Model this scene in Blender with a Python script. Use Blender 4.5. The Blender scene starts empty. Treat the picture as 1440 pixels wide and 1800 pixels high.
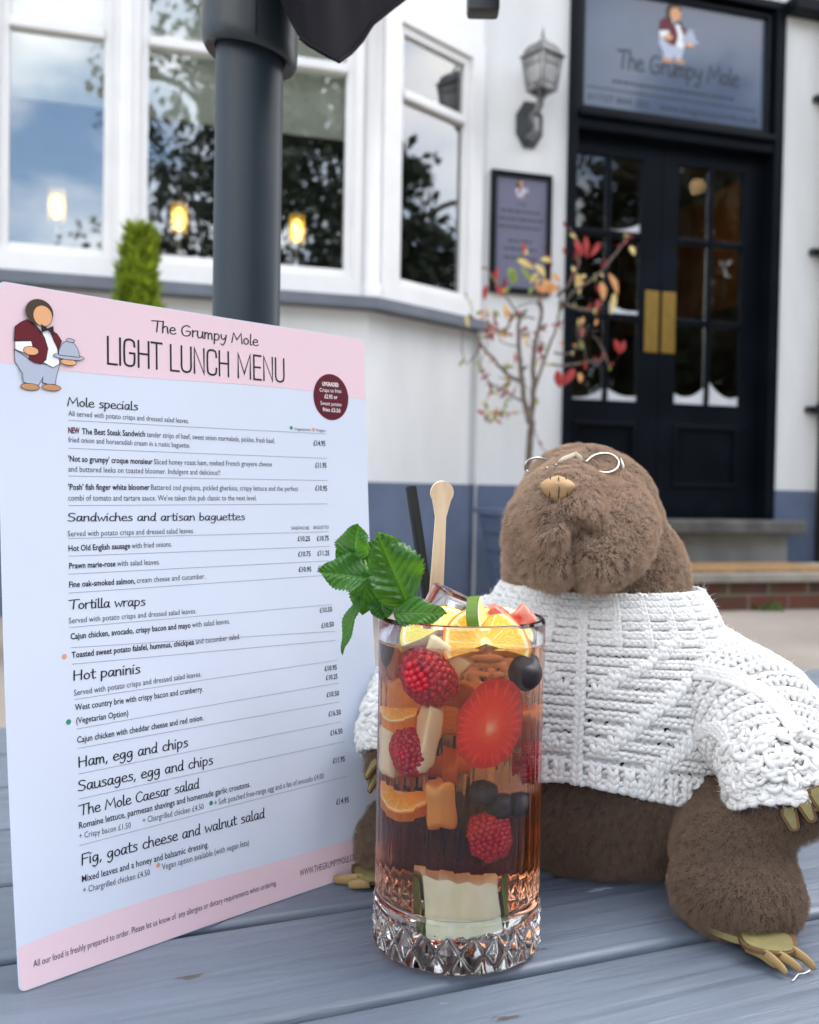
import bpy, math, random
import numpy as np
from mathutils import Vector, Matrix
R = math.radians
random.seed(7)
rng = np.random.default_rng(7)
scene = bpy.context.scene
COL = scene.collection

# ------------------------------------------------------------------ camera
FPX = 1750.0                       # focal length in photo pixels (photo 1440 wide)
CAMZ = 0.95
cam_d = bpy.data.cameras.new("camera")
cam = bpy.data.objects.new("camera", cam_d)
COL.objects.link(cam)
cam_d.sensor_fit = 'HORIZONTAL'
cam_d.sensor_width = 36.0
cam_d.lens = 36.0 * FPX / 1440.0
cam_d.clip_start = 0.02
cam_d.clip_end = 500
CM = Matrix.Rotation(math.pi / 2 - math.atan(40 / FPX), 3, 'X') @ Matrix.Rotation(R(1.0), 3, 'Z')
cam.matrix_world = Matrix.Translation((0, 0, CAMZ)) @ CM.to_4x4()
cam_d.dof.use_dof = True
cam_d.dof.focus_distance = 0.465
cam_d.dof.aperture_fstop = 15.5
scene.camera = cam

# ------------------------------------------------------------------ world, sun, exposure
SUN_EL, SUN_AZ = R(52), R(72)      # azimuth clockwise from +Y: the sun stands to the right, a little behind the table
world = bpy.data.worlds.new("World")
scene.world = world
world.use_nodes = True
wn = world.node_tree.nodes
wl_ = world.node_tree.links
wn.clear()
w_out = wn.new('ShaderNodeOutputWorld')
w_bg = wn.new('ShaderNodeBackground')
w_bg.inputs['Strength'].default_value = 0.13
sky = wn.new('ShaderNodeTexSky')
sky.sky_type = 'NISHITA'
sky.sun_disc = False
sky.sun_elevation = SUN_EL
sky.sun_rotation = SUN_AZ
sky.air_density = 1.0
sky.dust_density = 1.0
w_tc = wn.new('ShaderNodeTexCoord')
w_map = wn.new('ShaderNodeMapping')
w_map.inputs['Scale'].default_value = (1.0, 1.0, 2.2)
w_map.inputs['Location'].default_value = (0.8, -1.5, -0.6)
w_noise = wn.new('ShaderNodeTexNoise')
w_noise.inputs['Scale'].default_value = 1.6
w_noise.inputs['Detail'].default_value = 7
w_noise.inputs['Roughness'].default_value = 0.55
w_ramp = wn.new('ShaderNodeValToRGB')
w_ramp.color_ramp.elements[0].position = 0.44
w_ramp.color_ramp.elements[1].position = 0.62
w_mix = wn.new('ShaderNodeMix')
w_mix.data_type = 'RGBA'
w_mix.inputs[7].default_value = (11.2, 11.0, 10.7, 1)      # sunlit cloud
wl_.new(w_tc.outputs['Generated'], w_map.inputs['Vector'])
wl_.new(w_map.outputs[0], w_noise.inputs['Vector'])
wl_.new(w_noise.outputs['Fac'], w_ramp.inputs[0])
wl_.new(w_ramp.outputs[0], w_mix.inputs[0])
wl_.new(sky.outputs[0], w_mix.inputs[6])
wl_.new(w_mix.outputs[2], w_bg.inputs['Color'])
wl_.new(w_bg.outputs[0], w_out.inputs[0])

sun_d = bpy.data.lights.new("sun", 'SUN')
sun_d.energy = 1.2
sun_d.angle = R(45)
sun_d.color = (1.0, 0.97, 0.93)
sun = bpy.data.objects.new("sun", sun_d)
COL.objects.link(sun)
sun_dir = Vector((math.sin(SUN_AZ) * math.cos(SUN_EL), math.cos(SUN_AZ) * math.cos(SUN_EL), math.sin(SUN_EL)))
sun.rotation_euler = (-sun_dir).to_track_quat('-Z', 'Y').to_euler()
sun.location = (4, 0, 8)

scene.view_settings.view_transform = 'Standard'
scene.view_settings.look = 'None'
scene.view_settings.exposure = 1.42
scene.view_settings.gamma = 1.0
scene.view_settings.use_curve_mapping = False
cy = scene.cycles
cy.max_bounces = 24
cy.transmission_bounces = 20
cy.transparent_max_bounces = 24
cy.diffuse_bounces = 4
cy.glossy_bounces = 8
cy.volume_bounces = 0
cy.use_denoising = True
cy.sample_clamp_indirect = 6.0
cy.blur_glossy = 0.5

# ------------------------------------------------------------------ photo pixel -> point in the place
def ray(px, py):
    return CM @ Vector(((px - 720) / FPX, -(py - 900) / FPX, -1.0))
def W(px, py, Y):                  # the point at depth Y seen at photo pixel (px, py)
    d = ray(px, py)
    v = d * (Y / d.y)
    return Vector((v.x, v.y, v.z + CAMZ))
def onz(px, py, z):                # the point at height z seen at a pixel
    d = ray(px, py)
    v = d * ((z - CAMZ) / d.z)
    return Vector((v.x, v.y, z))

# ------------------------------------------------------------------ mesh builder
ORG = {}
class MB:
    def __init__(s, M=None):
        s.v, s.f, s.m = [], [], []
        s.M = M or Matrix.Identity(4)
        s.mi = 0
    def add(s, vs, fs):
        o = len(s.v)
        for p in vs:
            q = s.M @ Vector(p)
            s.v.append((q.x, q.y, q.z))
        for f in fs:
            s.f.append(tuple(o + i for i in f))
            s.m.append(s.mi)
        return s
    def box(s, x0, x1, y0, y1, z0, z1, bev=0.0):
        if bev <= 0:
            vs = [(x0, y0, z0), (x1, y0, z0), (x1, y1, z0), (x0, y1, z0), (x0, y0, z1), (x1, y0, z1), (x1, y1, z1), (x0, y1, z1)]
            fs = [(0, 3, 2, 1), (4, 5, 6, 7), (0, 1, 5, 4), (1, 2, 6, 5), (2, 3, 7, 6), (3, 0, 4, 7)]
            return s.add(vs, fs)
        import bmesh
        bm = bmesh.new()
        bmesh.ops.create_cube(bm, size=1.0)
        for v in bm.verts:
            v.co = Vector(((x0 + x1) / 2 + v.co.x * (x1 - x0), (y0 + y1) / 2 + v.co.y * (y1 - y0), (z0 + z1) / 2 + v.co.z * (z1 - z0)))
        b = min(bev, 0.45 * min(abs(x1 - x0), abs(y1 - y0), abs(z1 - z0)))
        bmesh.ops.bevel(bm, geom=bm.edges[:], offset=b, segments=2, affect='EDGES', profile=0.6)
        return s.bm(bm)
    def bm(s, bm):
        bm.verts.index_update()
        s.add([v.co.copy() for v in bm.verts], [[v.index for v in f.verts] for f in bm.faces])
        bm.free()
        return s
    def tube(s, pts, rad, n=8, cap=True, flat=1.0):
        pts = [Vector(p) for p in pts]
        k = len(pts)
        rr = rad if hasattr(rad, '__len__') else [rad] * k
        vs, fs = [], []
        up = None
        for i, p in enumerate(pts):
            t = (pts[min(i + 1, k - 1)] - pts[max(i - 1, 0)]).normalized()
            if up is None:
                a = Vector((0, 0, 1)) if abs(t.z) < 0.9 else Vector((1, 0, 0))
                up = (a - t * a.dot(t)).normalized()
            else:
                up = (up - t * up.dot(t)).normalized()
            b = t.cross(up)
            for j in range(n):
                a = 2 * math.pi * j / n
                vs.append(p + (up * math.cos(a) + b * math.sin(a) * flat) * rr[i])
        for i in range(k - 1):
            for j in range(n):
                j2 = (j + 1) % n
                fs.append((i * n + j, i * n + j2, (i + 1) * n + j2, (i + 1) * n + j))
        if cap:
            fs.append(tuple(range(n - 1, -1, -1)))
            fs.append(tuple((k - 1) * n + j for j in range(n)))
        return s.add(vs, fs)
    def lathe(s, prof, n=32, c=(0, 0, 0), closed=False):
        vs, fs = [], []
        for (r, z) in prof:
            for j in range(n):
                a = 2 * math.pi * j / n
                vs.append((c[0] + r * math.cos(a), c[1] + r * math.sin(a), c[2] + z))
        k = len(prof)
        for i in range(k - 1 if not closed else k):
            i2 = (i + 1) % k
            for j in range(n):
                j2 = (j + 1) % n
                fs.append((i * n + j, i * n + j2, i2 * n + j2, i2 * n + j))
        if not closed:
            fs.append(tuple(range(n - 1, -1, -1)))
            fs.append(tuple((k - 1) * n + j for j in range(n)))
        return s.add(vs, fs)
    def prism(s, poly, axis_vec):
        n = len(poly)
        a = Vector(axis_vec)
        vs = [Vector(p) for p in poly] + [Vector(p) + a for p in poly]
        fs = [tuple(range(n)), tuple(range(2 * n - 1, n - 1, -1))]
        for i in range(n):
            j = (i + 1) % n
            fs.append((j, i, n + i, n + j))
        return s.add(vs, fs)
    def grid(s, fn, nu, nv, closed_u=False):
        vs = [fn(i / nu, j / nv) for j in range(nv + 1) for i in range(nu + (0 if closed_u else 1))]
        w = nu if closed_u else nu + 1
        fs = []
        for j in range(nv):
            for i in range(nu):
                i2 = (i + 1) % w if closed_u else i + 1
                fs.append((j * w + i, j * w + i2, (j + 1) * w + i2, (j + 1) * w + i))
        return s.add(vs, fs)
    def build(s, name, mat, parent=None, smooth=False, world=True, auto=None, recalc=False):
        o = Vector((0, 0, 0))
        if parent is not None and world:
            o = ORG.get(parent.name, o)
        me = bpy.data.meshes.new(name)
        me.from_pydata([(a - o.x, b - o.y, c - o.z) for a, b, c in s.v], [], s.f)
        for m in (mat if isinstance(mat, (list, tuple)) else [mat]):
            me.materials.append(m)
        if isinstance(mat, (list, tuple)) and len(mat) > 1:
            me.polygons.foreach_set('material_index', s.m)
        return finish(name, me, parent, smooth, auto, recalc)

def finish(name, me, parent=None, smooth=False, auto=None, recalc=False):
    if recalc:
        import bmesh
        bm = bmesh.new(); bm.from_mesh(me)
        bmesh.ops.recalc_face_normals(bm, faces=bm.faces[:])
        bm.to_mesh(me); bm.free()
    if smooth:
        me.polygons.foreach_set('use_smooth', [True] * len(me.polygons))
        if auto:
            me.set_sharp_from_angle(angle=R(auto))
    me.update()
    ob = bpy.data.objects.new(name, me)
    COL.objects.link(ob)
    if parent is not None:
        ob.parent = parent
        ORG[ob.name] = ORG.get(parent.name, Vector((0, 0, 0)))
    return ob

def np_mesh(name, V, F, mat, parent=None, smooth=True, world=True):
    """fast mesh from numpy arrays; F is (n,3) or (n,4)"""
    V = np.asarray(V, dtype=np.float32)
    F = np.asarray(F, dtype=np.int32)
    if parent is not None and world:
        o = ORG.get(parent.name, Vector((0, 0, 0)))
        V = V - np.array([o.x, o.y, o.z], dtype=np.float32)
    me = bpy.data.meshes.new(name)
    me.vertices.add(len(V)); me.vertices.foreach_set('co', V.ravel())
    k = F.shape[1]
    me.loops.add(len(F) * k); me.loops.foreach_set('vertex_index', F.ravel())
    me.polygons.add(len(F))
    me.polygons.foreach_set('loop_start', np.arange(0, len(F) * k, k, dtype=np.int32))
    me.update(calc_edges=True)
    me.materials.append(mat)
    me.validate()
    return finish(name, me, parent, smooth)

def empty(name, loc, rotz=0.0, parent=None):
    o = bpy.data.objects.new(name, None)
    o.empty_display_size = 0.05
    COL.objects.link(o)
    o.location = loc
    o.rotation_euler = (0, 0, rotz)
    ORG[o.name] = Vector(loc)
    return o
def tag(o, label, cat, group=None):
    o['label'] = label
    o['category'] = cat
    if group: o['group'] = group
    return o
def thing(name, label, cat, loc, rotz=0.0, group=None):
    return tag(empty(name, loc, rotz), label, cat, group)
def structure(o):
    o['kind'] = 'structure'
    return o
def copy_tree(o, parent=None):
    c = o.copy(); COL.objects.link(c)
    if parent is not None: c.parent = parent
    ORG[c.name] = ORG.get(o.name, Vector((0, 0, 0)))
    for ch in list(o.children): copy_tree(ch, c)
    return c

# ------------------------------------------------------------------ materials
def lin(r, g, b):
    f = lambda c: (c / 255 / 12.92) if c / 255 <= 0.04045 else ((c / 255 + 0.055) / 1.055) ** 2.4
    return (f(r), f(g), f(b))
def mat(name, col, rough=0.5, var=0.12, vscale=8.0, bump=0.0, bscale=120.0, metal=0.0, spec=0.5, stretch=None,
        sheen=0.0, trans=0.0, ior=1.45, sss=0.0, coat=0.0, rvar=0.0, emit=None, estr=0.0, col2=None, lo=0.35, hi=0.65, bdist=0.002):
    m = bpy.data.materials.new(name)
    m.use_nodes = True
    nt = m.node_tree; n = nt.nodes; l = nt.links
    b = n['Principled BSDF']
    b.inputs['Base Color'].default_value = (*col, 1)
    b.inputs['Roughness'].default_value = rough
    b.inputs['Metallic'].default_value = metal
    b.inputs['Specular IOR Level'].default_value = spec
    b.inputs['IOR'].default_value = ior
    if sheen: b.inputs['Sheen Weight'].default_value = sheen
    if trans: b.inputs['Transmission Weight'].default_value = trans
    if coat: b.inputs['Coat Weight'].default_value = coat
    if sss:
        b.inputs['Subsurface Weight'].default_value = sss
        b.inputs['Subsurface Radius'].default_value = (0.006, 0.003, 0.002)
        b.inputs['Subsurface Scale'].default_value = 1.0
    if emit:
        b.inputs['Emission Color'].default_value = (*emit, 1)
        b.inputs['Emission Strength'].default_value = estr
    tc = n.new('ShaderNodeTexCoord')
    vec = tc.outputs['Object']
    if stretch:
        mp = n.new('ShaderNodeMapping')
        mp.inputs['Scale'].default_value = stretch
        l.new(vec, mp.inputs['Vector']); vec = mp.outputs[0]
    if var or col2 or rvar:
        t = n.new('ShaderNodeTexNoise')
        t.inputs['Scale'].default_value = vscale
        t.inputs['Detail'].default_value = 6
        l.new(vec, t.inputs['Vector'])
        r = n.new('ShaderNodeValToRGB')
        r.color_ramp.elements[0].position = lo
        r.color_ramp.elements[1].position = hi
        c2 = col2 or tuple(min(1, c * (1 + var)) for c in col)
        c1 = col if col2 else tuple(c * (1 - var) for c in col)
        r.color_ramp.elements[0].color = (*c1, 1)
        r.color_ramp.elements[1].color = (*c2, 1)
        l.new(t.outputs['Fac'], r.inputs[0])
        l.new(r.outputs[0], b.inputs['Base Color'])
        if rvar:
            mr = n.new('ShaderNodeMapRange')
            mr.inputs['To Min'].default_value = max(0.02, rough - rvar)
            mr.inputs['To Max'].default_value = min(1, rough + rvar)
            l.new(t.outputs['Fac'], mr.inputs[0])
            l.new(mr.outputs[0], b.inputs['Roughness'])
    if bump:
        t2 = n.new('ShaderNodeTexNoise')
        t2.inputs['Scale'].default_value = bscale
        t2.inputs['Detail'].default_value = 5
        l.new(vec, t2.inputs['Vector'])
        bp = n.new('ShaderNodeBump')
        bp.inputs['Strength'].default_value = bump
        bp.inputs['Distance'].default_value = bdist
        l.new(t2.outputs['Fac'], bp.inputs['Height'])
        l.new(bp.outputs[0], b.inputs['Normal'])
    return m

def glass_pane(name, tint, fac):
    m = bpy.data.materials.new(name)
    m.use_nodes = True
    n = m.node_tree.nodes; l = m.node_tree.links
    n.clear()
    out = n.new('ShaderNodeOutputMaterial')
    mix = n.new('ShaderNodeMixShader')
    tr = n.new('ShaderNodeBsdfTransparent'); tr.inputs[0].default_value = (*tint, 1)
    gl = n.new('ShaderNodeBsdfGlossy'); gl.inputs['Roughness'].default_value = 0.015
    gl.inputs[0].default_value = (1, 1, 1, 1)
    tc = n.new('ShaderNodeTexCoord')
    nz = n.new('ShaderNodeTexNoise'); nz.inputs['Scale'].default_value = 2.2; nz.inputs['Detail'].default_value = 1
    bp = n.new('ShaderNodeBump'); bp.inputs['Strength'].default_value = 0.12; bp.inputs['Distance'].default_value = 0.02
    lw = n.new('ShaderNodeFresnel'); lw.inputs[0].default_value = 1.5
    add = n.new('ShaderNodeMath'); add.operation = 'ADD'; add.inputs[1].default_value = fac; add.use_clamp = True
    l.new(tc.outputs['Object'], nz.inputs['Vector']); l.new(nz.outputs['Fac'], bp.inputs['Height']); l.new(bp.outputs[0], gl.inputs['Normal'])
    l.new(lw.outputs[0], add.inputs[0]); l.new(add.outputs[0], mix.inputs[0])
    l.new(tr.outputs[0], mix.inputs[1]); l.new(gl.outputs[0], mix.inputs[2]); l.new(mix.outputs[0], out.inputs[0])
    return m

# ------------------------------------------------------------------ implicit surfaces (smooth unions) -> mesh
def surface_net(fn, lo, hi, h):
    lo = np.array(lo, float); hi = np.array(hi, float)
    n = np.ceil((hi - lo) / h).astype(int) + 1
    ax = [lo[i] + h * np.arange(n[i]) for i in range(3)]
    X, Y, Z = np.meshgrid(*ax, indexing='ij')
    D = fn(X, Y, Z)
    S = D < 0
    c = n - 1
    acc = np.zeros((*c, 3)); cnt = np.zeros(tuple(c))
    sl = lambda o: tuple(slice(o[i], o[i] + c[i]) for i in range(3))
    corners = [(a, b, d) for a in (0, 1) for b in (0, 1) for d in (0, 1)]
    for a in corners:
        for k in range(3):
            if a[k] == 0:
                b = list(a); b[k] = 1
                da, db = D[sl(a)], D[sl(b)]
                m = (da < 0) != (db < 0)
                t = np.where(m, da / np.where(m, da - db, 1), 0)
                for q in range(3):
                    acc[..., q] += np.where(m, a[q] + (t if q == k else 0), 0)
                cnt += m
    act = cnt > 0
    idx = -np.ones(tuple(c), int)
    idx[act] = np.arange(act.sum())
    ijk = np.argwhere(act)
    V = lo + h * (ijk + acc[act] / cnt[act][:, None])
    F = []
    for k in range(3):
        u, v = (k + 1) % 3, (k + 2) % 3
        a = [slice(1, c[i]) for i in range(3)]
        a[k] = slice(0, c[k])
        b = list(a); b[k] = slice(1, c[k] + 1)
        s0 = S[tuple(a)]; s1 = S[tuple(b)]
        m = np.argwhere(s0 != s1)
        if len(m) == 0: continue
        inside = s0[tuple(m.T)]
        base = m.copy()
        for i in range(3):
            if i != k: base[:, i] += 1
        def g(du, dv):
            q = base.copy(); q[:, u] -= du; q[:, v] -= dv
            return idx[tuple(q.T)]
        quad = np.stack([g(1, 1), g(0, 1), g(0, 0), g(1, 0)], 1)
        quad[~inside] = quad[~inside][:, ::-1]
        F.append(quad)
    return V, np.concatenate(F)
def sd_ell(X, Y, Z, c, r, A=None):
    """approximate distance to an ellipsoid; A: 3x3 rows = its axes"""
    P = [X - c[0], Y - c[1], Z - c[2]]
    if A is not None:
        P = [A[i][0] * P[0] + A[i][1] * P[1] + A[i][2] * P[2] for i in range(3)]
    k0 = np.sqrt(sum((P[i] / r[i]) ** 2 for i in range(3)))
    k1 = np.sqrt(sum((P[i] / r[i] ** 2) ** 2 for i in range(3))) + 1e-9
    return k0 * (k0 - 1) / k1
def sd_cap(X, Y, Z, a, b, ra, rb):
    a = np.array(a, float); b = np.array(b, float)
    ab = b - a
    t = np.clip(((X - a[0]) * ab[0] + (Y - a[1]) * ab[1] + (Z - a[2]) * ab[2]) / ab.dot(ab), 0, 1)
    d = np.sqrt((X - a[0] - t * ab[0]) ** 2 + (Y - a[1] - t * ab[1]) ** 2 + (Z - a[2] - t * ab[2]) ** 2)
    return d - (ra + (rb - ra) * t)
def smin(a, b, k):
    h = np.clip(0.5 + 0.5 * (b - a) / k, 0, 1)
    return b + (a - b) * h - k * h * (1 - h)
def smax(a, b, k): return -smin(-a, -b, k)
# ================================================================== BUILDING AND FORECOURT
GZ = 0.40                                                    # ground level at the pub wall
TH = R(17)
BO = W(1000, 860, 5.2)
M_white = mat('white_render', (0.78, 0.79, 0.79), 0.85, 0.05, 3, 0.5, 60, col2=(0.67, 0.68, 0.675), bdist=0.004, stretch=(1, 1, .3))
M_joinery = mat('white_gloss_joinery', (0.82, 0.82, 0.81), 0.35, 0.03, 6, 0.1, 40)
M_plinth = mat('blue_grey_masonry_paint', lin(94, 106, 130), 0.75, 0.12, 5, 0.4, 50, bdist=0.004)
M_sill = mat('slate_grey_sill_paint', lin(108, 114, 124), 0.55, 0.10, 6, 0.2, 60)
M_black = mat('black_door_paint', (0.0035, 0.0055, 0.009), 0.42, 0.3, 4, 0.15, 50, rvar=0.06, spec=0.12)
M_blackiron = mat('black_cast_iron', (0.012, 0.014, 0.017), 0.45, 0.2, 10, 0.3, 80)
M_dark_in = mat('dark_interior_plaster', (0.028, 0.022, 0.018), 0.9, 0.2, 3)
M_wood_in = mat('warm_wood_panelling', (0.25, 0.12, 0.036), 0.5, 0.25, 3, 0.2, 30, stretch=(12, 12, 1))
M_blind = mat('cream_roller_blind', (0.84, 0.85, 0.74), 0.9, 0.05, 8, 0.2, 300)
M_pane = glass_pane('window_glass', (0.95, 0.97, 0.96), 0.17)
M_doorpane = glass_pane('door_glass', (0.93, 0.94, 0.93), 0.0)
M_brass = mat('brushed_brass', (0.48, 0.30, 0.08), 0.38, 0.2, 10, 0.2, 60, metal=1.0, stretch=(30, 30, 2))
M_stone = mat('dark_worn_stone', (0.10, 0.10, 0.095), 0.8, 0.35, 6, 0.6, 40, bdist=0.006)
M_concrete = mat('grey_concrete', (0.22, 0.22, 0.21), 0.85, 0.2, 5, 0.5, 60, bdist=0.004)
M_mat = mat('coir_doormat', lin(150, 118, 80), 0.95, 0.25, 40, 1.0, 220, bdist=0.006)
M_snow = mat('white_spray_snow', (0.62, 0.64, 0.67), 0.9, 0.05, 20)

def brick_mat():
    m = bpy.data.materials.new('red_brick_course')
    m.use_nodes = True
    n = m.node_tree.nodes; l = m.node_tree.links
    b = n['Principled BSDF']; b.inputs['Roughness'].default_value = 0.9
    tc = n.new('ShaderNodeTexCoord')
    mp = n.new('ShaderNodeMapping'); mp.inputs['Rotation'].default_value = (R(90), 0, 0)
    br = n.new('ShaderNodeTexBrick')
    br.inputs['Color1'].default_value = (*lin(132, 78, 58), 1)
    br.inputs['Color2'].default_value = (*lin(92, 64, 54), 1)
    br.inputs['Mortar'].default_value = (*lin(140, 125, 108), 1)
    br.inputs['Scale'].default_value = 1.0
    br.inputs['Mortar Size'].default_value = 0.006
    br.inputs['Brick Width'].default_value = 0.225
    br.inputs['Row Height'].default_value = 0.075
    nz = n.new('ShaderNodeTexNoise'); nz.inputs['Scale'].default_value = 9
    mx = n.new('ShaderNodeMix'); mx.data_type = 'RGBA'; mx.blend_type = 'MULTIPLY'; mx.inputs[0].default_value = 0.7
    l.new(tc.outputs['Object'], mp.inputs[0]); l.new(mp.outputs[0], br.inputs['Vector'])
    l.new(tc.outputs['Object'], nz.inputs['Vector'])
    l.new(br.outputs['Color'], mx.inputs[6]); l.new(nz.outputs['Color'], mx.inputs[7]); l.new(mx.outputs[2], b.inputs['Base Color'])
    bp = n.new('ShaderNodeBump'); bp.inputs['Strength'].default_value = 0.6; bp.inputs['Distance'].default_value = 0.006
    l.new(br.outputs['Fac'], bp.inputs['Height']); bp.invert = True; l.new(bp.outputs[0], b.inputs['Normal'])
    return m
M_brick = brick_mat()

# ---- forecourt: level at the pub, falling gently towards the table
def ground_z(x, y):
    d = (y - (5.2 + 0.3057 * (x - 0.83)))                    # distance in front of the wall (negative)
    t = min(1, max(0, (-d - 1.2) / 3.2))
    t = t * t * (3 - 2 * t)
    return GZ * (1 - t)
M_ground = mat('worn_tarmac_forecourt', lin(152, 143, 134), 0.9, 0.1, 1.2, 0.6, 90, col2=lin(128, 121, 113), bdist=0.005)
g = MB()
xs = [-120, -60, -30, -15] + [-10 + 0.8 * i for i in range(26)] + [15, 30, 60, 120]
ys = [-120, -60, -30, -15, -8, -4] + [-2 + 0.5 * i for i in range(24)] + [14, 20, 40, 120]
g.add([(x, y, ground_z(x, y)) for y in ys for x in xs],
      [(j * len(xs) + i, j * len(xs) + i + 1, (j + 1) * len(xs) + i + 1, (j + 1) * len(xs) + i) for j in range(len(ys) - 1) for i in range(len(xs) - 1)])
structure(g.build('ground', M_ground, smooth=True))

# ---- the pub (local frame: x along the wall, y into the building, z up; origin at the door's left jamb)
pub = thing('pub_building', 'white rendered pub with bay window and black double doors behind the table', 'building', (BO.x, BO.y, 0), TH)
def B(mb, name, m, parent=pub, **k): return mb.build(name, m, parent, world=False, **k)
BAYX, BAYY = -1.183, -0.383                                   # bay corner
RA = R(30); RL = 0.766                                        # canted side of the bay
BLX = -3.10
# walls
w = MB()
w.box(-0.52, -0.05, 0, 0.25, GZ - 0.1, 3.62)
w.box(1.25, 4.2, 0, 0.25, GZ - 0.1, 3.62)
w.box(-0.05, 1.25, 0.02, 0.25, 3.66, 6.2)
w.box(-7.0, -3.8, 0, 0.25, GZ - 0.1, 3.62)
w.box(-7.0, -0.05, 0, 0.25, 3.62, 6.2)
w.box(1.25, 4.2, 0, 0.25, 3.62, 6.2)
B(w, 'front_wall', M_white)
w = MB()
plan = [(BLX - 0.66, 0.02), (BLX, BAYY + 0.035), (BAYX, BAYY + 0.035), (-0.52, 0.035)]
def strip(mb, pl, z0, z1, off=0.0, th=0.1):
    for (a, b) in zip(pl[:-1], pl[1:]):
        a = Vector((*a, 0)); b = Vector((*b, 0))
        d = (b - a).normalized(); nn = Vector((d.y, -d.x, 0))
        q = [a + nn * off, b + nn * off, b + nn * (off - th), a + nn * (off - th)]
        mb.prism([(p.x, p.y, z0) for p in q], (0, 0, z1 - z0))
def mitre(pl, off):
    out = []
    n = len(pl)
    for i in range(n):
        p = Vector((*pl[i], 0))
        ns = []
        for (a, b) in ((i - 1, i), (i, i + 1)):
            if a >= 0 and b < n:
                d = (Vector((*pl[b], 0)) - Vector((*pl[a], 0))).normalized()
                ns.append(Vector((d.y, -d.x, 0)))
        m_ = sum(ns, Vector()).normalized()
        k = off / max(0.3, m_.dot(ns[0]))
        q = p + m_ * k
        out.append((q.x, q.y))
    return out
def wall_strip(mb, pl, z0, z1, o1, o0):
    A = mitre(pl, o1); C = mitre(pl, o0)
    for i in range(len(pl) - 1):
        q = [A[i], A[i + 1], C[i + 1], C[i]]
        mb.prism([(x, y, z0) for x, y in q], (0, 0, z1 - z0))
wall_strip(w, plan, GZ - 0.1, 1.752, 0, -0.12)
B(w, 'bay_wall', M_white)
w = MB()
wall_strip(w, plan, 3.17, 3.60, 0.03, -0.12)
wall_strip(w, plan, 3.60, 3.68, 0.10, -0.12)
B(w, 'bay_head', M_joinery)
w = MB()
wall_strip(w, plan, 1.755, 1.802, 0.085, -0.12)
B(w, 'window_sill', M_sill)
# plinth band, 12 mm proud
w = MB()
wall_strip(w, plan, GZ - 0.1, 0.98, 0.014, 0.001)
w.box(-0.515, -0.05, -0.014, -0.001, GZ - 0.1, 0.98)
w.box(1.25, 4.2, -0.014, -0.001, GZ - 0.1, 0.98)
B(w, 'plinth', M_plinth)

# ---- bay windows: frame mesh per window, panes and blinds are its sub-parts
def window(M, x0, x1, z0, z1, zr, glass_x0, glass_x1, blind_z):
    f = MB(M)
    d0, d1 = -0.02, 0.07
    f.box(x0, glass_x0 - 0.035, d0, d1, z0, z1)
    f.box(glass_x1 + 0.035, x1, d0, d1, z0, z1)
    f.box(glass_x0 - 0.035, glass_x1 + 0.035, d0, d1, z0, 1.885)
    f.box(glass_x0 - 0.035, glass_x1 + 0.035, d0, d1, 3.085, z1)
    # sash set back
    s0, s1 = 0.0, 0.05
    f.box(glass_x0 - 0.0345, glass_x0, s0, s1, 1.886, 3.084, 0.004)
    f.box(glass_x1, glass_x1 + 0.0345, s0, s1, 1.886, 3.084, 0.004)
    f.box(glass_x0 + .0005, glass_x1 - .0005, s0, s1, 1.886, 1.922, 0.004)
    f.box(glass_x0 + .0005, glass_x1 - .0005, s0, s1, 3.045, 3.084, 0.004)
    f.box(glass_x0 + .0005, glass_x1 - .0005, s0 - 0.012, s1, zr, zr + 0.04, 0.005)
    fo = B(f, 'window', M_joinery)
    for (a, b) in ((1.922, zr), (zr + 0.04, 3.045)):
        p = MB(M); p.box(glass_x0 + .001, glass_x1 - .001, 0.022, 0.026, a, b)
        B(p, 'pane', M_pane, fo)
    if blind_z:
        p = MB(M)
        p.box(glass_x0 - 0.01, glass_x1 + 0.01, 0.10, 0.104, blind_z, 3.08)
        p.box(glass_x0 - 0.01, glass_x1 + 0.01, 0.096, 0.108, blind_z - 0.02, blind_z)
        B(p, 'blind', M_blind, fo)
    return fo
MF = Matrix.Translation((0, BAYY, 0))
window(MF, -2.78, -2.25, 1.803, 3.17, 2.786, -2.70, -2.335, 2.56)
window(MF, -2.249, -1.235, 1.803, 3.17, 2.786, -2.158, -1.306, 2.545)
window(MF, BLX + 0.03, -2.781, 1.803, 3.17, 2.786, -3.02, -2.86, 2.56)
MR = Matrix.Translation((BAYX, BAYY, 0)) @ Matrix.Rotation(RA, 4, 'Z')
window(MR, 0.055, RL - 0.01, 1.803, 3.17, 2.75, 0.188, 0.628, 2.56)
ML = Matrix.Translation((BLX - 0.66, 0, 0)) @ Matrix.Rotation(math.atan2(BAYY, 0.66), 4, 'Z')
window(ML, 0.01, 0.70, 1.803, 3.17, 2.75, 0.15, 0.60, 2.56)
c = MB()
c.lathe([(0.062, 1.803), (0.062, 1.86), (0.05, 1.88), (0.05, 3.1), (0.062, 3.12), (0.062, 3.168)], 14, (BAYX + 0.004, BAYY + 0.05, 0))
B(c, 'corner_post', M_joinery, smooth=True, auto=40)
c = MB(); c.tube([(-2.2495, BAYY - 0.02, 1.803), (-2.2495, BAYY - 0.02, 3.169)], 0.022, 10)
B(c, 'mullion_bead', M_joinery, smooth=True, auto=40)
c = MB(); c.tube([(BLX, BAYY + 0.05, 1.803), (BLX, BAYY + 0.05, 3.169)], 0.06, 10)
B(c, 'corner_post', M_joinery, smooth=True, auto=40)
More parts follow.
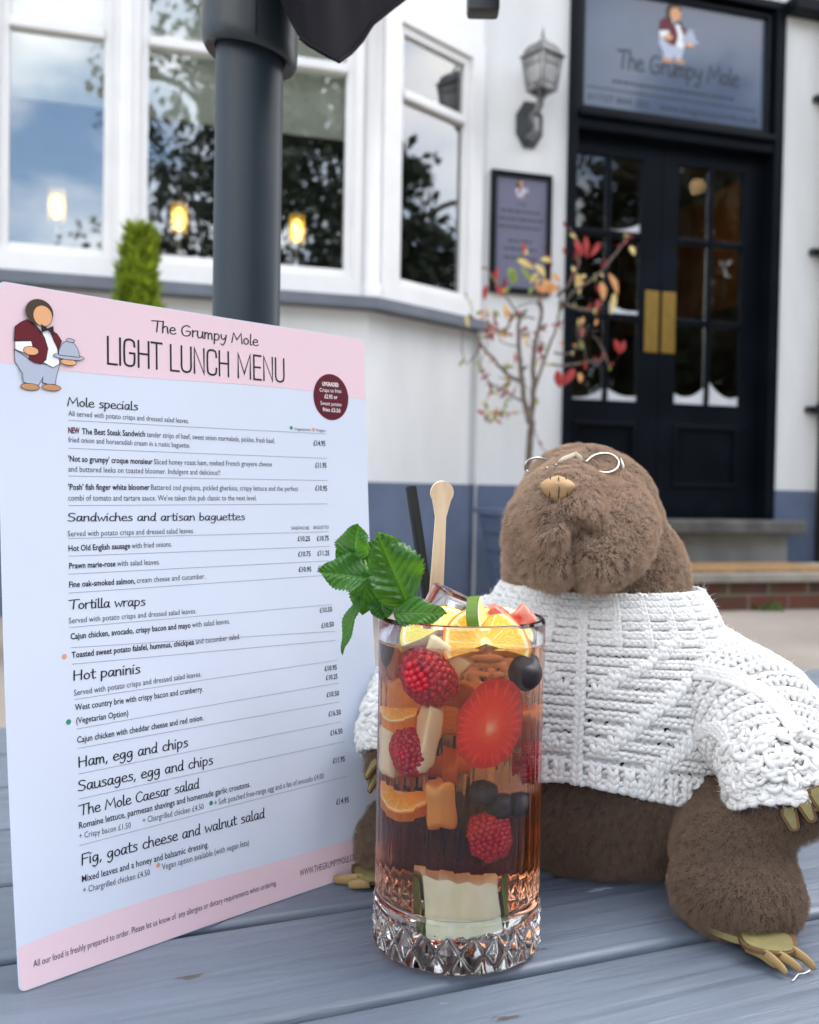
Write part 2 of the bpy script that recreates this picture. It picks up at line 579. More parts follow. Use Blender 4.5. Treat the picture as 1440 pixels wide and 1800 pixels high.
# room behind the bay
r = MB()
r.box(-3.9, -0.5, 3.2, 3.3, 0.9, 3.6)
r.box(-4.0, -3.9, 0.26, 3.3, 0.9, 3.6)
r.box(-0.6, -0.5, 0.26, 3.3, 0.9, 3.6)
r.box(-3.9, -0.6, 0.26, 3.2, 3.2, 3.3)
r.box(-3.9, -0.6, 0.26, 3.2, 0.88, 0.9)
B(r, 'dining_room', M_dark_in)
r = MB()
r.prism([(-3.6, 0.2, 1.82), (-3.0, -0.25, 1.82), (-1.2, -0.25, 1.82), (-0.62, 0.05, 1.82), (-0.62, 0.2, 1.82)], (0, 0, 0.035))
B(r, 'window_board', M_joinery)

# ---- door surround, doors
DY = 0.07
f = MB()
f.box(-0.05, 0.0, -0.025, 0.14, 0.815, 3.62, 0.006)
f.box(1.19, 1.25, -0.025, 0.14, 0.815, 3.62, 0.006)
f.box(0.0005, 1.1895, -0.015, 0.14, 2.835, 2.935, 0.008)
f.box(0.0005, 1.1895, -0.045, 0.0, 2.895, 2.925, 0.006)
f.box(-0.05, 1.25, -0.03, 0.14, 3.621, 3.659)
B(f, 'door_frame', M_black)
def leaf(x0, x1, px0, px1, panel):
    d = MB()
    y0, y1 = DY, DY + 0.045
    zt, zb = 2.833, 0.822
    rows = [(1.445, 1.875), (1.912, 2.315), (2.352, 2.742)]
    mid = (px0 + px1) / 2
    d.box(x0, px0, y0, y1, zb, zt)
    d.box(px1, x1, y0, y1, zb, zt)
    d.box(px0, px1, y0, y1, rows[2][1], zt)
    d.box(px0, px1, y0, y1, 1.335, rows[0][0])
    d.box(px0, px1, y0, y1, zb, 0.985)
    d.box(px0, px1, y0 + 0.015, y1, 0.985, 1.335)
    for (a, b, c_, e) in ((px0 + .0005, px1 - .0005, 1.305, 1.334), (px0 + .0005, px1 - .0005, 0.986, 1.012)):
        d.box(a, b, y0 - 0.008, y0 + 0.0145, c_, e, 0.008)
    for (a, b) in ((px0 + .0005, px0 + 0.028), (px1 - 0.028, px1 - .0005)):
        d.box(a, b, y0 - 0.008, y0 + 0.0145, 1.0125, 1.3045, 0.008)
    # glazing bars, rounded so that they catch the sky
    d.box(mid - 0.012, mid + 0.012, y0 - 0.004, y1 - 0.004, rows[0][0], rows[2][1], 0.008)
    for i in (0, 1):
        z = (rows[i][1] + rows[i + 1][0]) / 2
        d.box(px0, mid - 0.0125, y0 - 0.006, y1 - 0.006, z - 0.018, z + 0.018, 0.008)
        d.box(mid + 0.0125, px1, y0 - 0.006, y1 - 0.006, z - 0.018, z + 0.018, 0.008)
    do = B(d, 'door', M_black)
    for (a, b) in rows:
        for (p, q) in ((px0, mid - 0.0125), (mid + 0.0125, px1)):
            k = MB(); k.box(p, q, y0 + 0.02, y0 + 0.024, a, b)
            B(k, 'pane', M_doorpane, do)
    return do
leafL = leaf(0.003, 0.553, 0.045, 0.43, 0)
leafR = leaf(0.557, 1.187, 0.655, 1.07, 1)
for (a, b, dd) in ((0.462, 0.546, leafL), (0.566, 0.650, leafR)):
    k = MB(); k.box(a, b, DY - 0.006, DY - 0.0005, 1.715, 2.045, 0.002)
    B(k, 'push_plate', M_brass, dd)
def snow(dd, x0, x1, z, hl, hr, dip):
    k = MB()
    hl *= .8; hr *= .8
    top = [(x0 + (x1 - x0) * i / 10, hl * (1 - i / 10) ** 2.2 + hr * (i / 10) ** 2.2 + dip) for i in range(11)]
    poly = [(x0, DY + 0.016, z)] + [(x1, DY + 0.016, z)] + [(x, DY + 0.016, z + h) for x, h in reversed(top)]
    k.prism(poly, (0, 0.003, 0))
    B(k, 'snow_spray', M_snow, dd)
for (dd, a, b, z, hl, hr, dp) in ((leafL, 0.25, 0.429, 2.353, 0.0, 0.055, 0.004), (leafL, 0.25, 0.429, 1.913, 0.07, 0.02, 0.006),
                                  (leafL, 0.046, 0.225, 1.446, 0.01, 0.075, 0.002), (leafL, 0.25, 0.429, 1.446, 0.07, 0.02, 0.014),
                                  (leafR, 0.656, 0.85, 1.446, 0.06, 0.10, 0.012), (leafR, 0.875, 1.069, 1.446, 0.15, 0.04, 0.02)):
    snow(dd, a, b, z, hl, hr, dp)
# entrance hall behind the doors
h = MB()
h.box(-0.29, 2.4, 0.26, 2.99, 3.15, 3.19)
h.box(1.9, 1.95, 0.26, 3.0, 0.81, 2.279)
h.box(-0.3, 2.4, 3.0, 3.05, 0.7, 3.4)
h.box(-0.35, -0.3, 0.26, 3.05, 0.7, 3.4)
h.box(-0.3, 1.9, 0.26, 3.0, 0.78, 0.80)
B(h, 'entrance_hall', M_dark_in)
h = MB()
h.box(1.9, 1.95, 0.26, 3.0, 2.28, 3.15)
B(h, 'wood_panelling', M_wood_in)
h = MB()
h.box(0.95, 1.6, 2.90, 2.99, 1.55, 2.35)
B(h, 'hall_notice', mat('pale_hall_wall', (0.16, 0.12, 0.09), 0.9, 0.2, 3))
h = MB(); h.lathe([(0.001, 0), (0.04, 0.0), (0.04, 0.01), (0.001, 0.01)], 16, (1.30, 0.9, 3.13))
B(h, 'downlight', mat('lit_downlight', (1, 0.9, 0.7), 0.5, 0, emit=(1.0, 0.66, 0.3), estr=14))
hl = bpy.data.lights.new('hall_lamp', 'POINT'); hl.energy = 1.0; hl.color = (1.0, 0.62, 0.28); hl.shadow_soft_size = 0.05
hlo = bpy.data.objects.new('hall_lamp', hl); COL.objects.link(hlo); hlo.parent = pub; hlo.location = (1.35, 0.95, 2.95)

# threshold, riser
t = MB(); t.box(-0.16, 1.36, -0.16, 0.14, 0.742, 0.814, 0.012)
B(t, 'threshold', M_stone)
t = MB(); t.box(-0.10, 1.32, -0.05, 0.10, GZ - 0.05, 0.741)
B(t, 'step_riser', M_concrete)
# top trim
t = MB(); t.box(1.251, 4.2, -0.10, -0.001, 3.60, 3.68, 0.01)
B(t, 'black_fascia', M_black)

# far side and roof so that the pub is a solid thing
t = MB()
t.box(-7.0, -6.75, 0.26, 7.0, GZ - 0.1, 6.2); t.box(3.95, 4.2, 0.26, 7.0, GZ - 0.1, 6.2); t.box(-7.0, 4.2, 7.0, 7.25, GZ - 0.1, 6.2)
B(t, 'side_wall', M_white)
t = MB()
t.prism([(-7.3, -0.35, 6.2), (-7.3, 3.6, 8.6), (-7.3, 7.6, 6.2)], (11.8, 0, 0))
B(t, 'roof', mat('slate_roof', (0.07, 0.07, 0.08), 0.7, 0.3, 5, 0.5, 30))

BM = Matrix.Translation((BO.x, BO.y, 0)) @ Matrix.Rotation(TH, 4, 'Z')
def BW(x, y, z): return BM @ Vector((x, y, z))

# ---- brick step with doormat
st = thing('brick_step', 'low brick step with stone top in front of the black doors', 'step', BW(0.62, -0.16, GZ), TH)
s = MB(); s.box(-0.85, 0.98, -0.52, 0.105, 0.0, 0.135); s.build('brick_base', M_brick, st, world=False)
s = MB(); s.box(-0.88, 1.01, -0.55, 0.105, 0.1355, 0.18, 0.008); s.build('stone_top', mat('pale_worn_flagstone', (0.27, 0.25, 0.21), 0.85, 0.25, 4, 0.5, 40, bdist=0.004), st, world=False)
dm = MB(Matrix.Translation(BW(0.70, -0.42, GZ + 0.1805)) @ Matrix.Rotation(TH, 4, 'Z'))
dm.box(-0.44, 0.50, -0.24, 0.22, 0.0, 0.014, 0.005)
o = dm.build('doormat', M_mat); tag(o, 'brown coir doormat lying on the brick step', 'doormat')

# ---- weeds at the foot of the step
M_weed = mat('weed_green', lin(80, 100, 50), 0.7, 0.3, 20)
for i, (xx, lab) in enumerate(((0.10, 'tiny green weed tuft at the foot of the brick step, the one nearer the mole'), (0.62, 'tiny green weed tuft at the foot of the brick step, farther from the mole'))):
    k = MB()
    for q in range(26):
        a = random.uniform(0, 6.28); l_ = random.uniform(0.03, 0.08)
        b_ = BW(0.62 + xx, -0.70, GZ) + Vector((random.uniform(-.06, .06), random.uniform(-.02, .01), 0))
        d_ = Vector((math.cos(a) * 0.6, math.sin(a) * 0.5, 0.8)).normalized() * l_
        sd = Vector((-math.sin(a), math.cos(a), 0)) * 0.006
        k.add([b_ - sd, b_ + sd, b_ + d_ * 0.6 + sd, b_ + d_, b_ + d_ * 0.6 - sd], [(0, 1, 2, 3, 4)])
    tag(k.build('weed_tuft', M_weed), lab, 'weed')

# ---- drainpipe
dp = thing('drainpipe', 'black cast iron drainpipe on the wall right of the doors', 'drainpipe', BW(1.545, -0.075, GZ), TH)
k = MB(); k.lathe([(0.05, 0.02), (0.05, 5.6)], 20); k.build('pipe', M_blackiron, dp, smooth=True, auto=40, world=False)
for z in (0.12, 1.02, 1.9, 2.75):
    k = MB(); k.lathe([(0.05, z), (0.062, z), (0.062, z + 0.05), (0.05, z + 0.05)], 20); k.box(-0.10, 0.10, 0.03, 0.072, z, z + 0.035, 0.004)
    k.build('bracket', M_blackiron, dp, world=False)
# ================================================================== LETTERING
HAND = {  # single-stroke handwriting: (advance, [strokes]); a stroke is sharp if it starts with '!'
 'T': (5.6, [[(0, 7.7), (3, 8.1), (6.2, 8.3)], [(3.2, 8.1), (2.9, 4), (2.6, 0)]]),
 'h': (4.1, [[(.7, 8.5), (.4, 4), (.3, 0)], [(.4, 3), (1.5, 4.8), (2.8, 4.5), (3, 2), (3.3, 0)]]),
 'e': (3.9, [[(.4, 2.4), (3, 3), (2.6, 4.7), (1.2, 4.6), (.3, 2.5), (.8, .5), (2.2, 0), (3.6, .8)]]),
 'G': (6.2, [[(5, 7), (3.5, 8), (1.2, 6.5), (.4, 3.5), (1.2, .6), (3, 0), (4.8, 1), (5.3, 3.6), (3, 3.7)]]),
 'r': (3.0, [[(.4, 5), (.45, 2), (.5, 0)], [(.5, 3), (1.4, 4.6), (2.8, 4.9)]]),
 'u': (4.2, [[(.4, 5), (.3, 1.5), (1, 0), (2.3, .4), (3.2, 2.8), (3.3, 5)], [(3.3, 5), (3.3, 2), (3.6, 0)]]),
 'm': (5.7, [[(.4, 5), (.4, 0)], [(.4, 3), (1.5, 4.8), (2.3, 4), (2.4, 0)], [(2.4, 3), (3.5, 4.8), (4.4, 4), (4.7, 0)]]),
 'p': (4.1, [[(.5, 5), (.3, -3)], [(.5, 3.8), (1.8, 5), (3.2, 3.8), (2.8, 1), (1.4, 0), (.4, 1)]]),
 'y': (4.2, [[(.4, 5), (.6, 2.2), (1.8, 1.4), (3, 3)], [(3.5, 5), (2.8, 0), (1.5, -3), (.2, -2.4)]]),
 'M': (7.2, ['!', [(0, 0), (1.2, 7.8), (3.2, 2.5), (5.8, 8), (6.4, 0)]]),
 'o': (4.0, [[(1.8, 4.8), (.5, 3.5), (.5, 1.2), (1.7, 0), (3, 1.2), (3.1, 3.5), (1.9, 4.9)]]),
 'l': (1.9, [[(.7, 8.5), (.5, 1), (1, 0), (1.6, .3)]]),
 's': (3.5, [[(2.8, 4.6), (1.2, 4.9), (.8, 3.6), (2.4, 2.2), (2.5, .5), (.3, 0)]]),
 'c': (3.6, [[(3, 4.3), (1.8, 4.9), (.5, 3.2), (.6, 1), (1.8, 0), (3.2, .7)]]),
 'i': (1.7, [[(.5, 5), (.5, 0)], [(.6, 7), (1.1, 7.5)]]),
 'a': (4.2, [[(3, 4.5), (1.5, 4.9), (.4, 3), (.6, .6), (1.8, .2), (3, 3), (3.2, 4.8)], [(3.2, 4.8), (3, 1), (3.8, 0)]]),
 'S': (5.0, [[(4.2, 7.2), (2.5, 8), (.8, 7), (1.2, 5), (3.5, 3.6), (4, 1.5), (2.4, 0), (.2, .6)]]),
 'n': (4.1, [[(.4, 5), (.4, 0)], [(.4, 3), (1.7, 4.8), (2.9, 4.4), (3.2, 0)]]),
 'd': (4.3, [[(3, 4.2), (1.6, 4.8), (.4, 3), (.7, .5), (2, .2), (3, 2.5)], [(3.4, 8.5), (3, 1), (3.6, 0)]]),
 'w': (5.3, ['!', [(.2, 5), (1.1, 0), (2.5, 3.6), (3.6, 0), (4.9, 5)]]),
 't': (2.9, [[(1.2, 7.5), (1.1, 1), (1.8, 0), (2.6, .4)], [(0, 5), (2.6, 5.2)]]),
 'b': (3.9, [[(.6, 8.5), (.4, .3)], [(.4, 3), (1.8, 4.6), (3.1, 3), (2.6, .6), (1.2, -.1), (.4, .6)]]),
 'g': (4.2, [[(3, 4.4), (1.6, 4.9), (.4, 3.2), (.8, 1), (2, .8), (3, 3)], [(3.2, 4.8), (3, -1), (1.6, -3.2), (.2, -2.4)]]),
 'H': (5.6, [[(.5, 8), (.4, 0)], [(4.5, 8), (4.3, 0)], [(.4, 4.2), (4.4, 4.4)]]),
 'F': (4.6, [[(.8, 8), (.5, 0)], [(.8, 8), (4.6, 8.2)], [(.7, 4.4), (3.6, 4.6)]]),
 'C': (5.0, [[(4.4, 7), (3, 8), (1, 6.3), (.4, 3), (1.6, .2), (3.4, .2), (4.6, 1.3)]]),
 ',': (1.8, [[(.8, .5), (.2, -1.4)]]),
 ' ': (2.7, []),
}
CAPS = {  # thin condensed capitals
 'L': (3.6, ['!', [(.3, 8), (.3, 0), (3.1, 0)]]),
 'I': (1.5, ['!', [(.5, 8), (.5, 0)]]),
 'G': (4.5, [[(3.6, 6.0), (3.3, 7.5), (2, 8), (.7, 7.5), (.35, 6), (.35, 2), (.7, .5), (2, 0), (3.3, .5), (3.6, 2), (3.6, 3.9)], '!', [(3.6, 3.9), (2.1, 3.9)]]),
 'H': (4.6, ['!', [(.4, 8), (.4, 0)], '!', [(3.7, 8), (3.7, 0)], '!', [(.4, 4.1), (3.7, 4.1)]]),
 'T': (3.8, ['!', [(0, 8), (3.5, 8)], '!', [(1.75, 8), (1.75, 0)]]),
 'U': (4.5, [[(.4, 8), (.4, 4), (.4, 1.8), (.8, .5), (2.05, 0), (3.3, .5), (3.7, 1.8), (3.7, 4), (3.7, 8)]]),
 'N': (4.7, ['!', [(.4, 0), (.4, 8), (3.8, 0), (3.8, 8)]]),
 'C': (4.3, [[(3.6, 5.8), (3.3, 7.5), (2, 8), (.7, 7.5), (.35, 6), (.35, 2), (.7, .5), (2, 0), (3.3, .5), (3.6, 2.2)]]),
 'M': (6.0, ['!', [(.4, 0), (.4, 8), (2.7, 1.5), (5, 8), (5, 0)]]),
 'E': (3.9, ['!', [(3.2, 8), (.4, 8), (.4, 0), (3.2, 0)], '!', [(.4, 4.1), (2.9, 4.1)]]),
 ' ': (2.4, []),
}
def smooth_line(p, n=5):
    if len(p) < 3: return [Vector((*q, 0)) for q in p]
    q = [Vector((*a, 0)) for a in p]
    q = [q[0] * 2 - q[1]] + q + [q[-1] * 2 - q[-2]]
    out = []
    for i in range(1, len(q) - 2):
        a, b, c, d = q[i - 1:i + 3]
        for k in range(n):
            t = k / n
            out.append(0.5 * ((2 * b) + (c - a) * t + (2 * a - 5 * b + 4 * c - d) * t * t + (3 * b - a - 3 * c + d) * t ** 3))
    out.append(q[-2])
    return out
def ribbon(pts, w, closed=False):
    n = len(pts); vs, fs = [], []
    for i in range(n):
        a = pts[i - 1] if (i > 0 or closed) else pts[i]
        b = pts[(i + 1) % n] if (i < n - 1 or closed) else pts[i]
        p = pts[i]
        d1 = (p - a); d2 = (b - p)
        if d1.length < 1e-9: d1 = d2
        if d2.length < 1e-9: d2 = d1
        d1.normalize(); d2.normalize()
        t = d1 + d2
        if t.length < 1e-6: t = d1
        t.normalize()
        nn = Vector((-t.y, t.x, 0))
        k = w / 2 / max(0.45, nn.dot(Vector((-d1.y, d1.x, 0))))
        q = p.copy()
        if not closed and i == 0: q = p - t * w * 0.4
        if not closed and i == n - 1: q = p + t * w * 0.4
        vs += [q + nn * k, q - nn * k]
    for i in range(n - 1 if not closed else n):
        j = (i + 1) % n
        fs.append((2 * i + 1, 2 * j + 1, 2 * j, 2 * i))
    return vs, fs
def stroke_text(s, font, w):
    """-> [(verts, faces)] in glyph units, total width"""
    x = 0; out = []
    for ch in s:
        adv, strokes = font[ch]
        sharp = False
        for st_ in strokes:
            if st_ == '!': sharp = True; continue
            pts = [(a + x, b) for a, b in st_]
            P = [Vector((*q, 0)) for q in pts] if sharp else smooth_line(pts)
            out.append(ribbon(P, w)); sharp = False
        x += adv
    return out, x - 0.6
class Ink:
    """collects flat lettering on a surface S(s,t,h)"""
    def __init__(s, S): s.S = S; s.mb = MB(); s.k = 0
    def put(s, parts, o, e, sx, sy, h0=0.00012, slant=0.0):
        o = Vector((*o, 0)); d = (Vector((*e, 0)) - o).normalized(); n = Vector((-d.y, d.x, 0))
        for vs, fs in parts:
            s.k += 1
            h = h0 + 0.000012 * (s.k % 5)
            s.mb.add([s.S(*(o + d * ((v[0] + v[1] * slant) * sx) + n * (v[1] * sy)).xy, h) for v in vs], fs)
    def hand(s, txt, o, e, cap, w=0.72, font=None):
        parts, wd = stroke_text(txt, font or HAND, w)
        L = (Vector(e) - Vector(o)).length
        s.put(parts, o, e, L / wd, cap / 8.0)
FONT_JOBS = []
def font_text(ink, txt, o, e, cap, bold=0.0):
    FONT_JOBS.append((ink, txt, o, e, cap, bold))
def run_font_jobs():
    obs = []
    for (ink, txt, o, e, cap, bold) in FONT_JOBS:
        cu = bpy.data.curves.new('t', 'FONT'); cu.body = txt; cu.size = 1.0; cu.offset = bold; cu.resolution_u = 2
        ob = bpy.data.objects.new('t', cu); COL.objects.link(ob); obs.append(ob)
    bpy.context.view_layer.update()
    dg = bpy.context.evaluated_depsgraph_get()
    for ob, (ink, txt, o, e, cap, bold) in zip(obs, FONT_JOBS):
        me = ob.evaluated_get(dg).to_mesh()
        vs = [v.co.copy() for v in me.vertices]; fs = [tuple(p.vertices) for p in me.polygons]
        ob.evaluated_get(dg).to_mesh_clear()
        if vs:
            x0 = min(v.x for v in vs); x1 = max(v.x for v in vs)
            L = (Vector(e) - Vector(o)).length
            sx = L / max(1e-6, x1 - x0)
            ink.put([([Vector((v.x - x0, v.y, 0)) for v in vs], fs)], o, e, sx, cap / 0.72)
    for ob in obs:
        cu = ob.data; bpy.data.objects.remove(ob); bpy.data.curves.remove(cu)
    FONT_JOBS.clear()

# a plain waiter pictogram (jacket, shirt, bow tie, striped trousers, covered dish) in the colours of the printed emblem
def ell(cx, cy, rx, ry, a0=0, a1=360, n=22):
    return [(cx + rx * math.cos(R(a0 + (a1 - a0) * i / n)), cy + ry * math.sin(R(a0 + (a1 - a0) * i / n))) for i in range(n + (0 if a1 - a0 == 360 else 1))]
EMBLEM = [
 ('grey', [(205, 960), (215, 1130), (320, 1290), (325, 1400), (430, 1432), (540, 1425), (600, 1300), (590, 1385), (680, 1405), (772, 1395), (785, 1290), (838, 1100), (620, 1130), (430, 1090)]),
 ('brown', ell(420, 1462, 130, 48)), ('brown', ell(715, 1445, 135, 46)),
 ('white', [(480, 570), (590, 690), (660, 900), (605, 1105), (740, 1162), (832, 1100), (800, 880), (720, 690), (640, 600)]),
 ('maroon', [(380, 530), (300, 575), (215, 650), (203, 850), (330, 826), (438, 820), (430, 900), (400, 1080), (480, 1120), (570, 1130), (640, 1060), (668, 900), (620, 750), (540, 650), (470, 580)]),
 ('maroon', [(730, 640), (800, 680), (862, 770), (815, 900), (760, 800), (710, 690)]),
 ('white', [(212, 856), (435, 822), (452, 890), (330, 1000), (215, 965)]),
 ('tan', ell(430, 960, 105, 60)), ('tan', ell(960, 1060, 115, 45)),
 ('steel', ell(965, 985, 225, 42)), ('steel', ell(965, 975, 150, 215, 180, 360)),
 ('steel', ell(985, 748, 62, 26)),
 ('hair', ell(545, 410, 190, 180)), ('tan', ell(590, 455, 135, 148)),
 ('black', [(570, 575), (655, 625), (735, 580), (742, 690), (658, 645), (575, 680)]),
]
EM_M = {'grey': mat('print_grey', lin(178, 186, 206), 0.4, 0), 'brown': mat('print_brown', lin(190, 140, 100), 0.4, 0),
        'white': mat('print_white', (0.82, 0.84, 0.86), 0.4, 0), 'maroon': mat('print_maroon', lin(98, 22, 36), 0.4, 0),
        'tan': mat('print_tan', lin(224, 168, 122), 0.4, 0), 'steel': mat('print_steel', lin(170, 180, 196), 0.4, 0),
        'hair': mat('print_dark_brown', lin(70, 58, 46), 0.4, 0), 'black': mat('print_black', (0.012, 0.012, 0.016), 0.4, 0)}
def emblem(S, fit, name, parent, outline=9.0, world=True):
    """fit(x, y) -> (s, t) on the surface"""
    keys = list(EM_M)
    mb = MB()
    for li, (key, poly) in enumerate(EMBLEM):
        mb.mi = keys.index(key)
        h = 0.0003 + li * 0.00005
        mb.add([S(*fit(x, y), h) for x, y in poly][::-1], [tuple(range(len(poly)))])
        if outline:
            mb.mi = keys.index('black')
            vs, fs = ribbon([Vector((x, y, 0)) for x, y in poly], outline, True)
            mb.add([S(*fit(v.x, v.y), h + 0.000025) for v in vs], [f[::-1] for f in fs])
        if key == 'grey' and outline:
            mb.mi = keys.index('steel')
            for x in range(250, 800, 34):
                if 560 < x < 620: continue
                vs, fs = ribbon([Vector((x, 1110, 0)), Vector((x + (500 - x) * 0.18, 1380, 0))], 8)
                mb.add([S(*fit(v.x, v.y), h + 0.00002) for v in vs], [f[::-1] for f in fs])
    return mb.build(name, [EM_M[k] for k in keys], parent, world=world)
M_ink = mat('printed_black_ink', (0.012, 0.012, 0.018), 0.45, 0)
M_inkgrey = mat('printed_grey_ink', (0.085, 0.085, 0.11), 0.45, 0)
M_sign_ink = mat('sign_lettering_dark', (0.012, 0.014, 0.02), 0.4, 0)
# ================================================================== THINGS ON AND BY THE PUB
# ---- fascia sign over the doors
M_signface = mat('slate_blue_sign_face', lin(88, 100, 122), 0.07, 0.08, 2.5, rvar=0.05, spec=0.6)
M_frameblk = mat('black_sign_frame', (0.006, 0.008, 0.011), 0.4, 0.2, 8, spec=0.2)
SX0, SX1, SZ0, SZ1 = 0.012, 1.178, 2.945, 3.60
sg = thing('pub_sign', 'slate blue sign with pub name and waiter emblem above the black doors', 'sign', BW(0.6, 0.05, SZ0), TH)
sl_ = lambda x, y, z: (x - 0.6, y - 0.05, z - SZ0)
def SB(mb, x0, x1, y0, y1, z0, z1, b=0.0):
    a = sl_(x0, y0, z0); c = sl_(x1, y1, z1)
    mb.box(a[0], c[0], a[1], c[1], a[2], c[2], b)
k = MB(); SB(k, SX0 + 0.02, SX1 - 0.02, 0.03, 0.045, SZ0 + 0.005, SZ1 - 0.005); k.build('panel', M_signface, sg, world=False)
k = MB()
SB(k, SX0, SX0 + 0.03, 0.005, 0.05, SZ0, SZ1, .004); SB(k, SX1 - 0.03, SX1, 0.005, 0.05, SZ0, SZ1, .004)
SB(k, SX0 + 0.0305, SX1 - 0.0305, 0.005, 0.05, SZ0, SZ0 + 0.022, .004); SB(k, SX0 + 0.0305, SX1 - 0.0305, 0.005, 0.05, SZ1 - 0.02, SZ1, .004)
k.build('frame', M_frameblk, sg, world=False)
def S_sign(s, t, h): return Vector(sl_(s, 0.0298 - h * 3, t))
def wpix(px, py, off=0.0):          # pixel -> (x, z) on the wall plane (for reading sizes off the photo)
    d = ray(px, py); nrm = Vector((math.sin(TH), -math.cos(TH), 0)); P0 = Vector((BO.x, BO.y, CAMZ)) + nrm * off
    o = Vector((0, 0, CAMZ)); q = o + d * ((P0 - o).dot(nrm) / d.dot(nrm)); l = BM.inverted() @ q
    return (l.x, l.z)
ink = Ink(S_sign)
a, b = wpix(1085, 118, -.03), wpix(1298, 152, -.03)
ink.hand('The Grumpy Mole', a, (b[0], a[1] - 0.004), 0.092, 0.85)
z0 = wpix(1180, 158, -.03)[1]
x = 0.22
while x < 0.95:                                       # small line under the name, unreadable in the photo
    w_ = random.uniform(0.012, 0.03)
    ink.mb.add([S_sign(p, q, 0.0001) for p, q in ((x, z0 - .006), (x + w_, z0 - .006), (x + w_, z0 + .008), (x, z0 + .008))], [(0, 1, 2, 3)])
    x += w_ + 0.009
zl = wpix(1180, 174, -.03)[1]
ink.mb.add([S_sign(x, z, 0.0001) for x, z in ((0.07, zl), (1.10, zl), (1.10, zl + 0.006), (0.07, zl + 0.006))], [(0, 1, 2, 3)])
zb = wpix(1180, 192, -.03)[1]
font_text(ink, '01737 844 101', (0.075, zb - 0.012), (0.43, zb - 0.012), 0.038)
font_text(ink, 'www.thegrumpymole.co.uk', (0.50, zb - 0.012), (1.115, zb - 0.012), 0.038)
sign_ink = ink
ce = wpix(1190, 60, -.03)
SCE = 0.335 / 1350.0
emblem(S_sign, lambda x, y: (ce[0] + (x - 640) * SCE, ce[1] - (y - 870) * SCE), 'emblem', sg, outline=0, world=False)

# ---- notice board left of the doors
M_board = mat('grey_lilac_notice_face', lin(112, 112, 132), 0.3, 0.06, 4)
nb = thing('notice_board', 'grey notice board in a black frame on the wall left of the doors', 'notice board', BW(-0.305, -0.02, 1.954), TH)
bl_ = lambda x, y, z: (x + 0.305, y + 0.02, z - 1.954)
k = MB(); k.box(*[v for p in zip(bl_(-0.445, -0.012, 1.985), bl_(-0.162, -0.001, 2.54)) for v in p]); k.build('panel', M_board, nb, world=False)
k = MB()
for (x0, x1, z0_, z1_) in ((-0.473, -0.445, 1.954, 2.567), (-0.164, -0.140, 1.954, 2.567), (-0.4448, -0.1642, 2.542, 2.567), (-0.4448, -0.1642, 1.954, 1.982)):
    k.box(*[v for p in zip(bl_(x0, -0.03, z0_), bl_(x1, -0.001, z1_)) for v in p], 0.003)
k.build('frame', M_frameblk, nb, world=False)
def S_board(s, t, h): return Vector(bl_(s, -0.0122 - h * 3, t))
ink2 = Ink(S_board)
font_text(ink2, 'THE', (-0.335, 2.40), (-0.275, 2.40), 0.018)
for z, hw in ((2.365, .11), (2.325, .12), (2.285, .12), (2.215, .07), (2.175, .09), (2.13, .09)):
    x = -0.305 - hw
    while x < -0.305 + hw - 0.01:                       # lines of small print, unreadable in the photo: worn dashes
        w_ = random.uniform(0.012, 0.04)
        ink2.mb.add([S_board(p, q, 0.0001) for p, q in ((x, z), (min(x + w_, -.305 + hw), z), (min(x + w_, -.305 + hw), z + 0.012), (x, z + 0.012))], [(0, 1, 2, 3)])
        x += w_ + 0.007
emblem(S_board, lambda x, y: (-0.305 + (x - 640) * 0.1 / 1350, 2.485 - (y - 870) * 0.1 / 1350), 'emblem', nb, outline=0, world=False)

# ---- wall lantern
M_lant = mat('weathered_white_lantern_metal', (0.22, 0.22, 0.23), 0.5, 0.3, 12, 0.3, 80, metal=0.3)
M_lantd = mat('dark_back_plate', (0.05, 0.055, 0.06), 0.6, 0.3, 8)
M_lglass = mat('frosted_lantern_glass', (0.55, 0.56, 0.55), 0.35, 0.2, 12)
LX = -0.268
ln = thing('wall_lantern', 'weathered silver wall lantern on a scrolled bracket left of the sign', 'lantern', BW(LX, 0, 2.70), TH)
k = MB()
k.prism([(math.cos(R(22.5 + 45 * i)) * 0.078, -0.014, 0.115 + math.sin(R(22.5 + 45 * i)) * 0.125) for i in range(8)], (0, 0.013, 0))
k.build('back_plate', M_lantd, ln, world=False)
k = MB()
pts = [(0, -0.015, 0.05), (0, -0.06, 0.03), (0, -0.10, 0.06), (0, -0.085, 0.11), (0, -0.05, 0.10), (0, -0.06, 0.15), (0, -0.12, 0.16), (0, -0.155, 0.215)]
P = []
for i in range(len(pts) - 1):
    for t in (0, .25, .5, .75): P.append(Vector(pts[i]).lerp(Vector(pts[i + 1]), t))
P.append(Vector(pts[-1]))
k.tube(P, [0.022 - 0.008 * abs(math.sin(i * .5)) for i in range(len(P))], 10)
for i in range(4):
    k.tube([(0, -0.155, 0.19), (math.cos(R(45 + 90 * i)) * 0.07, -0.155 + math.sin(R(45 + 90 * i)) * 0.07, 0.243)], 0.008, 6)
k.build('bracket', M_lant, ln, smooth=True, auto=40, world=False)
Lc = Matrix.Translation((0, -0.155, 0.235)) @ Matrix.Rotation(R(22), 4, 'Z') @ Matrix.Diagonal((.80, .80, .80, 1))
k = MB(Lc)
h_, a0, a1 = 0.20, 0.062, 0.085
def fr(sx, sy, z): 
    a = a0 + (a1 - a0) * z / h_
    return (sx * a, sy * a, z)
k.box(-0.07, 0.07, -0.07, 0.07, -0.008, 0.006)
for sx, sy in ((1, 1), (1, -1), (-1, 1), (-1, -1)):
    k.tube([fr(sx, sy, 0), fr(sx, sy, h_)], 0.012, 6)
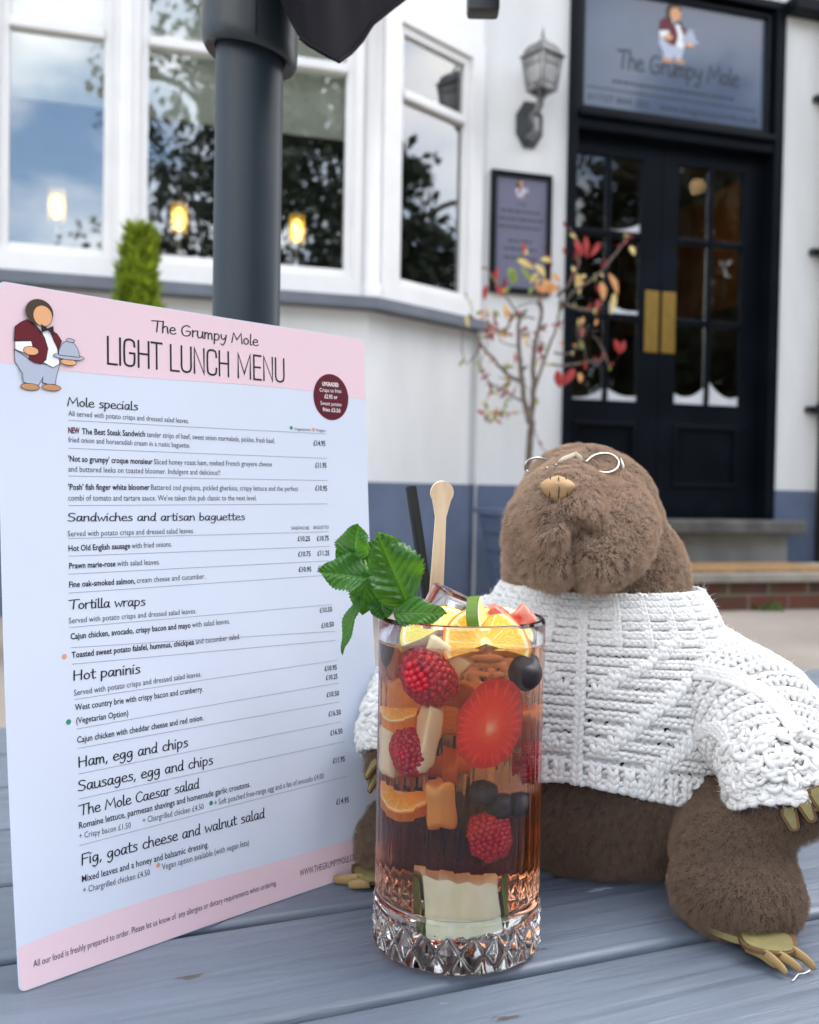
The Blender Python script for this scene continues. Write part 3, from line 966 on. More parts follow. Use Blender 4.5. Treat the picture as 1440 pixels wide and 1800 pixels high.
for i in range(4):
    Mi = Matrix.Rotation(R(90 * i), 3, 'Z')
    for q in (-0.5, 0, 0.5):
        k.tube([Mi @ Vector(fr(q, -1, 0)), Mi @ Vector(fr(q, -1, h_))], 0.0045, 5)
    for z in (0.035, 0.15):
        k.tube([Mi @ Vector(fr(-1, -1, z)), Mi @ Vector(fr(1, -1, z))], 0.0045, 5)
k.build('cage', M_lant, ln, world=False)
k = MB(Lc); k.add([fr(.93 * sx, .93 * sy, z) for z in (0.007, h_) for sx, sy in ((-1, -1), (1, -1), (1, 1), (-1, 1))], [(0, 1, 5, 4), (1, 2, 6, 5), (2, 3, 7, 6), (3, 0, 4, 7)])
k.build('glass', M_lglass, ln, world=False)
k = MB(Lc)
def sq(a, z, n=4): return [(a * sx, a * sy, z) for sx, sy in ((-1, -1), (1, -1), (1, 1), (-1, 1))]
rings = [(0.10, h_), (0.104, h_ + 0.006), (0.086, h_ + 0.02), (0.078, h_ + 0.05), (0.06, h_ + 0.075), (0.035, h_ + 0.092), (0.02, h_ + 0.098), (0.02, h_ + 0.108), (0.006, h_ + 0.112)]
vs = []; fs = []
for a, z in rings: vs += sq(a, z)
for i in range(len(rings) - 1):
    for j in range(4): fs.append((i * 4 + j, i * 4 + (j + 1) % 4, i * 4 + 4 + (j + 1) % 4, i * 4 + 4 + j))
fs += [(3, 2, 1, 0), tuple(len(vs) - 4 + j for j in range(4))]
k.add(vs, fs); k.build('roof', M_lant, ln, world=False)
k = MB(Lc); k.lathe([(0.008, h_ + 0.11), (0.005, h_ + 0.125), (0.011, h_ + 0.135), (0.005, h_ + 0.148), (0.003, h_ + 0.175), (0.0005, h_ + 0.19)], 10)
k.build('finial', M_lantd, ln, smooth=True, world=False)

# ---- candle lamps on the window board
M_bulb = mat('lit_warm_bulb', (1, 0.8, 0.4), 0.5, 0, emit=(1.0, 0.60, 0.10), estr=5.0)
M_lampmetal = mat('brushed_steel_lamp_stem', (0.5, 0.5, 0.5), 0.35, 0.1, 20, metal=0.8)
def lamp_shade_mat():
    m = bpy.data.materials.new('frosted_glass_shade'); m.use_nodes = True
    n = m.node_tree.nodes; l = m.node_tree.links; n.clear()
    o = n.new('ShaderNodeOutputMaterial'); mx = n.new('ShaderNodeMixShader'); mx.inputs[0].default_value = 0.3
    t = n.new('ShaderNodeBsdfTransparent'); t.inputs[0].default_value = (.95, .93, .9, 1)
    d = n.new('ShaderNodeBsdfTranslucent'); d.inputs[0].default_value = (.8, .75, .7, 1)
    l.new(t.outputs[0], mx.inputs[1]); l.new(d.outputs[0], mx.inputs[2]); l.new(mx.outputs[0], o.inputs[0])
    return m
M_shade = lamp_shade_mat()
def on_bay(px, py, yoff):           # pixel -> local (x, z) on the plane y = BAYY + yoff behind the bay glass
    return wpix(px, py, -(BAYY + yoff))
for (px, py, lab) in ((100, 362, 'lit candle lamp in the narrow left window, against reflected sky'),
                      (315, 384, 'lit candle lamp in the bay window behind the yellow green conifer'),
                      (522, 404, 'lit candle lamp in the bay window just right of the parasol pole')):
    x, z = on_bay(px, py, 0.2)
    b0 = BW(x, BAYY + 0.2, 1.856)
    t_ = thing('table_lamp', lab, 'lamp', b0, TH, 'candle lamps along the bay window')
    zc = z - 1.856
    k = MB(); k.lathe([(0.001, 0), (0.045, 0), (0.045, 0.008), (0.01, 0.014), (0.007, 0.03), (0.007, zc - 0.085), (0.03, zc - 0.075), (0.03, zc - 0.068), (0.001, zc - 0.066)], 18)
    k.build('stem', M_lampmetal, t_, smooth=True, auto=40, world=False)
    k = MB(); k.lathe([(0.036, zc - 0.07), (0.037, zc), (0.035, zc + 0.07), (0.033, zc + 0.07), (0.035, zc), (0.034, zc - 0.07)], 20, closed=True)
    k.build('shade', M_shade, t_, smooth=True, world=False)
    k = MB(); k.lathe([(0.001, zc - 0.055), (0.014, zc - 0.045), (0.021, zc - 0.01), (0.02, zc + 0.015), (0.010, zc + 0.04), (0.001, zc + 0.05)], 14)
    k.build('bulb', M_bulb, t_, smooth=True, world=False)

# ---- leaves and plants
def leaf_mat(name, c1, c2, rough=0.5):
    m = mat(name, c1, rough, 0, 30, col2=c2)
    b = m.node_tree.nodes['Principled BSDF']
    nt = m.node_tree
    tr = nt.nodes.new('ShaderNodeBsdfTranslucent'); tr.inputs[0].default_value = (*[min(1, c * 1.4) for c in c2], 1)
    mx = nt.nodes.new('ShaderNodeMixShader'); mx.inputs[0].default_value = 0.3
    out = nt.nodes['Material Output']
    nt.links.new(b.outputs[0], mx.inputs[1]); nt.links.new(tr.outputs[0], mx.inputs[2]); nt.links.new(mx.outputs[0], out.inputs[0])
    return m
L_red = leaf_mat('red_leaf', lin(150, 44, 50), lin(182, 76, 74))
L_dred = leaf_mat('dark_red_leaf', lin(112, 30, 38), lin(150, 50, 50))
L_yel = leaf_mat('yellow_leaf', lin(204, 178, 110), lin(222, 204, 140))
L_org = leaf_mat('orange_leaf', lin(196, 130, 84), lin(220, 168, 112))
L_grn = leaf_mat('green_leaf', lin(110, 134, 60), lin(150, 166, 84))
M_bark = mat('grey_brown_bark', lin(104, 92, 84), 0.9, 0.3, 30, 0.8, 60, bdist=0.004)
def blade(mb, base, tip, wid, side, nrm, cup=0.15):
    base = Vector(base); tip = Vector(tip); d = tip - base
    vs = []
    for i, (t, w_) in enumerate(((0, 0.08), (0.2, 0.7), (0.45, 1.0), (0.7, 0.75), (0.9, 0.3), (1, 0.02))):
        c = base + d * t - nrm * (d.length * 0.18 * t * t)
        vs += [c - side * wid * w_ * .5 + nrm * wid * cup * w_, c, c + side * wid * w_ * .5 + nrm * wid * cup * w_]
    fs = []
    for i in range(5):
        a = i * 3
        fs += [(a, a + 1, a + 4, a + 3), (a + 1, a + 2, a + 5, a + 4)]
    mb.add(vs, fs)

# planter and the little photinia in it
M_planter = mat('blue_grey_painted_planter', lin(84, 98, 124), 0.7, 0.12, 6, 0.4, 40, stretch=(1, 1, 6))
PY = 4.62
pc = W(968, 1000, PY); pc.z = ground_z(pc.x, pc.y)
pl = thing('planter', 'tapered blue grey wooden planter standing between bay and doorstep', 'planter', pc, R(12))
ph = W(920, 905, PY).z - pc.z
k = MB()
for i in range(4):
    Mi = Matrix.Rotation(R(90 * i), 4, 'Z'); k.M = Mi
    nb_ = 5
    for j in range(nb_):
        f0 = j / nb_; f1 = (j + 1) / nb_ - 0.012
        w0 = 0.20 + 0.075 * f0; w1 = 0.20 + 0.075 * f1; z0_, z1_ = ph * f0, ph * f1
        k.add([(-w0, -w0, z0_), (w0, -w0, z0_), (w1, -w1, z1_), (-w1, -w1, z1_), (-w0 + .02, -w0 + .02, z0_), (w0 - .02, -w0 + .02, z0_), (w1 - .02, -w1 + .02, z1_), (-w1 + .02, -w1 + .02, z1_)],
              [(0, 1, 2, 3), (7, 6, 5, 4), (0, 4, 5, 1), (3, 2, 6, 7)])
k.build('box', M_planter, pl, world=False)
k = MB()
for i in range(4):
    k.M = Matrix.Rotation(R(90 * i), 4, 'Z')
    k.prism([(-0.292, -0.292, ph + .001), (0.292, -0.292, ph + .001), (0.25, -0.25, ph + .001), (-0.25, -0.25, ph + .001)], (0, 0, 0.025))
k.build('rim', M_planter, pl, world=False)
k = MB(); k.box(-0.24, 0.24, -0.24, 0.24, ph - 0.10, ph - 0.06); k.build('soil', mat('dark_potting_soil', (0.03, 0.02, 0.015), 1, 0.4, 40, 1, 90), pl, world=False)

tb = W(930, 915, PY); tb.z = pc.z + ph - 0.06
tree = thing('photinia_tree', 'small bare branched tree with red and yellow leaves growing from the planter', 'tree', tb)
def PP(px, py, dy=0.0): return W(px, py, PY + dy)
k = MB(); TW = []
def branch(pts, r0, r1):
    P = [PP(*p) for p in pts]
    Q = []
    for i in range(len(P) - 1):
        a = P[max(i - 1, 0)]; b = P[i]; c = P[i + 1]; d = P[min(i + 2, len(P) - 1)]
        for t in (0, .33, .66):
            Q.append(0.5 * ((2 * b) + (c - a) * t + (2 * a - 5 * b + 4 * c - d) * t * t + (3 * b - a - 3 * c + d) * t ** 3))
    Q.append(P[-1])
    Q = [q + Vector((random.uniform(-1, 1), 0, random.uniform(-1, 1))) * 0.003 for q in Q]
    n = len(Q)
    k.tube(Q, [.82 * (r0 + (r1 - r0) * i / (n - 1)) for i in range(n)], 7)
    if r0 < .012: TW.append(Q)
branch([(930, 935), (931, 860), (929, 800), (934, 745), (928, 715)], .021, .019)
branch([(930, 745), (921, 700), (915, 650), (912, 600), (914, 560), (925, 545)], .017, .008)
branch([(932, 745), (938, 690), (937, 630), (944, 590), (952, 545), (948, 530)], .018, .007)
branch([(938, 690), (950, 655), (962, 620), (975, 585), (985, 540), (982, 500)], .010, .005)
branch([(916, 672), (890, 655), (868, 632), (850, 610), (838, 590)], .011, .006)
branch([(920, 705), (890, 690), (862, 672), (852, 660)], .007, .003)
branch([(840, 600), (845, 640), (855, 665), (862, 690), (850, 708)], .004, .002)
branch([(845, 610), (820, 640), (812, 600), (815, 570)], .004, .002)
branch([(912, 610), (880, 600), (872, 570), (845, 640)], .004, .002)
branch([(980, 520), (1000, 500, -.1), (1015, 470, -.15), (1018, 430, -.15), (1000, 400, -.15)], .009, .004)
branch([(985, 545), (1005, 515, -.1), (1035, 495, -.2), (1065, 468, -.2), (1095, 430, -.2), (1105, 412, -.2)], .011, .004)
branch([(985, 530), (1010, 540, -.1), (1040, 545, -.15), (1060, 532, -.2)], .010, .004)
branch([(975, 620), (1000, 622, -.1), (1020, 600, -.15), (1024, 570, -.15)], .007, .003)
branch([(960, 640), (990, 642, -.1), (1035, 636, -.2), (1065, 626, -.2), (1045, 590, -.2)], .008, .003)
branch([(1065, 626, -.2), (1072, 645, -.2)], .004, .003)
branch([(1015, 600, -.12), (1018, 560, -.12), (1030, 640, -.2)], .003, .002)
branch([(914, 560), (895, 530), (880, 510), (862, 480), (855, 470)], .006, .003)
branch([(950, 540), (940, 500), (925, 470), (918, 440)], .006, .003)
branch([(940, 560), (905, 552), (895, 575)], .005, .003)
branch([(925, 560), (905, 545), (940, 530), (955, 560)], .004, .003)
branch([(820, 560), (830, 545), (822, 520)], .003, .002)
branch([(936, 745), (955, 790), (985, 800)], .003, .002)
for i in range(16):
    x0, y0 = random.uniform(850, 960), random.uniform(560, 720)
    branch([(x0, y0), (x0 + random.uniform(-20, 20), y0 + random.uniform(-25, 25)), (x0 + random.uniform(-35, 35), y0 + random.uniform(-40, 30))], .003, .0015)
k.build('trunk', M_bark, tree, smooth=True)
LV = {n: MB() for n in ('red', 'dred', 'yel', 'org', 'grn')}
def lf(key, x0, y0, x1, y1, wpx, dy=-0.1):
    a, b = PP(x0, y0, dy), PP(x1, y1, dy - 0.03)
    d = (b - a).normalized(); nr = Vector((random.uniform(-.35, .35), -1, random.uniform(-.2, .4))).normalized()
    sd = d.cross(nr).normalized()
    blade(LV[key], a, a.lerp(b, .82), .7 * wpx * PY / FPX, sd, nr, .35)
for spec in ((1010, 422, 1030, 455, 16), (1055, 425, 1035, 455, 16), (1030, 415, 1032, 460, 14)): lf('red', *spec, -.15)
for spec in ((1088, 620, 1080, 590, 16), (1088, 622, 1102, 592, 16)): lf('red', *spec, -.2)
for spec in ((980, 650, 985, 690, 22), (1010, 648, 985, 684, 22), (978, 655, 998, 678, 16)): lf('red', *spec, -.1)
for spec in ((855, 500, 850, 535, 14), (874, 470, 872, 500, 12), (920, 425, 922, 450, 9), (872, 500, 885, 525, 13), (862, 575, 870, 590, 9), (905, 620, 908, 645, 9), (1052, 525, 1048, 555, 14), (1020, 590, 1024, 560, 8), (1098, 430, 1104, 412, 8), (890, 685, 896, 695, 8)): lf('red', *spec)
for spec in ((995, 400, 990, 385, 7), (1008, 420, 1006, 400, 8), (994, 450, 990, 430, 9), (1012, 458, 1014, 430, 9), (970, 470, 962, 440, 8), (960, 440, 954, 430, 6), (885, 510, 890, 480, 10), (868, 545, 872, 575, 8), (1070, 470, 1060, 450, 8), (930, 470, 940, 455, 8), (1048, 500, 1056, 520, 9)): lf('dred', *spec)
for spec in ((910, 455, 945, 475, 16), (940, 465, 965, 490, 18), (950, 455, 975, 460, 16), (1015, 480, 1020, 525, 17), (1020, 488, 1034, 484, 12), (1108, 432, 1118, 452, 13), (1080, 515, 1075, 558, 16), (820, 555, 824, 580, 9), (922, 590, 926, 612, 10), (960, 638, 972, 640, 8), (885, 535, 900, 560, 12), (945, 480, 930, 500, 14)): lf('yel', *spec)
for spec in ((955, 490, 975, 525, 26), (965, 500, 985, 515, 20), (1056, 495, 1064, 535, 20), (1070, 480, 1094, 525, 18), (1018, 655, 1022, 675, 15), (888, 535, 892, 565, 16), (1050, 560, 1046, 575, 8), (985, 600, 992, 610, 8), (970, 480, 990, 500, 14), (940, 500, 965, 520, 18), (875, 520, 895, 500, 12), (1030, 500, 1010, 490, 8)): lf('org', *spec)
for spec in ((895, 470, 912, 500, 22), (905, 480, 900, 505, 18), (935, 505, 930, 520, 12), (842, 545, 836, 558, 9), (885, 515, 900, 500, 12), (915, 470, 940, 500, 14), (1045, 480, 1048, 500, 6), (870, 545, 880, 560, 10)): lf('grn', *spec)
for i in range(210):                                     # small leaves along the twigs
    Q = random.choice(TW); p = Q[random.randrange(len(Q) // 3, len(Q))]
    a = random.uniform(0, 6.28); d = Vector((math.cos(a), random.uniform(-.5, .2), math.sin(a) - .3)).normalized()
    nr = Vector((random.uniform(-.5, .5), -1, random.uniform(-.3, .5))).normalized(); sd = d.cross(nr).normalized()
    l_ = random.uniform(.018, .042)
    blade(LV[random.choice(('dred', 'dred', 'red', 'yel', 'grn', 'grn', 'org'))], p, p + d * l_, l_ * .42, sd, sd.cross(d), .3)
for key, m_, nm in (('red', L_red, 'red_leaves'), ('dred', L_dred, 'dark_red_leaves'), ('yel', L_yel, 'yellow_leaves'), ('org', L_org, 'orange_leaves'), ('grn', L_grn, 'green_leaves')):
    LV[key].build(nm, m_, tree)

# conifer in a pot in front of the bay
M_con = leaf_mat('yellow_green_conifer', lin(62, 86, 22), lin(146, 164, 40), 0.7)
M_pot = mat('terracotta_pot', (0.28, 0.12, 0.07), 0.85, 0.2, 10, 0.3, 60)
CY = 3.3
cb = W(243, 700, CY); cb.z = ground_z(cb.x, CY)
con = thing('conifer', 'small bushy yellow green conifer in front of the bay window', 'conifer', cb)
ztop = W(240, 368, CY).z - cb.z
k = MB(); k.lathe([(0.10, 0), (0.145, 0.30), (0.155, 0.30), (0.155, 0.34), (0.14, 0.34), (0.13, 0.29), (0.001, 0.29)], 22); k.build('pot', M_pot, con, smooth=True, auto=40, world=False)
k = MB(); k.tube([(0, 0, 0.28), (0.005, 0, ztop * .6), (0, 0, ztop * .92)], [0.018, 0.012, 0.004], 7); k.build('trunk', M_bark, con, world=False)
k = MB()
z0_ = 0.36
for i in range(1500):
    t = random.random() ** 0.9
    z = z0_ + (ztop - z0_ - 0.08) * t
    rr_ = 0.112 * (0.80 + 0.5 * math.sin(min(1, t * 1.3) * math.pi)) * (1 - 0.62 * t ** 2.2) * random.uniform(0.35, 1.0)
    a = random.uniform(0, 2 * math.pi)
    rr_ *= 1 + 0.18 * math.sin(3 * a + z * 9)
    p = Vector((math.cos(a) * rr_, math.sin(a) * rr_, z))
    d = Vector((math.cos(a) * 0.55, math.sin(a) * 0.55, 1.0)).normalized()
    for q in range(7):
        dd = (d + Vector((random.uniform(-.5, .5), random.uniform(-.5, .5), random.uniform(-.3, .3)))).normalized()
        s_ = dd.cross(Vector((random.uniform(-1, 1), random.uniform(-1, 1), .2))).normalized()
        l_ = random.uniform(0.03, 0.062)
        k.add([p, p + dd * l_ * .5 + s_ * 0.0038, p + dd * l_, p + dd * l_ * .5 - s_ * 0.0038], [(0, 1, 2, 3)])
k.build('foliage', M_con, con, world=False)

# small red leaved shrub in a pot, mostly behind the menu
RY = 3.1
rb = W(480, 800, RY); rb.z = ground_z(rb.x, RY)
shr = thing('red_shrub', 'small red leaved potted shrub just showing right of the parasol pole', 'shrub', rb)
k = MB(); k.lathe([(0.09, 0), (0.13, 0.26), (0.14, 0.26), (0.14, 0.30), (0.125, 0.30), (0.12, 0.26), (0.001, 0.26)], 22); k.build('pot', M_pot, shr, smooth=True, auto=40, world=False)
k = MB()
ht = W(500, 556, RY).z - rb.z
tips = []
for i in range(9):
    a = i * 0.7; e = Vector((math.cos(a) * 0.07 * (i % 3) / 2 + .01, math.sin(a) * 0.05, ht * random.uniform(.8, .97)))
    k.tube([(0, 0, 0.25), e * 0.5 + Vector((0, 0, .1)), e], [0.006, 0.004, 0.002], 5); tips.append(e)
k.build('stem', M_bark, shr, world=False)
for nm, m_ in (('red_leaves', L_red), ('dark_red_leaves', L_dred), ('green_leaves', L_grn)):
    k = MB()
    for e in tips:
        for q in range(7):
            p = e * random.uniform(0.55, 1.0); a = random.uniform(0, 6.3)
            d = Vector((math.cos(a), math.sin(a), random.uniform(-.4, .6))).normalized(); nr = Vector((0, 0, 1)) if abs(d.z) < .9 else Vector((1, 0, 0))
            sd = d.cross(nr).normalized(); blade(k, p, p + d * 0.05, 0.022, sd, sd.cross(d))
    k.build(nm, m_, shr, world=False)

# ---- trees across the road: they stand behind the photographer and show only as reflections in the windows
M_tree = mat('dark_evergreen_leaves', (0.018, 0.03, 0.014), 0.7, 0.5, 2)
def big_tree(name, lab, x, y, h, rad, seed, cone=0.5, ncl=80):
    rd = random.Random(seed)
    t = thing(name, lab, 'tree', (x, y, 0.0))
    k = MB(); k.tube([(0, 0, -.2), (0.1, 0, h * .4), (0, 0, h * .9)], [0.28, 0.2, 0.05], 9)
    for i in range(14):
        z = h * rd.uniform(.25, .85); a = rd.uniform(0, 6.3); l_ = rad * rd.uniform(.5, .9)
        k.tube([(0, 0, z), (math.cos(a) * l_, math.sin(a) * l_, z + l_ * .25)], [0.07, 0.02], 5)
    k.build('trunk', M_bark, t, world=False)
    k = MB()
    cl = []
    for i in range(ncl):
        u = rd.random(); z = h * (0.16 + 0.84 * u)
        r_ = rad * (1 - cone * u) * math.sqrt(max(0.02, 1 - (max(0, u - .55) / .47) ** 2)) * rd.uniform(.3, 1.0)
        a = rd.uniform(0, 6.3); cl.append((Vector((math.cos(a) * r_, math.sin(a) * r_, z)), rd.uniform(.45, .95) * rad * .33))
    for c, s_ in cl:
        for q in range(95):
            v = Vector((rd.gauss(0, 1), rd.gauss(0, 1), rd.gauss(0, .8))); v.normalize()
            p = c + v * s_ * rd.random() ** .4
            d = Vector((rd.gauss(0, 1), rd.gauss(0, 1), rd.gauss(0, 1))).normalized(); e = d.cross(v).normalized() if d.cross(v).length > .1 else Vector((1, 0, 0))
            l_ = rd.uniform(.10, .22)
            k.add([p, p + d * l_ * .5 + e * l_ * .4, p + d * l_, p + d * l_ * .5 - e * l_ * .4], [(0, 1, 2, 3)])
    k.build('crown', M_tree, t, world=False)
    return t
big_tree('evergreen_tree', 'dark evergreen tree reflected in the wide bay window pane', 5.4, -8.5, 9.6, 4.1, 3, .35, 170)
bt = big_tree('broad_tree', 'broad dark tree across the road, reflected in the canted window and the doors', 13.5, 3.6, 6.0, 2.4, 5)
for i, (x, y, sc_, rz) in enumerate(((9.8, -7.5, 1.35, 1.0), (12.5, -4.0, 1.45, 2.2), (14.5, -.5, 1.4, 3.1), (11.0, -12.0, 1.5, 4.0), (16.5, -8.0, 1.4, .4), (17.5, 6.0, 1.0, 1.7), (11.2, 5.0, 1.0, 5.1), (-8.0, -15.0, .55, 2.5), (-13.0, -12.0, .7, .9), (1.0, -17.0, .5, 3.3))):
    c = copy_tree(bt); c.location = (x, y, 0); c.rotation_euler = (0, 0, rz); c.scale = (sc_, sc_, sc_)
    c['label'] = 'broad dark tree in the row across the road behind the photographer'; c['group'] = 'trees across the road'
hd_ = MB()
for i in range(64):
    a0, a1 = R(-200 + 3.4 * i), R(-200 + 3.4 * (i + 1))
    for (r0, r1) in ((19.0, 20.0),):
        h_ = 1.8 + .5 * math.sin(i * 1.7) + .3 * math.sin(i * 4.1)
        q = [(r0 * math.cos(a0), r0 * math.sin(a0), -.1), (r0 * math.cos(a1), r0 * math.sin(a1), -.1), (r1 * math.cos(a1), r1 * math.sin(a1), -.1), (r1 * math.cos(a0), r1 * math.sin(a0), -.1)]
        hd_.prism(q, (0, 0, h_))
hg = hd_.build('hedge', M_tree, None)
tag(hg, 'long dark hedge across the road behind the photographer', 'hedge')
# ================================================================== TABLE, MENU, PARASOL
TZ = CAMZ - 0.211
TA = math.atan(0.424)
e1 = Vector((math.cos(TA), math.sin(TA), 0)); e2 = Vector((-math.sin(TA), math.cos(TA), 0))
def table_paint():
    m = bpy.data.materials.new('blue_grey_painted_wood'); m.use_nodes = True
    n = m.node_tree.nodes; l = m.node_tree.links; b = n['Principled BSDF']
    tc = n.new('ShaderNodeTexCoord')
    mp = n.new('ShaderNodeMapping'); mp.inputs['Scale'].default_value = (1.2, 16, 16)
    oi = n.new('ShaderNodeObjectInfo')
    ad = n.new('ShaderNodeVectorMath'); ad.operation = 'ADD'
    l.new(tc.outputs['Object'], ad.inputs[0]); l.new(oi.outputs['Random'], ad.inputs[1])
    l.new(ad.outputs[0], mp.inputs[0])
    g1 = n.new('ShaderNodeTexNoise'); g1.inputs['Scale'].default_value = 6; g1.inputs['Detail'].default_value = 7; g1.inputs['Distortion'].default_value = 0.6
    l.new(mp.outputs[0], g1.inputs['Vector'])
    g2 = n.new('ShaderNodeTexNoise'); g2.inputs['Scale'].default_value = 7; g2.inputs['Detail'].default_value = 5
    l.new(ad.outputs[0], g2.inputs['Vector'])
    r = n.new('ShaderNodeValToRGB'); r.color_ramp.elements[0].color = (*lin(78, 87, 100), 1); r.color_ramp.elements[1].color = (*lin(105, 115, 130), 1)
    r.color_ramp.elements[0].position = .3; r.color_ramp.elements[1].position = .7
    mixf = n.new('ShaderNodeMath'); mixf.operation = 'MULTIPLY_ADD'; mixf.inputs[1].default_value = 0.45
    m2 = n.new('ShaderNodeMath'); m2.operation = 'MULTIPLY'; m2.inputs[1].default_value = 0.55
    l.new(g2.outputs['Fac'], m2.inputs[0]); l.new(g1.outputs['Fac'], mixf.inputs[0]); l.new(m2.outputs[0], mixf.inputs[2]); l.new(mixf.outputs[0], r.inputs[0])
    # worn specks where the paint has lifted
    sp = n.new('ShaderNodeTexNoise'); sp.inputs['Scale'].default_value = 26; sp.inputs['Detail'].default_value = 9; sp.inputs['Roughness'].default_value = 0.65
    mp3 = n.new('ShaderNodeMapping'); mp3.inputs['Scale'].default_value = (0.6, 2.2, 2.2)
    l.new(ad.outputs[0], mp3.inputs[0]); l.new(mp3.outputs[0], sp.inputs['Vector'])
    rs = n.new('ShaderNodeValToRGB'); rs.color_ramp.elements[0].position = .675; rs.color_ramp.elements[1].position = .70
    l.new(sp.outputs['Fac'], rs.inputs[0])
    mx = n.new('ShaderNodeMix'); mx.data_type = 'RGBA'; mx.inputs[7].default_value = (*lin(170, 180, 192), 1)
    l.new(rs.outputs[0], mx.inputs[0]); l.new(r.outputs[0], mx.inputs[6])
    rd = n.new('ShaderNodeValToRGB'); rd.color_ramp.elements[0].position = .315; rd.color_ramp.elements[1].position = .335
    rd.color_ramp.elements[0].color = (1, 1, 1, 1); rd.color_ramp.elements[1].color = (0, 0, 0, 1)
    l.new(sp.outputs['Fac'], rd.inputs[0])
    mx2 = n.new('ShaderNodeMix'); mx2.data_type = 'RGBA'; mx2.inputs[7].default_value = (*lin(70, 68, 66), 1)
    l.new(rd.outputs[0], mx2.inputs[0]); l.new(mx.outputs[2], mx2.inputs[6]); l.new(mx2.outputs[2], b.inputs['Base Color'])
    mr = n.new('ShaderNodeMapRange'); mr.inputs['To Min'].default_value = .34; mr.inputs['To Max'].default_value = .58
    l.new(g1.outputs['Fac'], mr.inputs[0]); l.new(mr.outputs[0], b.inputs['Roughness'])
    bp = n.new('ShaderNodeBump'); bp.inputs['Strength'].default_value = .8; bp.inputs['Distance'].default_value = .002
    l.new(g1.outputs['Fac'], bp.inputs['Height'])
    bp2 = n.new('ShaderNodeBump'); bp2.inputs['Strength'].default_value = .6; bp2.inputs['Distance'].default_value = .0006
    l.new(sp.outputs['Fac'], bp2.inputs['Height']); l.new(bp.outputs[0], bp2.inputs['Normal']); l.new(bp2.outputs[0], b.inputs['Normal'])
    return m
M_table = table_paint()
tab = thing('picnic_table', 'blue grey painted wooden plank table the menu and plush mole stand on', 'table', (0, 0.62, 0), TA)
TI = (Matrix.Translation((0, 0.62, 0)) @ Matrix.Rotation(TA, 4, 'Z')).inverted()
pit = 0.099 * math.cos(TA)
for i in range(-2, 6):
    y0 = (0.410 + 0.099 * i) * math.cos(TA) - 0.62 * math.cos(TA)
    k = MB(); k.box(-1.0, 0.95, y0 + 0.0025, y0 + pit - 0.0025, TZ - 0.034 , TZ + 0.0)
    import bmesh
    me = bpy.data.meshes.new('plank'); me.from_pydata(k.v, [], k.f)
    bm = bmesh.new(); bm.from_mesh(me)
    long_e = [e for e in bm.edges if abs(e.verts[0].co.x - e.verts[1].co.x) > 1 and e.verts[0].co.z > TZ - 0.01]
    bmesh.ops.bevel(bm, geom=long_e, offset=0.0040, segments=4, affect='EDGES', profile=0.5)
    bm.to_mesh(me); bm.free(); me.materials.append(M_table)
    finish('plank', me, tab, True, 30)
for x in (-0.80, 0.75):
    k = MB(); k.box(x - 0.035, x + 0.035, -0.37, 0.34, TZ - 0.105, TZ - 0.0345, 0.003); k.build('cross_beam', M_table, tab, world=False)
    for s in (-1, 1):
        k = MB()
        k.prism([(x + 0.0355, s * 0.20, TZ - 0.04), (x + 0.0355, s * 0.20 + s * 0.09, TZ - 0.04), (x + 0.0355, s * 0.47, -.01), (x + 0.0355, s * 0.38, -.01)], (0.04, 0, 0))
        k.build('leg', M_table, tab, world=False, recalc=True)

# ---- menu: an A4 laminated card leaning back against the parasol pole
LEAN = R(5.1)
mA = Vector((math.cos(R(45)), math.sin(R(45)), 0))
mT = Vector((-math.sin(LEAN) * math.sin(R(45)), math.sin(LEAN) * math.cos(R(45)), math.cos(LEAN)))
mN = mA.cross(mT)
b0 = onz(35, 1748, TZ); MB0 = Vector((b0.x, b0.y, TZ + 0.0006))
def S_menu(s, t, h):
    q = t / 0.297
    bow = 0.0055 * 4 * q * (1 - q) * (1 - 0.35 * s / 0.21) + 0.0012 * math.sin(math.pi * s / 0.21)
    return MB0 + mA * s + mT * t + mN * (h - bow)
def mpix(px, py):
    d = ray(px, py); o = Vector((0, 0, CAMZ)); off = 0.0
    for _ in range(6):
        P0 = MB0 - mN * off
        q = o + d * ((P0 - o).dot(mN) / d.dot(mN)) - P0
        s, t = q.dot(mA), q.dot(mT)
        u = t / 0.297
        off = 0.0055 * 4 * u * (1 - u) * (1 - 0.35 * s / 0.21) + 0.0012 * math.sin(math.pi * s / 0.21)
    return (s, t)
menu = thing('menu_card', 'white and pink light lunch menu card standing upright on the table', 'menu', MB0 + mA * 0.105)
M_paper = mat('laminated_white_card', (0.62, 0.68, 0.80), 0.32, 0.02, 9, 0.04, 30, spec=0.5)
M_pink = mat('printed_pink', lin(226, 200, 210), 0.32, 0.02, 9, spec=0.5)
M_maroon = mat('printed_maroon', lin(90, 18, 38), 0.35, 0.02, 9)
MW, MH, MRD = 0.21, 0.297, 0.0025
def s_lim(t):
    d = min(t, MH - t)
    return MRD - math.sqrt(max(0, MRD ** 2 - (MRD - d) ** 2)) if d < MRD else 0.0
rows = sorted(set([MRD * (1 - math.cos(R(15 * i))) for i in range(7)] + [MH - MRD * (1 - math.cos(R(15 * i))) for i in range(7)] + [MRD + (MH - 2 * MRD) * i / 30 for i in range(31)]))
k = MB(); nS = 16
def row(t, h): a = s_lim(t); return [S_menu(a + (MW - 2 * a) * i / nS, t, h) for i in range(nS + 1)]
nr = len(rows); w_ = nS + 1
vs = []
for h in (0.0, -0.0010):
    for t in rows: vs += row(t, h)
fs = []
for j in range(nr - 1):
    for i in range(nS):
        a = j * w_ + i
        fs.append((a, a + 1, a + w_ + 1, a + w_)); b_ = a + nr * w_
        fs.append((b_, b_ + w_, b_ + w_ + 1, b_ + 1))
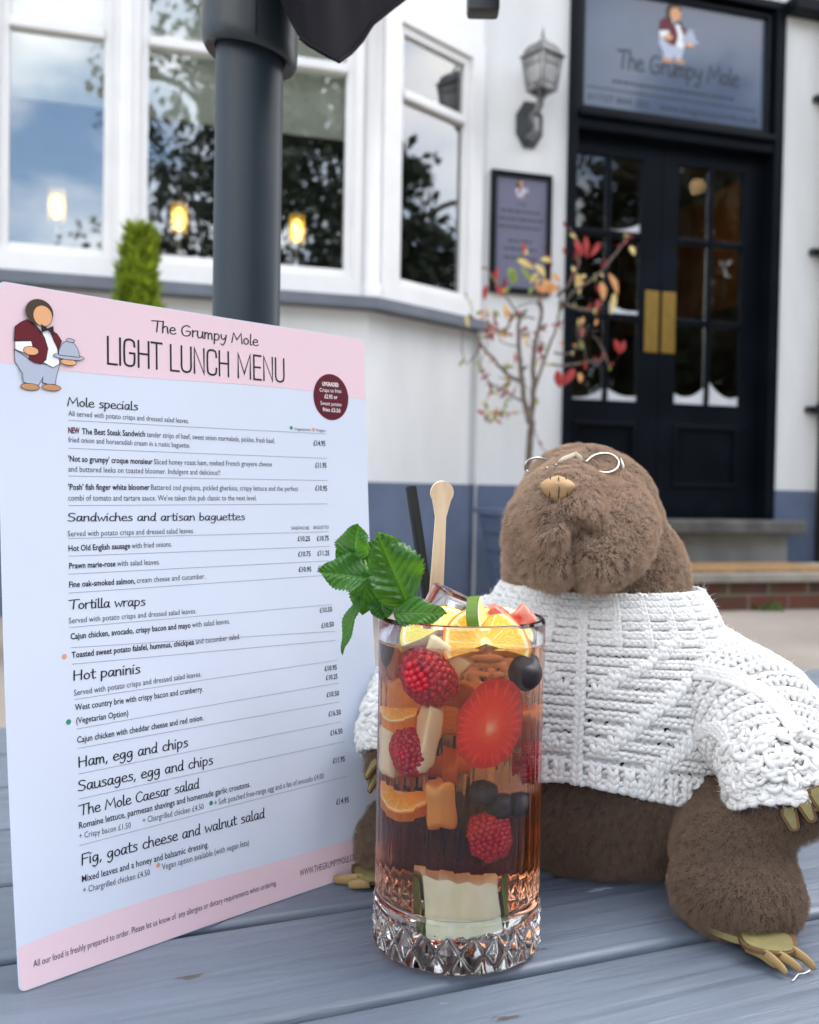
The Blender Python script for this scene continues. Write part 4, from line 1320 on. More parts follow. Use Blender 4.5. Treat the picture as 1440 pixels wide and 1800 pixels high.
bd = [i for i in range(w_)] + [j * w_ + nS for j in range(1, nr)] + [(nr - 1) * w_ + i for i in range(nS - 1, -1, -1)] + [j * w_ for j in range(nr - 2, 0, -1)]
for i in range(len(bd)):
    a, b_ = bd[i], bd[(i + 1) % len(bd)]
    fs.append((b_, a, a + nr * w_, b_ + nr * w_))
k.add(vs, fs); k.build('card', M_paper, menu, smooth=True, auto=40)
# pink bands at top and foot, with their curved edges
def curve_t(pts):
    st_ = sorted(mpix(*p) for p in pts)
    S_ = [p[0] for p in st_]; T_ = [p[1] for p in st_]
    c = np.polyfit(S_, T_, 3)
    return lambda s: float(np.polyval(c, s))
topc = curve_t([(7, 636), (105, 653.5), (210, 660), (321, 667), (440, 677), (550, 689), (632, 701)])
botc = curve_t([(28, 1668), (105, 1636), (229, 1590), (320, 1563), (412, 1538), (520, 1503), (623, 1473)])
k = MB()
def band(lo, hi):
    n1, n2 = 24, 8
    vs = []
    for j in range(n2 + 1):
        for i in range(n1 + 1):
            s = MW * (0.0003 + 0.9994 * i / n1)
            t = lo(s) + (hi(s) - lo(s)) * j / n2
            a = s_lim(t); s = min(max(s, a + 0.0002), MW - a - 0.0002)
            vs.append(S_menu(s, t, 0.00006))
    k.add(vs, [(j * (n1 + 1) + i, j * (n1 + 1) + i + 1, (j + 1) * (n1 + 1) + i + 1, (j + 1) * (n1 + 1) + i) for j in range(n2) for i in range(n1)])
band(topc, lambda s: MH - 0.0003)
k.build('pink_band', M_pink, menu, smooth=True); k = MB()
band(lambda s: 0.0003, botc)
k.build('pink_band', M_pink, menu, smooth=True)
bc = mpix(582, 698)
k = MB()
k.add([S_menu(bc[0] + 0.0125 * math.cos(R(10 * i)), bc[1] + 0.0128 * math.sin(R(10 * i)), 0.00012) for i in range(36)], [tuple(range(36))])
k.build('badge', M_maroon, menu)
def EP(x, y): return mpix(x / 8.0, 500 + y / 8.0)
e0 = EP(200, 1500); e_x = EP(1190, 1000); e_y = EP(200, 240)
EU = (EP(1000, 870)[0] - EP(300, 870)[0]) / 700.0; EV = (EP(600, 300)[1] - EP(600, 1450)[1]) / 1150.0
ec = EP(640, 870)
emblem(S_menu, lambda x, y: (ec[0] + (x - 640) * EU, ec[1] - (y - 870) * EV), 'emblem', menu, outline=7.0)
# lettering: (text, start pixel, end pixel of its baseline, cap height in photo pixels there, style)
IB, IG, IW, IM, IL = Ink(S_menu), Ink(S_menu), Ink(S_menu), Ink(S_menu), Ink(S_menu)
def capm(px, py, h):
    a, b_ = mpix(px, py), mpix(px, py - h)
    return abs(b_[1] - a[1])
def hd(txt, x0, y0, x1, y1, h): IB.hand(txt, mpix(x0, y0), mpix(x1, y1), capm(x0, y0, h), 0.8)
def tx(ink, txt, x0, y0, x1, y1, h, bold=0.0): font_text(ink, txt, mpix(x0, y0), mpix(x1, y1), capm((x0 + x1) / 2, (y0 + y1) / 2, h), bold)
hd('The Grumpy Mole', 267, 582, 453, 608, 19)
IB.hand('LIGHT LUNCH MENU', mpix(188, 639), mpix(500, 672), capm(300, 650, 45), 0.62, CAPS)
hd('Mole specials', 119, 713, 242, 721, 15)
hd('Sandwiches and artisan baguettes', 119, 916, 430, 914, 14)
hd('Tortilla wraps', 121, 1071, 255, 1064, 16)
hd('Hot paninis', 129, 1196, 246, 1183, 17)
hd('Ham, egg and chips', 138, 1349, 330, 1312, 18)
hd('Sausages, egg and chips', 137, 1391, 374, 1343, 18)
hd('The Mole Caesar salad', 139, 1434, 350, 1385, 18)
hd('Fig, goats cheese and walnut salad', 143, 1521, 465, 1437, 19)
BO_ = 0.016
for a in ((IG, 'All served with potato crisps and dressed salad leaves.', 120, 731, 332, 744, 9.5),
    (IM, 'NEW', 120, 761, 140, 762, 10.5, .03), (IB, 'The Best Steak Sandwich', 144, 763, 255, 767.5, 10.5, BO_),
    (IG, 'tender strips of beef, sweet onion marmalade, pickles, fresh basil,', 258, 768, 483, 779, 9.5),
    (IG, 'fried onion and horseradish cream in a rustic baguette.', 120, 777, 334, 787, 9.5), (IB, '£14.95', 551, 783, 572, 784, 9.5, BO_),
    (IB, "'Not so grumpy' croque monsieur", 120, 811, 268, 816, 10.5, BO_), (IG, 'Sliced honey roast ham, melted French gruyere cheese', 270.5, 816, 478, 820, 9.5),
    (IG, 'and buttered leeks on toasted bloomer. Indulgent and delicious!!', 120, 829, 387, 835, 10), (IB, '£11.95', 554, 822, 574, 822.5, 9.5, BO_),
    (IB, "'Posh' fish finger white bloomer", 120, 861, 263, 861, 10.5, BO_), (IG, 'Battered cod goujons, pickled gherkins, crispy lettuce and the perfect', 265.5, 861, 524, 863, 9.5),
    (IG, "combi of tomato and tartare sauce. We've taken this pub classic to the next level.", 120, 880, 451, 879.5, 10), (IB, '£10.95', 554, 862, 575, 863, 9.5, BO_),
    (IG, 'Vegetarian', 517, 756, 546, 757.5, 5), (IG, 'Vegan', 555, 758, 572, 759, 5),
    (IG, 'Served with potato crisps and dressed salad leaves.', 119, 943, 341, 937, 10), (IG, 'SANDWICHES', 512, 931, 544, 931, 6), (IG, 'BAGUETTES', 551, 930, 578, 929.5, 6),
    (IB, 'Hot Old English sausage', 120.5, 969, 229, 964, 10.5, BO_), (IG, 'with fried onions.', 231.5, 964, 302, 960.6, 10), (IB, '£10.25', 523, 951, 545, 951, 9, BO_), (IB, '£10.75', 557, 950.5, 578, 950, 9, BO_),
    (IB, 'Prawn marie-rose', 121.5, 999.5, 203, 995.5, 10.5, BO_), (IG, 'with salad leaves.', 205.5, 995, 281, 992, 10), (IB, '£10.75', 524, 978, 546, 977.6, 9, BO_), (IB, '£11.25', 558, 976.6, 579, 976, 9, BO_),
    (IB, 'Fine oak-smoked salmon,', 121.5, 1032.6, 237.5, 1025.5, 10.5, BO_), (IG, 'cream cheese and cucumber.', 240.6, 1025, 361, 1017, 10), (IB, '£10.95', 525, 1005, 547, 1004.6, 9, BO_), (IB, '£11.50', 559, 1003, 580, 1002, 9, BO_),
    (IG, 'Served with potato crisps and dressed salad leaves.', 121, 1096, 345, 1078, 10), (IB, '£10.50', 562, 1077, 584, 1075, 9, BO_), (IB, '£10.50', 565, 1104, 587, 1101, 9, BO_),
    (IB, 'Cajun chicken, avocado, crispy bacon and mayo', 124, 1124, 335, 1103.5, 10.5, BO_), (IG, 'with salad leaves.', 337.5, 1103, 404, 1096, 10),
    (IB, 'Toasted sweet potato falafel, hummus, chickpea', 126, 1156.5, 341, 1133, 10.5, BO_), (IG, 'and cucumber salad.', 344, 1132.5, 422, 1123, 10),
    (IG, 'Served with potato crisps and dressed salad leaves.', 130, 1223, 354, 1189, 10.5), (IB, '£10.95', 570.6, 1179.5, 592, 1177, 9, BO_), (IB, '£10.25', 573, 1195.5, 593.5, 1193, 9, BO_),
    (IB, 'West country brie with crispy bacon and cranberry.', 132, 1249, 357, 1215.5, 11, .008), (IB, '(Vegetarian Option)', 134, 1272, 225.5, 1258, 11, .008), (IB, '£10.50', 574, 1225.5, 596, 1222.5, 9, BO_),
    (IB, 'Cajun chicken with cheddar cheese and red onion.', 135.6, 1306, 357.5, 1266, 11, .008), (IB, '£16.50', 577.5, 1259.5, 599, 1256, 9.5, BO_), (IB, '£16.50', 580.7, 1293, 602, 1289, 9.5, BO_), (IB, '£11.95', 585, 1342, 606, 1338, 9.5, BO_),
    (IB, 'Romaine lettuce, parmesan shavings and homemade garlic croutons.', 139, 1457, 440, 1383, 11.5, .008), (IG, '+ Crispy bacon £1.50', 139, 1475, 230, 1455, 11), (IG, '+ Chargrilled chicken £4.50', 251, 1447.5, 358, 1422, 11),
    (IG, '+ Soft poached free-range egg and a fan of avocado £4.00', 377, 1416.5, 569, 1368, 10.5), (IB, '£14.95', 591, 1414.5, 613, 1410, 10, BO_),
    (IB, 'Mixed leaves and a honey and balsamic dressing.', 144, 1551, 366.6, 1489, 12, .008), (IG, '+ Chargrilled chicken £4.50', 146, 1570.5, 263.5, 1538, 11.5), (IG, 'Vegan option available (with vegan feta)', 285, 1529.5, 437.7, 1485.5, 11.5),
    (IB, 'WWW.THEGRUMPYMOLE.CO.UK', 527, 1541, 637, 1508, 12), (IB, 'All our food is freshly prepared to order. Please let us know of  any allergies or dietary requirements when ordering.', 58.7, 1700.5, 486, 1556, 11.5),
    (IW, 'UPGRADES:', 566, 678, 595, 680, 7, .03), (IW, 'Crisps to fries', 561.5, 688.5, 599.5, 691, 7), (IW, '£2.95 or', 570, 700, 592.6, 701.6, 7, .02), (IW, 'Sweet potato', 563, 711.5, 600, 714.5, 7), (IW, 'fries £3.50', 567, 722.5, 598, 725.5, 7, .015)):
    tx(*a)
for (x0, y0, x1, y1) in ((120, 739, 573, 763), (120, 788, 575, 806), (120, 837, 576, 845), (120, 889, 576, 886), (120, 947, 578, 935), (120, 978, 580, 960.6), (120, 1009.6, 580, 986), (120, 1043, 581, 1011),
                         (121, 1103.5, 584, 1063), (124, 1139, 589, 1110), (126, 1168, 590, 1126), (131, 1230, 592.6, 1161), (134, 1282, 595, 1201), (136.6, 1316, 597, 1234), (138, 1361, 600, 1269), (139, 1405, 605, 1304), (139, 1487, 609.5, 1365)):
    a, b_ = mpix(x0, y0), mpix(x1, y1)
    n_ = 14
    vs = [S_menu(a[0] + (b_[0] - a[0]) * i / n_, a[1] + (b_[1] - a[1]) * i / n_ + dz, 0.0001) for i in range(n_ + 1) for dz in (0, 0.00022)]
    IL.mb.add(vs, [(2 * i, 2 * i + 2, 2 * i + 3, 2 * i + 1) for i in range(n_)])
run_font_jobs()
sign_ink.mb.build('lettering', M_sign_ink, sg, world=False)
ink2.mb.build('lettering', mat('faded_notice_lettering', (0.05, 0.05, 0.07), 0.5, 0), nb, world=False)
IB.mb.build('black_lettering', M_ink, menu)
IG.mb.build('grey_lettering', M_inkgrey, menu)
IM.mb.build('maroon_lettering', M_maroon, menu)
IL.mb.build('ruled_line', mat('printed_hairline', (0.30, 0.31, 0.36), 0.4, 0), menu)
for v in range(len(IW.mb.v)):
    p = Vector(IW.mb.v[v]) + mN * 0.00012; IW.mb.v[v] = tuple(p)
IW.mb.build('white_lettering', mat('print_badge_white', (0.8, 0.78, 0.8), 0.4, 0), menu)
M_dg = mat('printed_green_dot', lin(48, 140, 110), 0.4, 0); M_do = mat('printed_orange_dot', lin(216, 150, 124), 0.4, 0)
for (px, py, r_, m_, nm) in ((512, 752, 3.2, M_dg, 'green_dot'), (551, 755, 3.2, M_do, 'orange_dot'), (113, 1154, 4.6, M_do, 'orange_dot'), (120.5, 1269, 4.8, M_dg, 'green_dot'), (371, 1411.6, 4, M_dg, 'green_dot'), (278, 1521, 4.2, M_do, 'orange_dot')):
    c_ = mpix(px, py); rr = capm(px, py, r_)
    k = MB(); k.add([S_menu(c_[0] + rr * math.cos(R(20 * i)), c_[1] + rr * math.sin(R(20 * i)), 0.00012) for i in range(18)], [tuple(range(18))]); k.build(nm, m_, menu)

# ---- parasol
M_pole = mat('dark_slate_powder_coat', lin(40, 50, 58), 0.42, 0.08, 20, 0.15, 400, spec=0.4, bdist=0.0004)
M_plastic = mat('dark_grey_plastic', lin(34, 41, 46), 0.36, 0.08, 20, 0.12, 300, bdist=0.0005)
M_canopy = mat('charcoal_canopy_fabric', lin(26, 25, 32), 0.9, 0.1, 30, 0.25, 900, spec=0.2, bdist=0.0005)
pp = W(435, 400, 0.74)
par = thing('parasol', 'closed charcoal parasol on a thick slate grey pole through the table', 'parasol', (pp.x, pp.y, 0))
k = MB(); k.lathe([(0.0247, 0.05), (0.0247, 2.42)], 48); k.build('pole', M_pole, par, smooth=True, auto=40, world=False)
k = MB(); k.lathe([(0.001, 0.0), (0.22, 0.0), (0.22, 0.04), (0.20, 0.05), (0.03, 0.06), (0.03, 0.10), (0.026, 0.10)], 36); k.build('base', M_plastic, par, smooth=True, auto=40, world=False)
k = MB(); k.lathe([(0.0252, TZ + 0.0005), (0.036, TZ + 0.0005), (0.035, TZ + 0.006), (0.0255, TZ + 0.007)], 36, closed=True); k.build('collar', M_plastic, par, smooth=True, auto=40, world=False)
hz = W(470, 70, 0.705).z
k = MB()
prof = [(0.0256, 0.003), (0.0325, 0.0), (0.0345, 0.003), (0.035, 0.012), (0.0355, 0.17), (0.032, 0.178), (0.0256, 0.18)]
n_ = 48; vs = []
for (r_, z) in prof:
    for j in range(n_):
        a = 2 * math.pi * j / n_
        x, y = r_ * math.cos(a), r_ * math.sin(a)
        fl = 1.0 if z > .16 else 1.0
        zz = hz + z + (0.006 * (-x / 0.035) + 0.004 * (x < 0) * (x / .035) ** 2) * (1 if z < .1 else 0)
        vs.append((x * 1.0, y * 1.05, zz))
fs = [(i * n_ + j, i * n_ + (j + 1) % n_, (i + 1) * n_ + (j + 1) % n_, (i + 1) * n_ + j) for i in range(len(prof) - 1) for j in range(n_)]
k.add(vs, fs); ho = k.build('crank_housing', M_plastic, par, smooth=True, auto=35, world=False)
k = MB(); k.box(0.0098, 0.0104, -0.0364, -0.03, hz + 0.004, hz + 0.165); k.build('seam', M_black, ho, world=False)
k = MB(); k.tube([(-0.035, 0.01, hz + .11), (-0.06, 0.012, hz + .11), (-0.06, 0.012, hz + .15), (-0.10, 0.014, hz + .15)], 0.006, 10); k.build('crank_handle', M_plastic, ho, smooth=True, auto=40, world=False)
apex = Vector((pp.x, pp.y, 2.36))
hem = [W(505, 30, .695), W(527, 70, .69), W(545, 84, .692), W(575, 101, .70), W(596, 112, .71), W(617, 97, .722), W(636, 76, .73), W(655, 46, .738), W(690, 18, .75), W(740, -20, .765), W(800, -55, .79),
       Vector((pp.x + .13, pp.y + .10, 1.43)), Vector((pp.x + .04, pp.y + .15, 1.37)), Vector((pp.x - .07, pp.y + .14, 1.43)), Vector((pp.x - .13, pp.y + .05, 1.40)), Vector((pp.x - .11, pp.y - .04, 1.43)), Vector((pp.x - .03, pp.y - .06, 1.42)), W(480, -30, .68)]
k = MB(); nh = len(hem); nv = 14
def cfn(i, v):
    h_ = hem[i % nh]; t = v ** 0.9
    tgt = Vector((pp.x, pp.y, 0)) + (Vector((h_.x, h_.y, 0)) - Vector((pp.x, pp.y, 0))) * (0.32 + 0.0 * t)
    p = h_.lerp(Vector((tgt.x, tgt.y, apex.z)), t)
    fold = 0.014 * math.sin(i * 2.4) * math.sin(min(1, t * 3) * math.pi * .5)
    out = (Vector((h_.x - pp.x, h_.y - pp.y, 0))).normalized()
    return p + out * fold
vs = []; fs = []
for j in range(nv + 1):
    for i in range(nh): vs.append(cfn(i, (j / nv) ** 2))
for j in range(nv):
    for i in range(nh): fs.append((j * nh + i, j * nh + (i + 1) % nh, (j + 1) * nh + (i + 1) % nh, (j + 1) * nh + i))
k.add(vs, fs); co = k.build('canopy', M_canopy, par, smooth=True)
md = co.modifiers.new('thick', 'SOLIDIFY'); md.thickness = 0.0012
ms = co.modifiers.new('sub', 'SUBSURF'); ms.levels = 2; ms.render_levels = 2
k = MB(); k.tube([p + Vector((0, -0.0012, 0.001)) for p in hem[1:11]], 0.0014, 8); k.build('hem', M_canopy, co, smooth=True)
tip = W(849, 27, .80)
k = MB()
k.tube([tip + Vector((0, 0, 0.028)), tip + Vector((-.02, -.005, .25)), Vector((pp.x + .03, pp.y, 2.30))], 0.009, 8, flat=.7)
rb_ = k.build('rib', M_pole, par, smooth=True)
k = MB(); k.box(tip.x - 0.0128, tip.x + 0.0128, tip.y - 0.009, tip.y + 0.009, tip.z, tip.z + 0.075, 0.0035)
k.build('end_cap', mat('glossy_black_plastic', (0.012, 0.014, 0.016), 0.25, 0.1, 20), rb_, smooth=True, auto=30)
for a in (60, 120, 180, 250, 320):
    d = Vector((math.cos(R(a)), math.sin(R(a)), 0))
    q = Vector((pp.x, pp.y, 1.50)) + d * 0.17
    k = MB(); k.tube([q, Vector((pp.x, pp.y, 2.30)) + d * 0.03], 0.009, 8, flat=.7); k.build('rib', M_pole, par, smooth=True)
# ================================================================== GLASS, DRINK, FRUIT, MINT
fb = onz(800, 1727, TZ)
GR = 0.0388
gx = W(801, 1670, fb.y + GR).x; gy = fb.y + GR
GC = Vector((gx, gy, TZ + 0.0004))
GH = 0.1525
glass = thing('highball_glass', 'tall fluted highball glass with diamond cut base holding the fruit drink', 'glass', GC)
def glass_mat(name='clear_glass', ior=1.5):
    m = bpy.data.materials.new(name); m.use_nodes = True
    b = m.node_tree.nodes['Principled BSDF']
    b.inputs['Base Color'].default_value = (0.985, 0.985, 0.99, 1); b.inputs['Roughness'].default_value = 0.0
    b.inputs['Transmission Weight'].default_value = 1.0; b.inputs['IOR'].default_value = ior
    return m
M_glass = glass_mat()
M_wet = glass_mat('glass_wetted_by_drink', 1.5 / 1.33)       # the inner wall below the surface of the drink
NF = 38; NA = NF * 8
FLOOR = 0.0215; RI = 0.0352; LZ = 0.1415
def flute(a, z):
    # shallow convex panels between z = 26 mm and z = 128 mm
    w_ = min(1, max(0, (z - 0.0265) / 0.003)) * min(1, max(0, (0.128 - z) / 0.012))
    c = abs(math.sin(a * NF / 2))
    return -0.00032 * w_ * (1 - c) ** 1.5
outer = [0.0265, 0.028, 0.0295, 0.032, 0.045, 0.06, 0.075, 0.09, 0.105, 0.116, 0.120, 0.124, 0.128, 0.132, 0.140, 0.148, 0.1508, 0.1520]
k = MB()
vs = []; fs = []
def ringr(fn):
    o = len(vs)
    for j in range(NA):
        a = 2 * math.pi * j / NA
        r_, z = fn(a)
        vs.append((r_ * math.cos(a), r_ * math.sin(a), z))
    return o
def band_(o1, o2):
    for j in range(NA):
        j2 = (j + 1) % NA
        fs.append((o1 + j, o1 + j2, o2 + j2, o2 + j))
# base foot and cut diamonds
ND = 22; zb0, zb1, zb2 = 0.0030, 0.0105, 0.0185
def rcut(a, z):
    u = a * ND / (2 * math.pi)
    q = (z - zb0) / (zb2 - zb0)          # 0..1
    # diamond lattice: peaks at alternating half steps
    d1 = abs(((u + q) % 1.0) - 0.5) * 2; d2 = abs(((u - q) % 1.0) - 0.5) * 2
    return 0.0374 + 0.0020 * min(1 - d1, 1 - d2)
zc_ = [zb0 + (zb2 - zb0) * i / 16 for i in range(17)]
o = ringr(lambda a: (0.002, 0.0005)); first = o
p_ = o
for fn in ([lambda a: (0.033, 0.0005), lambda a: (0.036, 0.001), lambda a: (0.0378, 0.0025)]):
    o = ringr(fn); band_(p_, o); p_ = o
for z in zc_:
    o = ringr(lambda a, z=z: (rcut(a, z), z)); band_(p_, o); p_ = o
for (r_, z) in ((0.0388, 0.0192), (0.0389, 0.0215), (0.0384, 0.0235), (0.0372, 0.0248), (0.0368, 0.0256)):
    o = ringr(lambda a, r_=r_, z=z: (r_, z)); band_(p_, o); p_ = o
for z in outer:
    o = ringr(lambda a, z=z: (0.0383 + flute(a, z) + (0.0004 if z > .13 else 0) - (0.0006 if z > 0.1515 else 0) - (.0006 if z < .027 else 0), z)); band_(p_, o); p_ = o
for (r_, z) in ((0.0372, GH), (0.0362, 0.1519), (0.0357, 0.1505), (0.0354, 0.146)):
    o = ringr(lambda a, r_=r_, z=z: (r_, z)); band_(p_, o); p_ = o
for z in (LZ, 0.12, 0.08, 0.045, FLOOR + 0.006):
    o = ringr(lambda a, z=z: (RI, z)); band_(p_, o); p_ = o
    if z == LZ: wet0 = len(fs)
for (r_, z) in ((0.0345, FLOOR + 0.003), (0.033, FLOOR + 0.001), (0.030, FLOOR), (0.002, FLOOR)):
    o = ringr(lambda a, r_=r_, z=z: (r_, z)); band_(p_, o); p_ = o
fs.append(tuple(p_ + j for j in range(NA)))
wet1 = len(fs)
fs.append(tuple(first + j for j in range(NA - 1, -1, -1)))
k.add(vs, fs)
k.m = [1 if wet0 <= i < wet1 else 0 for i in range(len(k.f))]
go = k.build('tumbler', [M_glass, M_wet], glass, smooth=True, auto=25, world=False)

def drink_mat():
    m = bpy.data.materials.new('amber_red_drink'); m.use_nodes = True
    nt = m.node_tree; b = nt.nodes['Principled BSDF']
    b.inputs['Base Color'].default_value = (1, 1, 1, 1); b.inputs['Roughness'].default_value = 0.0
    b.inputs['Transmission Weight'].default_value = 1.0; b.inputs['IOR'].default_value = 1.33
    va = nt.nodes.new('ShaderNodeVolumeAbsorption')
    va.inputs['Color'].default_value = (0.885, 0.53, 0.22, 1); va.inputs['Density'].default_value = 48
    nt.links.new(va.outputs[0], nt.nodes['Material Output'].inputs['Volume'])
    # only the free surface bends light here: at the wall the glass itself carries the glass-to-drink boundary
    ge = nt.nodes.new('ShaderNodeNewGeometry'); sp = nt.nodes.new('ShaderNodeSeparateXYZ'); gt = nt.nodes.new('ShaderNodeMath')
    gt.operation = 'GREATER_THAN'; gt.inputs[1].default_value = GC.z + LZ - .0012
    tr = nt.nodes.new('ShaderNodeBsdfTransparent'); mx = nt.nodes.new('ShaderNodeMixShader')
    nt.links.new(ge.outputs['Position'], sp.inputs[0]); nt.links.new(sp.outputs[2], gt.inputs[0]); nt.links.new(gt.outputs[0], mx.inputs[0])
    nt.links.new(tr.outputs[0], mx.inputs[1]); nt.links.new(b.outputs[0], mx.inputs[2]); nt.links.new(mx.outputs[0], nt.nodes['Material Output'].inputs['Surface'])
    return m
M_drink = drink_mat()
k = MB()
k.lathe([(0.001, FLOOR + .0001), (0.030, FLOOR + .0001), (0.0329, FLOOR + 0.0011), (0.0344, FLOOR + 0.0031), (RI - .0001, FLOOR + 0.006), (RI - .0001, 0.08), (RI - .0001, LZ + 0.0001), (0.0345, LZ), (0.032, LZ - .0002), (0.001, LZ - .0002)], 96, GC)
dr = k.build('fruit_punch', M_drink, None, smooth=True, auto=40)
tag(dr, 'amber red fruit punch filling the tall glass', 'drink')

# helpers for fruit: place by photo pixel at depth just inside the front of the glass
def GP(px, py, d):            # d: metres behind the front inner wall
    return W(px, py, gy - RI + d)
def uvmesh(mb_v, mb_f, uvs, name, m, parent, smooth=True, auto=None):
    me = bpy.data.meshes.new(name)
    o = ORG.get(parent.name, Vector()) if parent is not None else Vector()
    me.from_pydata([tuple(Vector(v) - o) for v in mb_v], [], mb_f)
    ul = me.uv_layers.new(name='UVMap')
    for lp in me.loops: ul.data[lp.index].uv = uvs[lp.vertex_index]
    me.materials.append(m)
    return finish(name, me, parent, smooth, auto)
M_rasp = mat('raspberry_skin', lin(176, 6, 34), 0.34, 0.15, 200, sss=0.12)
M_blue = mat('blueberry_skin', (0.012, 0.006, 0.012), 0.55, 0.5, 120, 0.2, 400, bdist=0.0005)
def icos(sub=1):
    import bmesh
    bm = bmesh.new(); bmesh.ops.create_icosphere(bm, subdivisions=sub, radius=1.0)
    V = [v.co.copy() for v in bm.verts]; F = [tuple(v.index for v in f.verts) for f in bm.faces]; bm.free(); return V, F
ICO1, ICO2, ICO3 = icos(1), icos(2), icos(3)
def raspberry(c, r, axis, lab):
    c = Vector(c); q = Vector((0, 0, 1)).rotation_difference(Vector(axis).normalized())
    k = MB(); V, F = ICO2
    rings = 10
    for i in range(rings):
        u = (i + 0.5) / rings
        th = math.acos(1 - 1.9 * u); n = max(1, int(round(17 * math.sin(th) + 1)))
        for j in range(n):
            a = 2 * math.pi * (j + 0.5 * (i % 2)) / n
            p = Vector((math.sin(th) * math.cos(a) * r * .93, math.sin(th) * math.sin(a) * r * .93, math.cos(th) * r * 1.15))
            rr = r * 0.215 * random.uniform(.86, 1.1)
            k.add([c + q @ (p + v * rr) for v in V], F)
    k.add([c + q @ (Vector((v.x * r * 1.03, v.y * r * 1.03, v.z * r * 1.24))) for v in V], F)
    return tag(k.build('raspberry', M_rasp, None, smooth=True), lab, 'raspberry', 'raspberries in the drink')
def blueberry(c, r, axis, lab):
    c = Vector(c); q = Vector((0, 0, 1)).rotation_difference(Vector(axis).normalized())
    k = MB(); V, F = ICO3
    pts = []
    for v in V:
        s = 1.0
        rad = math.hypot(v.x, v.y)
        if v.z > 0 and rad < 0.42: s = 1 - 0.22 * (1 - (rad / .42) ** 2)
        if v.z > 0 and 0.36 < rad < 0.52: s += 0.05 * (0.6 + 0.4 * math.cos(5 * math.atan2(v.y, v.x)))
        pts.append(c + q @ Vector((v.x * r, v.y * r, v.z * r * .88 * s)))
    k.add(pts, F)
    return tag(k.build('blueberry', M_blue, None, smooth=True), lab, 'blueberry', 'blueberries in the drink')
raspberry(GP(757, 1189, .0115), .0105, (-.5, -.2, .6), 'large raspberry near the top left of the drink')
raspberry(GP(728, 1318, .016), .0088, (0.2, -.4, -.8), 'raspberry at the left edge of the glass below the orange slice')
raspberry(GP(856, 1464, .011), .0088, (0.3, -.3, -.9), 'raspberry low in the drink right under the blueberries')
raspberry(GP(914, 1335, .031), .0075, (0, -.4, -.8), 'raspberry at the right edge beside the strawberry half')
blueberry(GP(919, 1180, .0145), .0090, (.3, -.5, .6), 'large dark blueberry at the top right of the drink')
blueberry(GP(845, 1390, .0085), .0062, (0, -.5, .8), 'blueberry directly under the strawberry half, leftmost of the low trio')
blueberry(GP(874, 1414, .0105), .0060, (.3, -.8, -.1), 'blueberry above the low raspberry, middle of the low trio')
blueberry(GP(903, 1410, .017), .0058, (.5, -.5, .3), 'blueberry low on the right, rightmost of the low trio')

